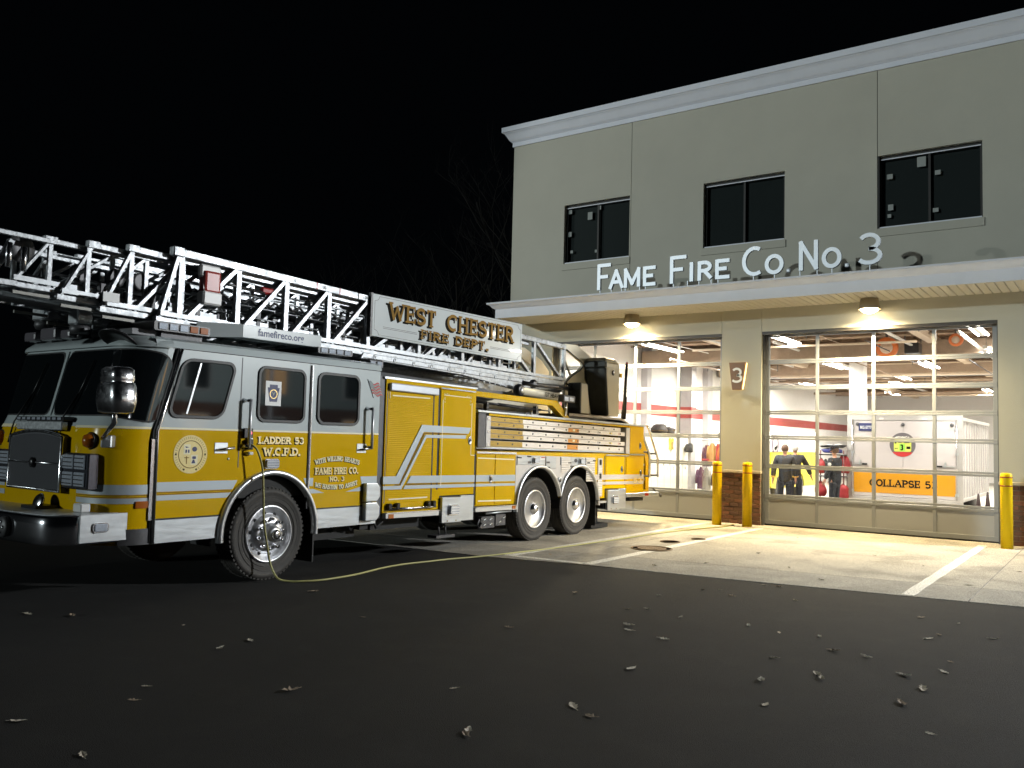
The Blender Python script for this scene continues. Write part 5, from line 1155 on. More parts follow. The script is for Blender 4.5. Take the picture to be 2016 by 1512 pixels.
# silver stripes with the upward kick
st = [[(-9.635, 1.050), (-9.635, 1.152), (-9.385, 1.15), (-8.885, 1.863), (-7.765, 1.846), (-7.82, 1.757), (-8.85, 1.762), (-9.325, 1.046)],
      [(-9.635, .974), (-9.635, 1.022), (-9.295, 1.021), (-8.805, 1.723), (-7.875, 1.734), (-7.89, 1.682), (-8.785, 1.681), (-9.275, .972)],
      [(-9.165, 1.05), (-9.085, 1.150), (-7.64, 1.133), (-7.64, 1.031)], [(-9.235, .972), (-9.20, 1.021), (-7.64, 1.001), (-7.64, .957)]]
for k, pts in enumerate(st): panel("silver_stripe", pts, SILVER, th=.0155, parent=BODY)
for a, b in (((-9.40, 1.034), (-9.31, 1.034)), ((-9.31, 1.034), (-8.83, 1.745)), ((-8.83, 1.745), (-7.85, 1.745)), ((-9.18, 1.036), (-7.64, 1.016))):
    MB().bar((T+.014, *q2([a])[0]), (T+.014, *q2([b])[0]), .012, .003, up=(1, 0, 0)).build("pin_line", GOLDP, BODY)
# rub rails with amber markers
def rail(y0, y1, z, h_, ya):
    m = MB(); mbox(m, T-.02, T+.05, y0, y1, z-h_, z-.012); o = m.build("rub_rail", mat("rail_white_alu", (.70, .71, .70), .35, metal=.5), TK, bevel=.004)
    m = MB(); mbox(m, T-.02, T+.065, y0, y1, z-.011, z); m.build("rail_lip", CHROME, o)
    if ya: m = MB(); mbox(m, T+.05, T+.056, ya, ya+.10, z-h_+.008, z-.016); m.build("marker", AMBER, o)
rail(-9.60, -8.50, .664, .08, -9.55); rail(-7.64, -6.55, .645, .078, -6.68); rail(-3.87, -3.56, .588, .055, None)
# outrigger plates
def outrig(y0, y1, ys, z0, z1):
    m = MB(); mbox(m, T+.0, T+.055, y0, ys, z0, z1); a = m.build("outrigger_plate", BRUSH, TK, bevel=.005)
    m = MB(); mbox(m, T+.0, T+.02, ys+.015, y1, z0+.005, z1+.012); m.build("outrigger_plate", BRUSH, TK, bevel=.004)
    yl, zl = (y0+ys)/2 + .02, (z0+z1)/2; warn_lamp(yl, zd(zl, yl), .22, .15, x=T+.055)
    for k in (-.1, .1): MB().lathe([(.012, 0), (.010, .004)], (T+.056, (y0+ys)/2+k, zd(z0+.03, y0)), (1, 0, 0), 8).build("rivet", GOLDP, a)
    m = MB(); mbox(m, T-.3, T-.02, y0-.03, y1+.0, z0+.02, z1+.05); m.build("outrigger_box", UNDER, TK)
outrig(-8.44, -7.655, -7.99, .457, .825); outrig(-3.52, -2.72, -3.04, .382, .765)
m = MB()
for y in (-8.3, -8.15): m.tube([(T-.12, y, .42), (T-.12, y+.02, .28)], .012, 6)
m.box(T-.22, T-.05, -8.42, -8.0, .25, .29).build("stowed_step", STEEL, TK)
m = MB(); mbox(m, T-.10, T-.02, -7.40, -7.05, .30, .48); mbox(m, T-.1, T-.02, -7.02, -6.75, .32, .50); m.tube([(T-.03, -7.48, zd(.38, -7.48)), (T-.03, -7.44, zd(.31, -7.4)), (T-.03, -7.38, zd(.38, -7.4)), (T-.03, -7.44, zd(.45, -7.4))], .02, 6, closed=True)
gb = m.build("under_locker", STEEL, TK, bevel=.006); m = MB()
for y, z in ((-7.36, .34), (-7.2, .34), (-7.36, .42), (-7.2, .42), (-6.96, .36), (-6.85, .42)): m.tube([(T-.017, y, zd(z, y)), (T-.017, y+.08, zd(z+.03, y))], .008, 6)
m.tube([(T-.01, -7.3, zd(.53, -7.3)), (T-.01, -6.62, zd(.535, -6.62))], .016, 8); m.build("locker_rail", BRUSH, gb)
# double door ahead of the rear axle
for y0, y1 in ((-7.60, -7.125), (-7.108, -6.57)): panel("compartment_door", [(y0, .675), (y1, .65), (y1, 1.41), (y0, 1.44)], YEL, th=.012, parent=LB2, bevel=.004)
m = MB(); mbox(m, T, T+.03, -7.61, -6.56, 1.455, 1.485); m.build("drip_rail", CHROME, LB2)
panel("gold_rule", [(-7.57, 1.385), (-6.60, 1.355), (-6.60, 1.372), (-7.57, 1.40)], CREAM, th=.0135, parent=LB2); panel("gold_rule", [(-7.54, .725), (-6.66, .70), (-6.66, .718), (-7.54, .745)], CREAM, th=.0135, parent=LB2)
for pts in ([(-7.605, 1.031), (-6.56, 1.016), (-6.56, 1.117), (-7.605, 1.132)], [(-7.605, .957), (-6.56, .943), (-6.56, .982), (-7.605, .999)]): panel("silver_stripe", pts, SILVER, th=.0135, parent=LB2)
panel("pin_line", [(-7.605, 1.01), (-6.56, .995), (-6.56, 1.003), (-7.605, 1.018)], GOLDP, th=.0135, parent=LB2)
dring(-7.23, 1.068, LB2)
panel("door_gap", rect(-7.64, -7.606, .66, 1.45), BLACK, th=.001, parent=LB2)
# aluminium fender panel round the rear wheels with its little doors
fp = [(-6.54, .63)] + circ(-5.85, .555, .69, 16, 174, 13) + [(-5.185, .73)] + circ(-4.52, .555, .69, 16, 167, 5) + [(-3.955, .80), (-3.955, 1.385), (-6.54, 1.44)]
fp = [p for p in fp if not (p[0] > -3.955 and p[1] < 1.3)] ; 
fp = [(-6.54, .63)] + circ(-5.85, .555, .69, 16, 174, 13) + [(-5.185, .73)] + circ(-4.52, .555, .69, 14, 167, 35) + [(-3.955, 1.385), (-6.54, 1.44)]
FENM = mat("fender_aluminium", (.60, .575, .55), .5, metal=.25, var=.08, vscale=14)
FEN = panel("fender_panel", fp, FENM, th=.006, parent=TK)
def subdoor(y0, y1, z0, z1, parent=FEN, m_=BRUSH, gap=True):
    o = panel("fender_door", [(y0, z0+.012), (y1, z0), (y1, z1-.012), (y0, z1)], m_, th=.012, parent=parent, bevel=.003)
    if gap: panel("door_gap", rect(y0-.022, y0-.002, z0, z1), BLACK, th=.0075, parent=parent)
    return o
def corr(y0, y1, z0, z1, n, parent=FEN):
    m = MB()
    for k in range(n):
        a = z0 + (z1-z0)*k/n; b = z0 + (z1-z0)*(k+.8)/n; d = zd(0, y0)
        m.add([(T+.0125, y0, a+d), (T+.0125, y1, a+d), (T+.018, y0, (a+b)/2+d), (T+.018, y1, (a+b)/2+d), (T+.0125, y0, b+d), (T+.0125, y1, b+d)], [(0, 1, 3, 2), (2, 3, 5, 4)])
    m.build("corrugation", FENM, parent)["kind"] = "stuff"
subdoor(-6.50, -5.68, 1.27, 1.425); subdoor(-5.64, -5.32, 1.2, 1.41); subdoor(-5.16, -4.33, 1.26, 1.40); subdoor(-4.29, -3.96, 1.2, 1.385)
corr(-5.15, -4.85, 1.12, 1.395, 9); corr(-4.28, -3.965, .95, 1.375, 13)
for y, z in ((-5.98, 1.345), (-4.47, 1.32)): warn_lamp(y, zd(z, y), .17, .105, x=T+.012)
panel("warning_label", rect(-5.84, -5.68, 1.352, 1.40), WHITE, th=.0135, parent=FEN); panel("label_band", rect(-5.80, -5.685, 1.385, 1.40), RED, th=.0145, parent=FEN)
MB().sheet([circ(-4.66, zd(1.335, -4.66), .055, 20, ry=.033)], 'x', T+.012, T+.015).build("maker_badge", STEEL, FEN)
for y, z, l in ((-6.15, 1.315, .05), (-5.58, 1.31, .05), (-4.87, 1.30, .05), (-4.2, 1.295, .05)): panel("paddle_latch", rect(y-l, y+l, z-.016, z+.016), STEEL, th=.018, parent=FEN, bevel=.004)
for y, z in ((-6.17, 1.412), (-5.58, 1.225), (-4.78, 1.235), (-3.98, 1.33), (-6.45, 1.395)): panel("hinge_catch", [(y-.05, z-.006), (y+.05, z-.012), (y+.05, z+.008), (y-.05, z+.012)], BLACK, th=.024, parent=FEN)
MB().lathe([(.06, 0), (.064, .02), (.05, .03), (.03, .015)], (T+.006, -5.20, zd(.99, -5.2)), (1, 0, 0), 22).build("fuel_cap_ring", BRUSH, FEN); MB().lathe([(.035, .0), (.03, .012)], (T+.02, -5.20, zd(.99, -5.2)), (1, 0, 0), 16).build("fuel_cap", BLACK, FEN)
# rear arch trim
for cx_, a0, a1_ in ((-5.85, 184, 15), (-4.52, 165, -4)):
    rows = []
    for k in range(31):
        a = R(a0 + (a1_-a0)*k/30); c, s_ = math.cos(a), math.sin(a)
        rows.append([(T - .01, cx_ + r*c, zd(.555 + r*s_, cx_)) if i == 0 else (T + o, cx_ + r*c, zd(.555 + r*s_, cx_)) for i, (o, r) in enumerate(((0, .715), (.045, .712), (.06, .69), (.05, .665), (-.01, .655)))])
    MB().grid(rows).build("wheel_arch", POLISH, TK)
MB().box(T-.5, T-.02, -3.86, -3.84, .20, .62).build("mud_flap", BLACK, TK)
# slim locker column and rear doors
m = MB(); mbox(m, T, T+.012, -3.84, -3.67, .655, 1.375); cm = m.build("slim_locker", FENM, LB2, bevel=.004); corr(-3.835, -3.675, .67, 1.2, 16, LB2)
for z in (1.30, 1.04): m = MB(); mbox(m, T+.012, T+.03, -3.78, -3.73, z-.05, z+.05); m.build("latch", BLACK, cm)
panel("compartment_door", rect(-3.53, -2.775, .86, 1.40), YEL, th=.012, parent=LB2, bevel=.004); panel("compartment_door", rect(-2.70, -1.945, .70, 1.375), YEL, th=.012, parent=LB2, bevel=.004); panel("compartment_door", rect(-2.555, -1.96, 1.47, 1.99), YEL, th=.012, parent=RB2, bevel=.004)
for y in (-3.575, -2.745): panel("door_gap", rect(y-.015, y+.012, .84, 1.41), BLACK, th=.002, parent=LB2)
for y0, y1, z in ((-3.57, -2.62, 1.415), (-2.6, -1.92, 1.43)): m = MB(); mbox(m, T, T+.03, y0, y1, z, z+.025); m.build("drip_rail", CHROME, LB2)
m = MB(); mbox(m, T-.3, T+.02, -7.6, -1.92, 2.055, 2.09); m.build("rack_top_trim", BRUSH, TK, bevel=.004)
dring(-2.90, 1.155, LB2); dring(-2.08, 1.07, LB2); dring(-2.12, 1.62, RB2)
for pts in ([(-3.95, .97), (-1.935, .948), (-1.935, 1.038), (-3.95, 1.068)], [(-3.95, .88), (-1.935, .845), (-1.935, .91), (-3.95, .93)]):
    panel("silver_stripe", [p if p[0] < -3 else p for p in pts], mat("silver_stripe_warm", (.55, .50, .48), .5), th=.0135, parent=LB2)
b = MB(); text(b, "53", -2.40, -2.03, zd(.875, -2.2), .10, .012, onX(T+.0155), .002); b.build("lettering", PALEG, LB2)
# rear bumper step, red marker, tow hook
m = MB(); mbox(m, FX+.05, T+.01, -2.68, -1.20, .585, .665); RBm = m.build("rear_step", BRUSH, TK, bevel=.008)
m = MB(); mbox(m, T+.011, T+.016, -1.86, -1.70, .595, .65); m.build("marker", REDL, RBm); m = MB(); mbox(m, T+.011, T+.018, -2.45, -2.33, .595, .65); m.build("marker", BRUSH, RBm)
m = MB(); mbox(m, T-.6, T-.06, -2.42, -1.80, .50, .565); m.build("tow_frame", UNDER, RBm)
MB().tube([(T-.1, -1.25, zd(.72, -1.2)), (T-.1, -1.05, zd(.63, -1)), (T-.1, -.90, zd(.565, -.9))], .02, 8).lathe([(.03, -.02), (.045, 0), (.03, .02)], (T-.1, -.88, zd(.56, -.9)), (1, 0, 0), 12).build("rear_hook", STEEL, RBm)
MB().box(T-.9, T-.25, -3.6, -2.95, .02-sz(-3.2), .10-sz(-3.2)).box(T-.7, T-.4, -3.4, -3.1, .1-sz(-3.2), .5-sz(-3.2)).build("jack_foot", UNDER, TK)
# rear climbing ladder and rails
CL_ = group_part("rear_ladder", TK, (-2.9, -1.5, 1.3))
MB().sheet([q2([(-1.86, .64), (-1.26, .64), (-1.24, 1.40), (-1.40, 1.58), (-1.66, 1.93), (-1.74, 1.93), (-1.50, 1.45), (-1.42, 1.25), (-1.42, .70), (-1.86, .70)])], 'x', -3.02, -2.97).build("side_plate", YEL, CL_, bevel=.004)
MB().tube([(-2.86, -1.62, zd(2.06, -1.6)), (-2.86, -1.52, zd(1.97, -1.5)), (-2.86, -1.16, zd(1.48, -1.1)), (-2.86, -1.07, zd(1.36, -1)), (-2.86, -1.06, zd(.96, -1))], .024, 10).build("hand_rail", CHROME, CL_)
MB().tube([(-2.86, -1.9, zd(2.0, -1.9)), (-2.86, -1.70, zd(1.73, -1.7)), (-2.86, -1.50, zd(1.48, -1.5)), (-2.86, -1.46, zd(1.38, -1.4)), (-2.86, -1.46, zd(.95, -1.4))], .024, 10).build("hand_rail", CHROME, CL_)
for y0, y1, z in ((-1.30, -1.07, 1.0), (-1.34, -1.15, 1.46), (-1.70, -1.46, .99), (-1.75, -1.48, 1.49)): MB().tube([(-2.98, y0, zd(z, y0)), (-2.86, y1, zd(z, y1))], .022, 8).build("rail_mount", STEEL, CL_)
for z, y in ((1.87, -1.74), (1.53, -1.62), (1.225, -1.55), (.915, -1.53)): m = MB(); mbox(m, -5.0, -2.98, y-.18, y+.10, z-.02, z+.02); m.build("tread_step", BRUSH, CL_, bevel=.004)
m = MB(); mbox(m, FX+.05, -3.03, -1.93, -1.42, .70, .90); m.sheet([q2([(-1.93, .9), (-1.48, .9), (-1.52, 1.4), (-1.85, 2.0), (-1.93, 2.0)])], 'x', FX+.05, -3.10); m.build("rear_wall", STEEL, CL_)

# ---------------------------------------------------------------- open bay above the rack, yellow beam
BEAM = MB().sheet([q2([(-7.64, 2.335), (-5.46, 2.29), (-5.08, 2.09), (-4.86, 2.085), (-5.30, 2.385), (-7.64, 2.415)])], 'x', T-.12, T+.0).build("top_beam", YEL, TK, bevel=.005)
m = MB(); mbox(m, -3.35, -3.32, -7.62, -5.1, 2.08, 2.37); m.build("bay_liner", CREAMP, TK); m = MB(); mbox(m, FX+.05, -2.95, -7.62, -2.6, 2.04, 2.07); m.build("bay_floor_plate", BRUSH, TK)
m = MB(); mbox(m, -3.7, -3.36, -7.62, -2.7, 1.46, 2.04); m.build("rack_back", STEEL, TK); m = MB(); mbox(m, T-.3, T+.0, -7.6, -2.6, 1.505, 1.535); m.build("rack_floor", BRUSH, TK)
m = MB(); mbox(m, T-.16, T+.022, -7.595, -7.40, 1.55, 2.085); m.build("rack_bracket", STEEL, TK, bevel=.006); m = MB(); mbox(m, T-.16, T+.03, -7.40, -7.28, 1.56, 2.045); rp = m.build("rack_plate", FENM, TK, bevel=.006)
for z in (1.60, 1.80, 2.0): m = MB(); mbox(m, T+.03, T+.038, -7.37, -7.31, z-.02, z+.02); m.build("plate_slot", CHROME, rp)
m = MB(); mbox(m, T-.16, T+.03, -2.76, -2.60, 1.46, 1.975); m.build("rack_plate", FENM, TK, bevel=.006)
panel("rack_header", [(-7.28, 2.05), (-2.6, 1.985), (-2.6, 2.05), (-7.28, 2.09)], YEL, th=-.01, parent=TK)
# spot lamp on post at the beam end
sp = MB(); mbox(sp, T-.02, T+.10, -5.26, -4.86, 2.37, 2.49); sp = sp.build("scene_lamp", STEEL, TK, bevel=.012)
for y in (-5.17, -5.0): m = MB(); mbox(m, T+.101, T+.108, y-.07, y+.07, 2.39, 2.46); m.build("lens", LENS, sp, bevel=.006)
MB().tube([(T+.02, -5.06, zd(2.37, -5)), (T+.02, -5.06, zd(2.13, -5))], .022, 8).build("post", CHROME, sp)
# ================================================================ AERIAL LADDER (measured where it stands, no tail sag)
SHEAR[0] = False
def lerp(a, b, t): return a + (b-a)*t
def truss(name, xo, y0, y1, zt, zb, ys, dirs, tr, br, st, far=True, rung=.31, mat_=SWIRL, y_bot0=None):
    """one ladder section. zt, zb: (front z, rear z) of the top and bottom rail centres; ys: places of the uprights; dirs: +1 when the diagonal climbs to the next upright"""
    sec = group_part(name, TK, (XC, (y0+y1)/2, (zt[0]+zb[0])/2))
    Zt = lambda y: lerp(zt[0], zt[1], (y-y0)/(y1-y0)); Zb = lambda y: lerp(zb[0], zb[1], (y-y0)/(y1-y0))
    yb0 = y0 if y_bot0 is None else y_bot0
    for sg in ((1, -1) if far else (1,)):
        x = XC + sg*xo
        MB().bar((x, y0, Zt(y0)), (x, y1, Zt(y1)), tr[0], tr[1]).build("top_rail", mat_, sec, bevel=.008)
        MB().bar((x, yb0, Zb(yb0)), (x, y1, Zb(y1)), br[0], br[1]).build("bottom_rail", mat_, sec, bevel=.008)
        m = MB().bar((x+sg*(br[0]/2+.002), yb0+.05, Zb(yb0)+br[1]*.5+.035), (x+sg*(br[0]/2+.002), y1, Zb(y1)+br[1]*.5+.035), .02, .05); m.build("guide_strip", ALU, sec)
        for i, y in enumerate(ys):
            MB().bar((x, y, Zb(y)+br[1]*.4), (x, y, Zt(y)-tr[1]*.45), st*.8, st, up=(0, 1, 0)).build("upright", mat_, sec, bevel=.004)
        for i, dr in enumerate(dirs):
            if dr == 0 or i + 1 >= len(ys): continue
            a, b = ys[i], ys[i+1]
            if dr > 0: p, q = (x, a+st*.9, Zb(a)+br[1]*.45), (x, b-st*.6, Zt(b)-tr[1]*.5)
            else: p, q = (x, a+st*.9, Zt(a)-tr[1]*.5), (x, b-st*.6, Zb(b)+br[1]*.45)
            MB().bar(p, q, st*.75, st*.95, up=(1, 0, 0)).build("diagonal", mat_, sec, bevel=.004)
    n = int((y1-y0)/rung); src = None
    for k in range(n):
        y = yb0 + .15 + k*rung
        if y > y1: break
        if src is None: src = MB().tube([(XC-xo, y, Zb(y)+.03), (XC+xo, y, Zb(y)+.03)], .019, 10).build("rung", mat_, sec)
        else: inst(src, (XC, y, Zb(y)+.03), sec)
    return sec, Zt, Zb
ysB = [-12.66, -12.38, -11.60, -10.865, -10.14, -9.39, -8.30, -7.24, -6.23, -5.15, -4.12]
BASE, ZtB, ZbB = truss("ladder_base_section", .62, -12.47, -4.08, (3.708, 3.475), (2.905, 2.775), ysB[1:], [1, 1, 1, 1, 1, 1, 0, -1, -1], (.075, .092), (.075, .085), .072, y_bot0=-12.68)
for sg in (1, -1):
    x = XC + sg*.62
    MB().bar((x, -12.62, 2.94), (x, -12.42, 3.67), .05, .062, up=(1, 0, 0)).build("diagonal", SWIRL, BASE, bevel=.004)
    MB().box(x-.05, x+.05, -12.50, -12.36, 3.655, 3.765).build("rail_end", SWIRL, BASE, bevel=.01)
# box-rail under the base section with its gusset
for sg in (1, -1):
    x0, x1 = (XC+.585, XC+.675) if sg > 0 else (XC-.675, XC-.585)
    MB().sheet([[(-9.55, 2.765), (-7.25, 2.700), (-5.60, 2.548), (-4.45, 2.56), (-4.08, 2.66), (-4.08, 2.735), (-9.50, 2.852)]], 'x', x0, x1).build("box_rail", SWIRL, BASE, bevel=.008)
    if sg > 0:
        for k in range(13):
            y = -9.28 + k*.415; z = 2.852 - .0215*(y+9.5) - .048
            MB().lathe([(.034, 0), (.030, .006), (.016, .007), (.012, .001)], (x1+.001, y, z), (1, 0, 0), 14).build("rail_button", ALU, BASE)
        m = MB().bar((x1+.002, -9.5, 2.78), (x1+.002, -4.1, 2.665), .004, .012, up=(0, 0, 1)).build("weld_line", STEEL, BASE)
        for k in range(16):
            y = -7.0 + k*.155; MB().lathe([(.020, 0), (.016, .003)], (x1+.001, y, 2.645 - (y+7)*.055), (1, 0, 0), 8).build("rail_dimple", ALU, BASE)
# inner sections
PADM = mat("slide_pad_grey", (.40, .40, .36), .5)
ys2 = [-13.26, -12.93] + [-12.3 + .74*k for k in range(10)]
S2, _, _ = truss("ladder_second_section", .535, -12.90, -5.2, (3.655, 3.43), (2.945, 2.82), ys2[1:], [1]*9 + [0], (.06, .075), (.06, .07), .058, rung=.31, y_bot0=-13.27)
ys3 = [-13.67, -13.36] + [-12.7 + .72*k for k in range(10)]
S3, _, _ = truss("ladder_third_section", .455, -13.30, -5.8, (3.625, 3.40), (3.02, 2.88), ys3[1:], [1]*9 + [0], (.05, .065), (.05, .065), .052, rung=.31, y_bot0=-13.68)
ys4 = [-14.10, -13.72] + [-13.05 + .70*k for k in range(10)]
S4, _, _ = truss("ladder_fly_section", .38, -13.72, -6.4, (3.60, 3.37), (3.095, 2.94), ys4[1:], [1]*9 + [0], (.045, .058), (.045, .06), .047, rung=.31, y_bot0=-14.12)
for (S_, xo, yb_, yt_, zb_, zt_, st) in ((S2, .535, -13.24, -12.93, 2.95, 3.63, .05), (S3, .455, -13.64, -13.33, 3.02, 3.6, .044), (S4, .38, -14.08, -13.74, 3.1, 3.575, .04)):
    for sg in (1, -1):
        x = XC + sg*xo
        MB().bar((x, yb_, zb_), (x, yt_, zt_), st*.8, st, up=(1, 0, 0)).build("diagonal", SWIRL, S_, bevel=.004)
        MB().box(x-.035, x+.035, yt_-.05, yt_+.08, zt_-.01, zt_+.07).build("rail_end", SWIRL, S_, bevel=.006)
        MB().bar((x+sg*.035, yb_-.0, zb_-.08), (x+sg*.035, yb_+.36, zb_-.085), .025, .03).build("slide_pad", PADM, S_)
for y, S_, x in ((-13.02, S2, -3.62), (-13.38, S3, -3.68), (-12.75, S2, -3.60), (-12.2, S2, -3.6)):
    MB().lathe([(.075, -.03), (.10, -.03), (.10, .03), (.075, .03), (.02, .034), (.01, .034)], (x, y, 3.33 + .0*y), (1, .15, 0), 22).build("cable_pulley", STEEL, S_)
# tip of the fly section with bucket gear, nozzle and floodlights
tip = group_part("ladder_tip", TK, (XC, -14.5, 3.2))
for sg in (1, -1):
    x = XC + sg*.42
    MB().bar((x, -15.2, 3.60), (x, -13.75, 3.585), .04, .05).build("tip_rail", SWIRL, tip, bevel=.006); MB().bar((x, -15.1, 3.10), (x, -14.05, 3.10), .05, .06).build("tip_rail", SWIRL, tip, bevel=.006)
    for y in (-14.30, -14.75): MB().bar((x, y, 3.10), (x, y, 3.58), .045, .06, up=(0, 1, 0)).build("tip_post", ALU, tip, bevel=.004)
    MB().bar((x, -14.28, 3.16), (x, -14.12, 3.52), .05, .07, up=(1, 0, 0)).build("tip_brace", ALU, tip)
MB().box(XC-.4, XC+.46, -14.42, -14.25, 3.45, 3.53).build("tip_beam", ALU, tip, bevel=.01); MB().box(XC-.36, XC+.5, -14.9, -14.4, 3.06, 3.10).build("tip_plate", BRUSH, tip)
nz = MB().lathe([(.035, 0), (.035, .16), (.05, .17), (.05, .2), (.03, .22)], (XC+.46, -14.62, 3.12), (0, 0, 1), 14).lathe([(.035, 0), (.035, .16), (.05, .17), (.05, .2), (.03, .22)], (XC+.40, -14.50, 3.12), (0, 0, 1), 14).build("water_nozzle", CHROME, tip)
for y, z in ((-14.17, 3.36), (-14.03, 3.34)): MB().lathe([(.03, -.12), (.03, .12)], (XC+.5, y, z), (0, 0, 1), 12).build("lift_cylinder", CHROME, tip)
MB().lathe([(.05, -.02), (.14, -.02), (.15, 0), (.14, .02), (.05, .02)], (XC+.2, -13.92, 3.50), (1, .2, 0), 24).build("cable_wheel", STEEL, tip)
for y, z in ((-14.55, 2.93), ): 
    fl2 = MB().box(XC-.35, XC-.1, y-.1, y+.1, z-.12, z+.08).build("tip_flood_lamp", BRUSH, tip, bevel=.02)
# pipework, cables and clutter carried inside the ladder
gear = group_part("ladder_gear", TK, (XC, -10, 3.1))
m = MB()
for x, z, r in ((-3.72, 3.20, .014), (-3.82, 3.12, .012), (-4.2, 3.18, .014), (-4.35, 3.25, .012)): m.tube([(x, -13.6, z+.08), (x+.02, -10, z), (x, -5.0, z-.06)], r, 6)
m.build("cable", STEEL, gear)
m = MB()
for z in (3.40, 3.27, 3.14): m.tube([(-3.47, -12.3, z), (-3.47, -9.5, z-.08)], .011, 6)
for k in range(12):
    rr = random.Random(100 + k); xx = rr.uniform(-4.5, -3.5); zz = rr.uniform(3.05, 3.5); ya = rr.uniform(-13.6, -11.5); m.tube([(xx, ya, zz + .04), (xx, rr.uniform(-8, -5.5), zz - .07)], rr.choice((.009, .014, .02)), 6)
m.build("guide_wire", ALU, gear)
for k in range(26):
    rr = random.Random(300 + k); y = -13.2 + k*.29; z = 3.02 - .02*(y + 13); MB().box(-3.60, -3.52, y - .03, y + .03, z, z + rr.uniform(.08, .3)).build("ladder_bracket", rr.choice((ALU, STEEL)), gear, bevel=.004)
MB().tube([(-4.02, -14.0, 3.02), (-4.02, -5.0, 2.82)], .055, 12).build("water_pipe", BRUSH, gear)
rnd = random.Random(4)
for k in range(30):
    y = -13.0 + k*.26 + rnd.uniform(-.05, .05); x = rnd.uniform(-3.58, -3.9); z = 3.16 - .025*(y+13)*.7 + rnd.uniform(-.12, .16)
    a, b, c = rnd.uniform(.02, .06), rnd.uniform(.04, .11), rnd.uniform(.03, .09)
    MB().box(x-a, x+a, y-b, y+b, z-c, z+c).build("ladder_fitting", rnd.choice((STEEL, ALU, BLKP, STEEL, ALU)), gear, bevel=.006)
m = MB(); m.tube([(-3.44, -12.2 + .04*k + 0, 3.30 + .03*math.sin(k*1.3)) for k in range(60)], .016, 6); m.build("hydraulic_hose", BLACK, gear)
# red capped case hung on the ladder, and axe-red tool further back
cs = MB().box(-3.45, -3.33, -12.10, -11.88, 3.30, 3.56).build("red_case", mat("case_red", (.36, .03, .02), .35, coat=.5), gear, bevel=.03, seg=2); MB().box(-3.46, -3.32, -12.12, -11.86, 3.16, 3.32).build("case_bottom", WHITE, cs, bevel=.02)
MB().box(-3.44, -3.36, -12.14, -11.86, 3.48, 3.63).build("case_lid", WHITE, cs, bevel=.02); MB().tube([(-3.40, -11.86, 3.47), (-3.4, -11.7, 3.45), (-3.4, -11.2, 3.43)], .02, 8).build("tool_shaft", BLKP, cs)
MB().box(-3.44, -3.38, -11.25, -11.02, 3.42, 3.50).build("tool_head", RED, gear, bevel=.02)
MB().box(-3.36, -3.34, -13.30, -13.12, 3.02, 3.12).build("number_card", WHITE, gear)
# foot marks on the top rail
fn = onX(XC + .62 + .0382)
for y, c in ((-10.82, "137"), (-10.31, "130"), (-9.53, "120")):
    z = ZtB(y) - .022; font_mesh(c, .06, fn, .0012, y, z).build("rail_number", INK, gear)
for y, m_ in ((-10.38, RED), (-9.97, RED), (-9.62, INK)): MB().bar((XC+.6588, y, ZtB(y)-.046), (XC+.6588, y, ZtB(y)+.046), .018, .0014, up=(1, 0, 0)).build("rail_mark", m_, gear)
# name board on the side of the ladder
def zb_(y, f): return lerp(lerp(3.098, 3.045, (y+9.37)/3.73), lerp(3.703, 3.722, (y+9.37)/3.73), f)
SX = XC + .62 + .05
SB = MB().sheet([[(-9.37, zb_(-9.37, 0)), (-5.645, zb_(-5.645, 0)), (-5.645, zb_(-5.645, 1)), (-9.37, zb_(-9.37, 1))]], 'x', SX, SX+.025).build("name_board", PANELW, TK, bevel=.004)
MB().sheet([[(-9.41, zb_(-9.4, 0)-.01), (-9.372, zb_(-9.37, 0)-.01), (-9.372, zb_(-9.37, 1)+.01), (-9.41, zb_(-9.4, 1)+.01)]], 'x', SX-.02, SX+.03).build("board_edge", BLKP, SB)
def bf(x): 
    return lambda p, d: (x + d, p[0], zb_(p[0], 0) + p[1]*(zb_(p[0], 1) - zb_(p[0], 0))/.62)
def gilt_board(s, u0, u1, v, h, t):
    a = MB(); text(a, s, u0-.045, u1-.045, v-.026, h, t*1.3, bf(SX+.0255), .0015); a.build("lettering_shade", INK, SB)
    b = MB(); text(b, s, u0, u1, v, h, t, bf(SX+.0285), .0015); b.build("lettering", GOLDP, SB)
gilt_board("WEST", -9.02, -8.0, .285, .262, .024); gilt_board("CHESTER", -7.70, -5.91, .285, .262, .024); gilt_board("FIRE DEPT.", -8.33, -6.64, .085, .145, .0165)
m = MB()
def line(a, b, wd=.006): m.bar(bf(SX+.0256)(a, 0), bf(SX+.0256)(b, 0), wd, .002, up=(1, 0, 0))
for v in (.14, .16): line((-9.15, v), (-8.42, v)); line((-6.58, v), (-5.86, v))
ins = .035; L_, R_ = -9.33, -5.685
for a, b in (((L_+.09, .03), (R_-.09, .03)), ((L_+.09, .59), (R_-.09, .59)), ((L_, .10), (L_, .52)), ((R_, .10), (R_, .52))): line(a, b, .005)
for cx_, cv, a0 in ((L_, .03, 0), (R_, .03, 90), (R_, .59, 180), (L_, .59, 270)):
    pts = [(cx_ + .09*math.cos(R(a0+15*k)), cv + .07*math.sin(R(a0+15*k))) for k in range(7)]
    for a, b in zip(pts, pts[1:]): line(a, b, .005)
m.build("board_border", STEEL, SB)
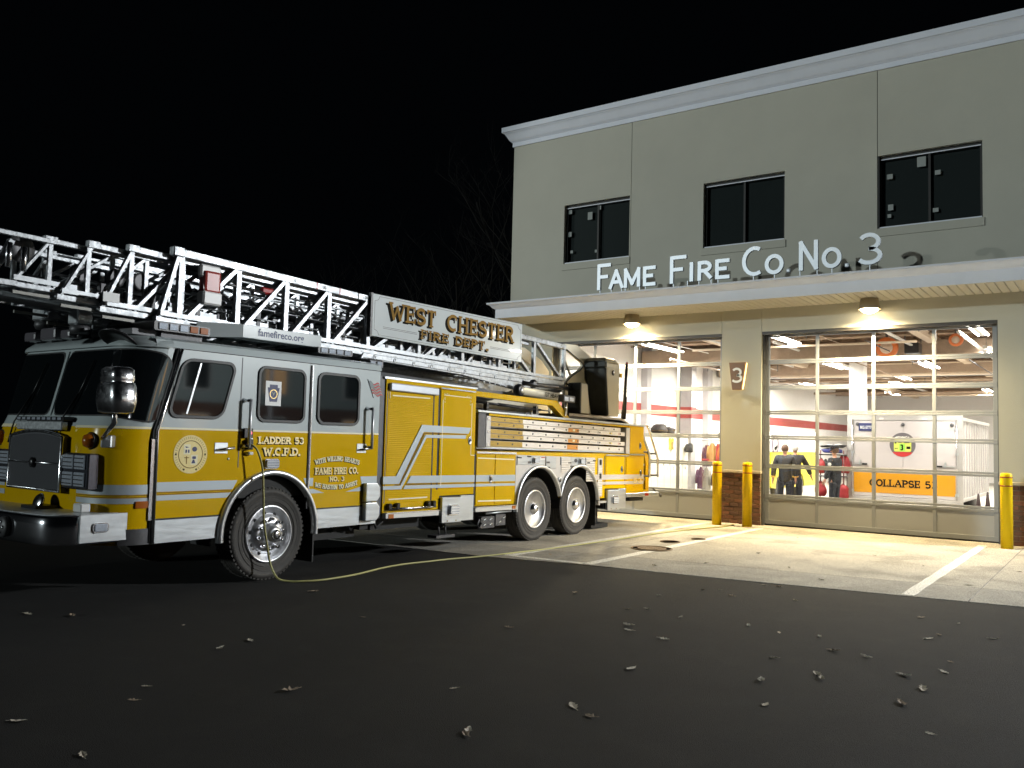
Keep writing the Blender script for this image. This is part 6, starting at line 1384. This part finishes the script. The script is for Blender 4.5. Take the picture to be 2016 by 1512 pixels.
# cradle below the board, long tank over the body
m = MB(); rows = []
for y, r in ((-9.62, .17), (-9.5, .20), (-7.2, .20), (-6.9, .17), (-6.7, .10)): rows.append([(-3.18 + r*.8*math.cos(R(a)), y, 2.47 + r*.62*math.sin(R(a)) - (y+9.6)*.03) for a in range(0, 361, 20)])
m.grid(rows).build("top_hose_cover", mat("grey_vinyl", (.16, .165, .17), .35, var=.15, vscale=5), TK)
MB().box(-5.1, -3.3, -9.6, -5.0, 2.42, 2.50).build("body_top", STEEL, TK)
# lifting cylinder with stencilled load warning
cy = MB().lathe([(.035, -.0), (.085, .02), (.09, .06), (.075, .08), (.075, 1.55), (.05, 1.6)], (-3.12, -6.02, 2.535), (0, 1, -.045), 22).build("lift_cylinder", CREAMP, TK)
MB().lathe([(.05, -.06), (.10, -.05), (.115, .0), (.10, .06), (.06, .07)], (-3.12, -6.0, 2.53), (1, .0, 0), 22).build("cylinder_eye", BLKP, cy); MB().lathe([(.03, .06), (.045, .075), (.02, .08)], (-3.12, -6.0, 2.53), (1, 0, 0), 16).build("eye_pin", CHROME, cy)
MB().lathe([(.03, -.05), (.075, -.03), (.075, .04), (.03, .05)], (-3.08, -5.62, 2.665), (1, 0, 0), 18).build("hose_knuckle", BLKP, cy)
MB().tube([(-3.1, -5.9, 2.66), (-3.05, -5.5, 2.65), (-3.08, -4.9, 2.66), (-3.1, -4.35, 2.655)], .04, 8).build("hydraulic_hose", BLKP, cy)
m = font_mesh("137\u2019 HEAVY", .105, lambda p, d: (-3.12 + .0775 + d, p[0], 2.535 - .045*(p[0]+6.02) + p[1]), .002, -5.31, -.035, .95); m.build("lettering", INK, cy)
# turntable, raised arm plates, control console under covers
TT = MB().lathe([(.62, 0), (1.02, .0), (1.05, .03), (1.05, .075), (1.0, .09), (.2, .09)], (-3.88, -3.65, 2.10), (0, 0, 1), 48).build("turntable", mat("turntable_plate", (.30, .27, .23), .5, metal=.3, var=.1), TK)
MB().sheet([[(-4.75, 2.14), (-2.76, 2.12), (-2.42, 2.05), (-2.42, 2.08), (-2.76, 2.165), (-4.75, 2.185)]], 'x', -3.6, -2.86).build("platform", mat("platform_plate", (.34, .30, .25), .5, metal=.3), TT)
MB().sheet([[(-4.9, 2.095), (-2.4, 2.04), (-2.4, 2.055), (-4.9, 2.135)]], 'x', -3.6, -2.83).build("platform_edge", BLACK, TT)
arm = [(-4.13, 3.54), (-3.68, 3.56), (-3.04, 3.352), (-2.75, 3.15), (-2.75, 2.2), (-4.1, 2.2), (-4.1, 2.72), (-4.05, 2.833), (-3.855, 2.951), (-3.56, 3.08), (-3.45, 3.16), (-3.445, 3.20), (-3.47, 3.23), (-3.563, 3.264), (-4.07, 3.44), (-4.13, 3.45)]
for sg in (1, -1):
    x = XC + sg*.62; MB().sheet([arm], 'x', x-.035, x+.035).build("arm_plate", CREAMP, TT, bevel=.008)
    if sg > 0:
        m = MB(); ring = [(-4.07, 3.43), (-3.563, 3.256), (-3.48, 3.22), (-3.455, 3.18), (-3.47, 3.14), (-3.57, 3.07), (-3.86, 2.94), (-4.05, 2.82), (-4.06, 2.70)]
        m.tube([(x+.04, a, b) for a, b in ring], .012, 6); m.build("arm_edge", STEEL, TT)
MB().tube([(-3.35, -4.09, 2.78), (-3.25, -4.05, 2.72), (-3.2, -4.2, 2.62)], .022, 6).build("arm_hose", BLKP, TT)
MB().bar((-3.4, -4.05, 3.2), (-3.4, -3.86, 2.95), .03, .03, up=(1, 0, 0)).build("arm_stay", CREAMP, TT)
def prism4(nm, lo, hi, z0, z1, m_, par, bevel=.015):
    v = [(*p, z0) for p in lo] + [(*p, z1) for p in hi]; return MB().add(v, [(0,3,2,1),(4,5,6,7),(0,1,5,4),(1,2,6,5),(2,3,7,6),(3,0,4,7)]).build(nm, m_, par, bevel=bevel)
CN = prism4("control_console", [(-3.30, -3.22), (-2.90, -3.22), (-2.90, -2.79), (-3.30, -2.79)], [(-3.36, -3.355), (-2.90, -3.355), (-2.90, -2.785), (-3.36, -2.785)], 2.19, 3.24, CREAMP, TT, .015)
m = MB()
for k in range(40):
    z = 2.24 + k*.0232; f = (z-2.19)/1.05
    m.bar((-2.897, -3.21-.13*f, z), (-2.897, -2.80, z), .008, .012, up=(1, 0, 0))
m.build("console_rib", CREAMP, CN)["kind"] = "stuff"
prism4("console_cover", [(-3.27, -3.27), (-2.885, -3.27), (-2.885, -3.215), (-3.27, -3.215)], [(-3.36, -3.41), (-2.885, -3.41), (-2.885, -3.345), (-3.36, -3.345)], 2.205, 3.13, CANVAS, TT, .02)
prism4("cover_lid", [(-3.37, -3.415), (-2.875, -3.415), (-2.875, -3.34), (-3.37, -3.34)], [(-3.37, -3.415), (-2.875, -3.415), (-2.875, -3.34), (-3.37, -3.34)], 3.142, 3.262, CANVAS, TT, .015)
prism4("console_lid", [(-3.36, -3.34), (-2.89, -3.34), (-2.89, -2.775), (-3.36, -2.775)], [(-3.36, -3.34), (-2.93, -3.34), (-2.93, -2.95), (-3.36, -2.95)], 3.245, 3.335, CREAMP, TT, .02)
MB().lathe([(.05, 0), (.055, .006), (.0, .008)], (-2.895, -3.07, 3.05), (1, 0, 0), 14).build("console_knob", BLKP, CN); MB().box(-2.93, -2.89, -2.78, -2.70, 2.98, 3.06).build("console_tag", YEL, CN)
prism4("side_cover", [(-3.17, -4.33), (-2.895, -4.33), (-2.895, -4.265), (-3.17, -4.265)], [(-3.17, -4.32), (-2.895, -4.32), (-2.895, -4.262), (-3.17, -4.262)], 2.2, 2.775, CANVAS, TT, .015)
prism4("side_box", [(-3.16, -4.26), (-2.91, -4.26), (-2.91, -3.925), (-3.16, -3.925)], [(-3.16, -4.26), (-2.91, -4.26), (-2.91, -4.03), (-3.16, -4.03)], 2.2, 2.77, CREAMP, TT, .015)
m = MB()
for k in range(22): m.bar((-2.907, -4.255, 2.24+.024*k), (-2.907, -3.95-.004*k, 2.24+.024*k), .006, .012, up=(1, 0, 0))
m.build("box_rib", CREAMP, TT)["kind"] = "stuff"
MB().lathe([(.03, 0), (.035, .005), (.0, .006)], (-3.1, -4.325, 2.71), (0, -1, 0), 12).build("cover_knob", BLACK, TT)
MB().tube([(-2.9, -2.62, 2.15), (-2.9, -2.56, 2.5), (-2.9, -2.49, 3.27)], [.045, .035, .028], 10).build("rail_post", BLKP, TT); MB().lathe([(.01, 0), (.03, .02), (.01, .05)], (-2.9, -2.485, 3.27), (0, 0, 1), 10).build("post_cap", REDL, TT)
MB().tube([(-2.86, -2.62, 2.15), (-2.86, -2.58, 2.6)], .03, 8).build("rail_post", BLKP, TT)

# ---------------------------------------------------------------- ground ladders stowed in the side rack: each is a thing
LDT = mat("ladder_tip_gold", (.42, .28, .06), .4, metal=.4); LOR = mat("ladder_orange_label", (.72, .30, .05), .5); LAL = mat("ladder_rail_aluminium", (.80, .75, .69), .42, metal=.35, var=.06, vscale=8)
def ground_ladder(z0a, z1a, z0b, z1b, split, label, seed):
    """z at the front (a, y -7.28) and at the rear (b, y -2.79)"""
    t = thing("ground_ladder", label, "ladder", (T-.05, -5.03, (z0a+z1a)/2), "aluminium ladders stowed in the side rack")
    ya, yb = -7.275, -2.80; Z = lambda y, f: lerp(lerp(z0a, z0b, (y-ya)/(yb-ya)), lerp(z1a, z1b, (y-ya)/(yb-ya)), f)
    x = T + .0
    parts = [(0, split-.02), (split+.02, 1)] if split else [(0, 1)]
    for k, (f0, f1) in enumerate(parts):
        o = .018*(k if not split else 1-k)
        ye = -2.95 if (split and k == 1) else yb
        MB().sheet([[(ya, Z(ya, f0)), (ye, Z(ye, f0)), (ye, Z(ye, f1)), (ya, Z(ya, f1))]], 'x', x-.05, x+o).build("side_rail", LAL, t, bevel=.004)
        MB().sheet([[(ya+.002, Z(ya, f0)+.004), (-6.36, Z(-6.36, f0)+.004), (-6.36, Z(-6.36, f1)-.004), (ya+.002, Z(ya, f1)-.004)]], 'x', x+o, x+o+.002).build("gold_tip", LDT, t)
        if k == 0 or not split: MB().sheet([[(-4.95, Z(-4.95, f0)+.003), (-4.58, Z(-4.58, f0)+.003), (-4.58, Z(-4.58, f1)-.003), (-4.95, Z(-4.95, f1)-.003)]], 'x', x+o, x+o+.002).build("orange_label", LOR, t)
        if split and k == 0:
            MB().sheet([[(-4.80, Z(-4.8, f0+.12)), (-4.72, Z(-4.72, f0+.12)), (-4.72, Z(-4.72, f1-.1)), (-4.80, Z(-4.8, f1-.1))]], 'x', x+o+.002, x+o+.003).build("label_mark", CREAM, t)
            MB().sheet([[(-3.45, Z(-3.45, f0+.15)), (-3.33, Z(-3.33, f0+.15)), (-3.33, Z(-3.33, f1-.15)), (-3.45, Z(-3.45, f1-.15))]], 'x', x+o+.0005, x+o+.002).build("yellow_sticker", mat("pale_yellow_sticker", (.75, .62, .2), .5), t)
        src = None; y = -7.05 + (.18 if k else 0)
        while y < ye - .08:
            c = (x+o+.001, y, Z(y, (f0+f1)/2))
            if src is None: src = MB().lathe([(.017, 0), (.015, .007), (.006, .002)], c, (1, 0, 0), 10).build("rung_end", STEEL, t)
            else: inst(src, Vector(c) + Vector((.0035, 0, 0)), t)
            y += .405
    src = None; y = -7.0
    while y < yb:
        c = Vector((x-.25, y, Z(y, .5)))
        if src is None: src = MB().tube([c - Vector((.2, 0, 0)), c + Vector((.2, 0, 0))], .014, 8).build("rung", LAL, t)
        else: inst(src, c, t)
        y += .405
    MB().sheet([[(ya, Z(ya, 0)), (yb, Z(yb, 0)), (yb, Z(yb, 1)), (ya, Z(ya, 1))]], 'x', x-.50, x-.45).build("side_rail", LAL, t)
    if split: 
        pl = font_mesh("35", .05, onX(x+.0185), .001, -3.9, Z(-3.9, .12), 1.0); pl.build("length_number", INK, t)
        pr_ = font_mesh("35 FT", .045, onX(x+.0185), .001, -3.08, Z(-3.0, .14), .9); pr_.build("length_number", RED, t)
ground_ladder(1.885, 2.035, 1.805, 1.962, .5, "topmost of the three aluminium ladders in the rack on the truck's side", 1)
ground_ladder(1.700, 1.845, 1.615, 1.772, .5, "middle aluminium ladder of the three in the rack on the truck's side", 2)
ground_ladder(1.575, 1.665, 1.495, 1.585, None, "lowest and slimmest aluminium ladder in the rack on the truck's side", 3)
t = thing("pike_pole", "long black pike pole in the open bay above the side ladders", "pole", (-2.85, -6.3, 2.23))
MB().tube([(-2.86, -7.62, 2.262), (-2.86, -5.70, 2.205)], .020, 8).build("shaft", BLKP, t); MB().tube([(-2.86, -5.7, 2.205), (-2.86, -5.45, 2.20), (-2.86, -5.40, 2.17)], .012, 6).build("hook", STEEL, t); MB().tube([(-2.86, -6.95, 2.243), (-2.86, -6.2, 2.22)], .026, 8).build("grip", BLACK, t)
for y in (-7.25, -5.85): MB().box(-2.90, -2.83, y-.03, y+.03, 2.13, 2.26).build("clip", BLKP, t)
t = thing("halligan_bar", "forked black pry bar lying under the pike pole in the open bay", "bar", (-2.95, -6.9, 2.16)); MB().tube([(-2.96, -7.58, 2.165), (-2.96, -6.0, 2.135)], .014, 6).build("shaft", STEEL, t); MB().box(-3.0, -2.93, -6.05, -5.93, 2.12, 2.15).build("fork", STEEL, t)
t = thing("equipment_bag", "pale folded equipment bag at the end of the open bay by the beam", "bag", (-3.05, -5.72, 2.15)); MB().box(-3.25, -2.95, -5.9, -5.6, 2.105, 2.24).build("cloth", mat("pale_canvas", (.55, .52, .45), .7, bump=.3, bscale=20), t, bevel=.04, seg=3)

# ================================================================ SHORE LINE (cord), LEAVES, TREES, LAMP POST
CORD = mat("yellow_green_cord", (.42, .40, .16), .5)
def catmull(pts, n=8):
    pts = [Vector(p) for p in pts]; out = []
    for i in range(len(pts)-1):
        p0, p1, p2, p3 = pts[max(0, i-1)], pts[i], pts[i+1], pts[min(len(pts)-1, i+2)]
        for k in range(n):
            t_ = k/n; out.append(0.5*((2*p1) + (p2-p0)*t_ + (2*p0-5*p1+4*p2-p3)*t_*t_ + (3*p1-p0-3*p2+p3)*t_**3))
    return out + [pts[-1]]
gz = .012
cord = [(T+.05, -11.84, 1.56), (T+.12, -11.80, 1.50), (T+.15, -11.74, 1.30), (T+.14, -11.70, 1.0), (T+.13, -11.67, .7), (T+.12, -11.60, .42), (T+.13, -11.55, .2), (T+.20, -11.50, .05), (-2.50, -11.40, gz), (-2.38, -11.30, gz), (-2.285, -11.04, gz), (-2.30, -10.54, gz), (-2.43, -9.95, gz), (-2.46, -9.5, gz), (-2.40, -9.1, gz), (-2.35, -8.74, gz), (-2.22, -8.235, gz),
        (-2.09, -7.654, .018), (-1.94, -6.488, .018), (-1.842, -5.02, .018), (-1.764, -3.20, .018), (-1.55, -1.75, .018), (-1.40, -1.0, .018), (-1.42, -.35, .018)]
tag(MB().tube(catmull(cord), .012, 8).build("power_cord", CORD, None), "long yellowish cord running from the cab door over the ground to the brick pier", "cord")
# fallen leaves: curled oak leaves, each one a thing
LEAFM = [mat("dry_leaf_%s" % n, c, .8, var=.35, vscale=30) for n, c in (("tan", (.55, .49, .39)), ("brown", (.38, .30, .22)), ("pale", (.66, .61, .52)))]
def leaf_mesh(seed, m):
    rnd = random.Random(seed); L_ = .046; mb = MB(); up = []; lowr = []
    n = 9
    for i in range(n+1):
        f = i/n; wd = .017*math.sin(math.pi*min(1, f*1.02))**.7*(1 + .45*math.cos(f*20+seed)) + .003
        curl_ = .013*(2*abs(f-.5))**2*rnd.uniform(.7, 1.2) + .005*rnd.random()
        up.append((L_*(2*f-1), wd, curl_ + wd*rnd.uniform(.2, .9))); lowr.append((L_*(2*f-1), -wd, curl_ + wd*rnd.uniform(.2, .9)))
    mid = [(L_*(2*i/n-1), 0, .003 + .010*(2*abs(i/n-.5))**2) for i in range(n+1)]
    mb.grid([up, mid, lowr], sm=False); mb.tube([(L_, 0, .012), (L_+.02, .006, .014)], .0018, 4)
    return mb.build("fallen_leaf", m, None, origin=(0, 0, 0))
leafs = [leaf_mesh(k, LEAFM[k % 3]) for k in range(6)]
ON_ASPHALT = [(-1.84, -11.61), (-2.48, -13.9), (-1.42, -13.48), (-0.54, -13.46), (-0.0, -14.72), (0.2, -14.93), (0.78, -14.17), (1.57, -13.43), (0.07, -15.56), (2.17, -14.04), (0.86, -15.61), (-0.52, -12.19), (0.75, -11.64), (-2.83, -14.12), (-0.5, -13.78), (2.2, -14.1), (0.29, -9.7), (1.06, -9.19), (1.28, -8.47), (1.43, -8.33), (1.68, -8.63), (1.71, -7.63), (1.89, -7.6), (2.32, -8.38), (1.16, -10.11), (1.31, -9.97), (1.75, -10.14), (1.53, -10.82), (1.63, -11.0), (2.03, -11.11), (2.4, -10.05), (3.06, -10.07), (3.31, -10.53), (3.56, -10.57), (3.85, -9.47), (3.61, -8.45), (3.96, -8.51), (4.32, -9.06), (2.26, -12.17), (3.41, -11.39), (3.47, -11.5), (3.94, -10.98), (4.16, -10.67), (4.14, -10.27), (4.07, -11.77), (4.12, -11.3), (2.59, -13.35), (4.33, -12.31), (3.14, -11.85), (3.36, -12.4), (2.99, -11.12), (2.4, -13.24), (3.9, -9.23), (2.72, -10.15)]
ON_CONCRETE = [(-1.63, -7.22), (0.01, -7.14), (0.45, -6.37), (1.49, -5.93), (2.15, -6.72), (2.09, -3.56), (2.91, -4.21), (3.69, -5.79), (0.63, -4.72), (0.37, -1.84), (-0.42, -0.89), (4.09, -3.85)]
rnd = random.Random(5); used = set()
for grp, z, lab, G_ in ((ON_ASPHALT, -.002, "small dry curled leaf lying on the dark asphalt", "fallen leaves on the asphalt"), (ON_CONCRETE, .006, "small dry curled leaf lying on the pale concrete apron", "fallen leaves on the concrete apron")):
    for (x, y) in grp:
        k = rnd.randrange(6); o = leafs[k] if k not in used else leafs[k].copy()
        if k in used: COL.objects.link(o)
        used.add(k); o.location = (x, y, z); o.rotation_euler = (rnd.uniform(-.12, .12), rnd.uniform(-.12, .12), rnd.uniform(0, 6.28)); sc_ = rnd.uniform(.6, 1.3); o.scale = (sc_, sc_, sc_*rnd.uniform(.4, 1.0))
        tag(o, lab, "leaf", G_)
# bare winter trees in the dark beyond the station's corner
BARK = mat("dark_bark", (.014, .012, .010), .9, var=.3, vscale=8)
def tree(name, label, x, y, h, seed, lean=0.0, twigs=5):
    rnd = random.Random(seed); t = thing(name, label, "tree", (x, y, 0), "bare trees in the dark")
    trunk = MB(); br = MB()
    def grow(p, d, l, r, depth, mb):
        pts = [p]; rs = [r]; n = 5; q = Vector(p); dd = Vector(d)
        for k in range(n):
            dd = (dd + Vector((rnd.uniform(-.14, .14), rnd.uniform(-.14, .14), rnd.uniform(-.04, .10)))).normalized(); q = q + dd*(l/n); pts.append(tuple(q)); rs.append(r*(1-.6*(k+1)/n))
        mb.tube(pts, rs, 6 if depth < 2 else 4)
        if depth < 4:
            for k in range(twigs - (depth > 1)):
                f = rnd.uniform(.3, 1); i = min(n-1, int(f*n)); b = Vector(pts[i]).lerp(Vector(pts[i+1]), f*n - i)
                a = rnd.uniform(0, 6.28); side = Vector((math.cos(a), math.sin(a), rnd.uniform(.1, .8)))
                grow(tuple(b), (dd*.7 + side*.8).normalized(), l*rnd.uniform(.45, .68), rs[i]*.55, depth+1, br)
    grow((x, y, -.1), (lean, 0, 1), h*.55, h*.016, 0, trunk)
    trunk.build("trunk", BARK, t); br.build("branches", BARK, t)
tree("bare_tree", "tall bare tree in the dark nearest the corner of the station", -12.5, 8.5, 15, 3)
tree("bare_tree", "bare tree in the dark behind the lettered ladder board", -17, 9, 13, 8, .1)
tree("bare_tree", "bare tree in the dark rising above the middle of the ladder", -23, 8, 12, 15)
tree("bare_tree", "low bare tree in the dark behind the roof of the cab", -21, -3, 7, 22, -.1)
# the parking-lot lamp (stands past the end of the building)
SHEAR[0] = False
t = thing("parking_lamp", "tall dark parking lot lamp post standing past the end of the station", "street lamp", (15.6, 3.4, 0))
MB().lathe([(.16, 0), (.16, .5), (.09, .55), (.06, 8.2), (.05, 8.25)], (15.6, 3.4, 0), (0, 0, 1), 16).build("pole", STEEL, t)
MB().bar((15.6, 3.4, 8.2), (15.1, 3.08, 8.22), .07, .07).build("arm", STEEL, t)
hd = MB().bar((15.35, 3.24, 8.22), (14.85, 2.92, 8.15), .34, .10).build("head", STEEL, t, bevel=.02); MB().bar((15.25, 3.18, 8.155), (14.92, 2.96, 8.115), .26, .02).build("lamp_glass", mat("lot_lamp_glow", (1, 1, 1), .4, emit=(.86, .96, 1), estr=40), hd)

t = thing("street_lamp", "dark street lamp post across the lot from the sign letters", "street lamp", (-17.9, -13.1, 0))
MB().lathe([(.14, 0), (.14, .5), (.08, .55), (.055, 8.5), (.05, 8.55)], (-17.9, -13.1, 0), (0, 0, 1), 14).build("pole", STEEL, t); MB().bar((-17.9, -13.1, 8.5), (-17.2, -12.75, 8.52), .07, .07).build("arm", STEEL, t); MB().bar((-17.5, -12.9, 8.5), (-17.1, -12.7, 8.47), .3, .1).build("head", STEEL, t, bevel=.02)
# the neighbouring house past the lot, seen only in the truck's glass and chrome
t = thing("brick_house", "two storey brick house with pale siding and lit windows past the parking lot", "house", (31, 12, 0))
hw = MB().box(28, 36, -6, 26, 0, 3.2).build("wall", BR[0], t); MB().box(27.95, 36, -6.05, 26.05, 3.2, 6.2).build("siding", mat("pale_siding", (.42, .50, .50), .7), t)
MB().sheet([[(27.5, 6.2), (36.5, 6.2), (32, 9)]], 'y', -6.5, 26.5).build("roof", STEEL, t)
WGL = mat("house_window_glow", (1, .7, .4), .5, emit=(1, .55, .22), estr=1.2)
for y in (-3, 3, 8, 13, 19):
    for z in (.9, 3.9):
        f = MB().box(27.88, 27.94, y-.1, y+1.5, z-.1, z+1.7).build("window", WHITE, t); MB().box(27.86, 27.878, y, y+1.4, z, z+1.6).build("pane", WGL if (y in (8, 19)) == (z < 2) else DARKGLASS, f)
for y in (5.8, 16.5): MB().box(27.8, 27.95, y-.15, y+.15, .1, 6.1).build("corner_board", WHITE, t)
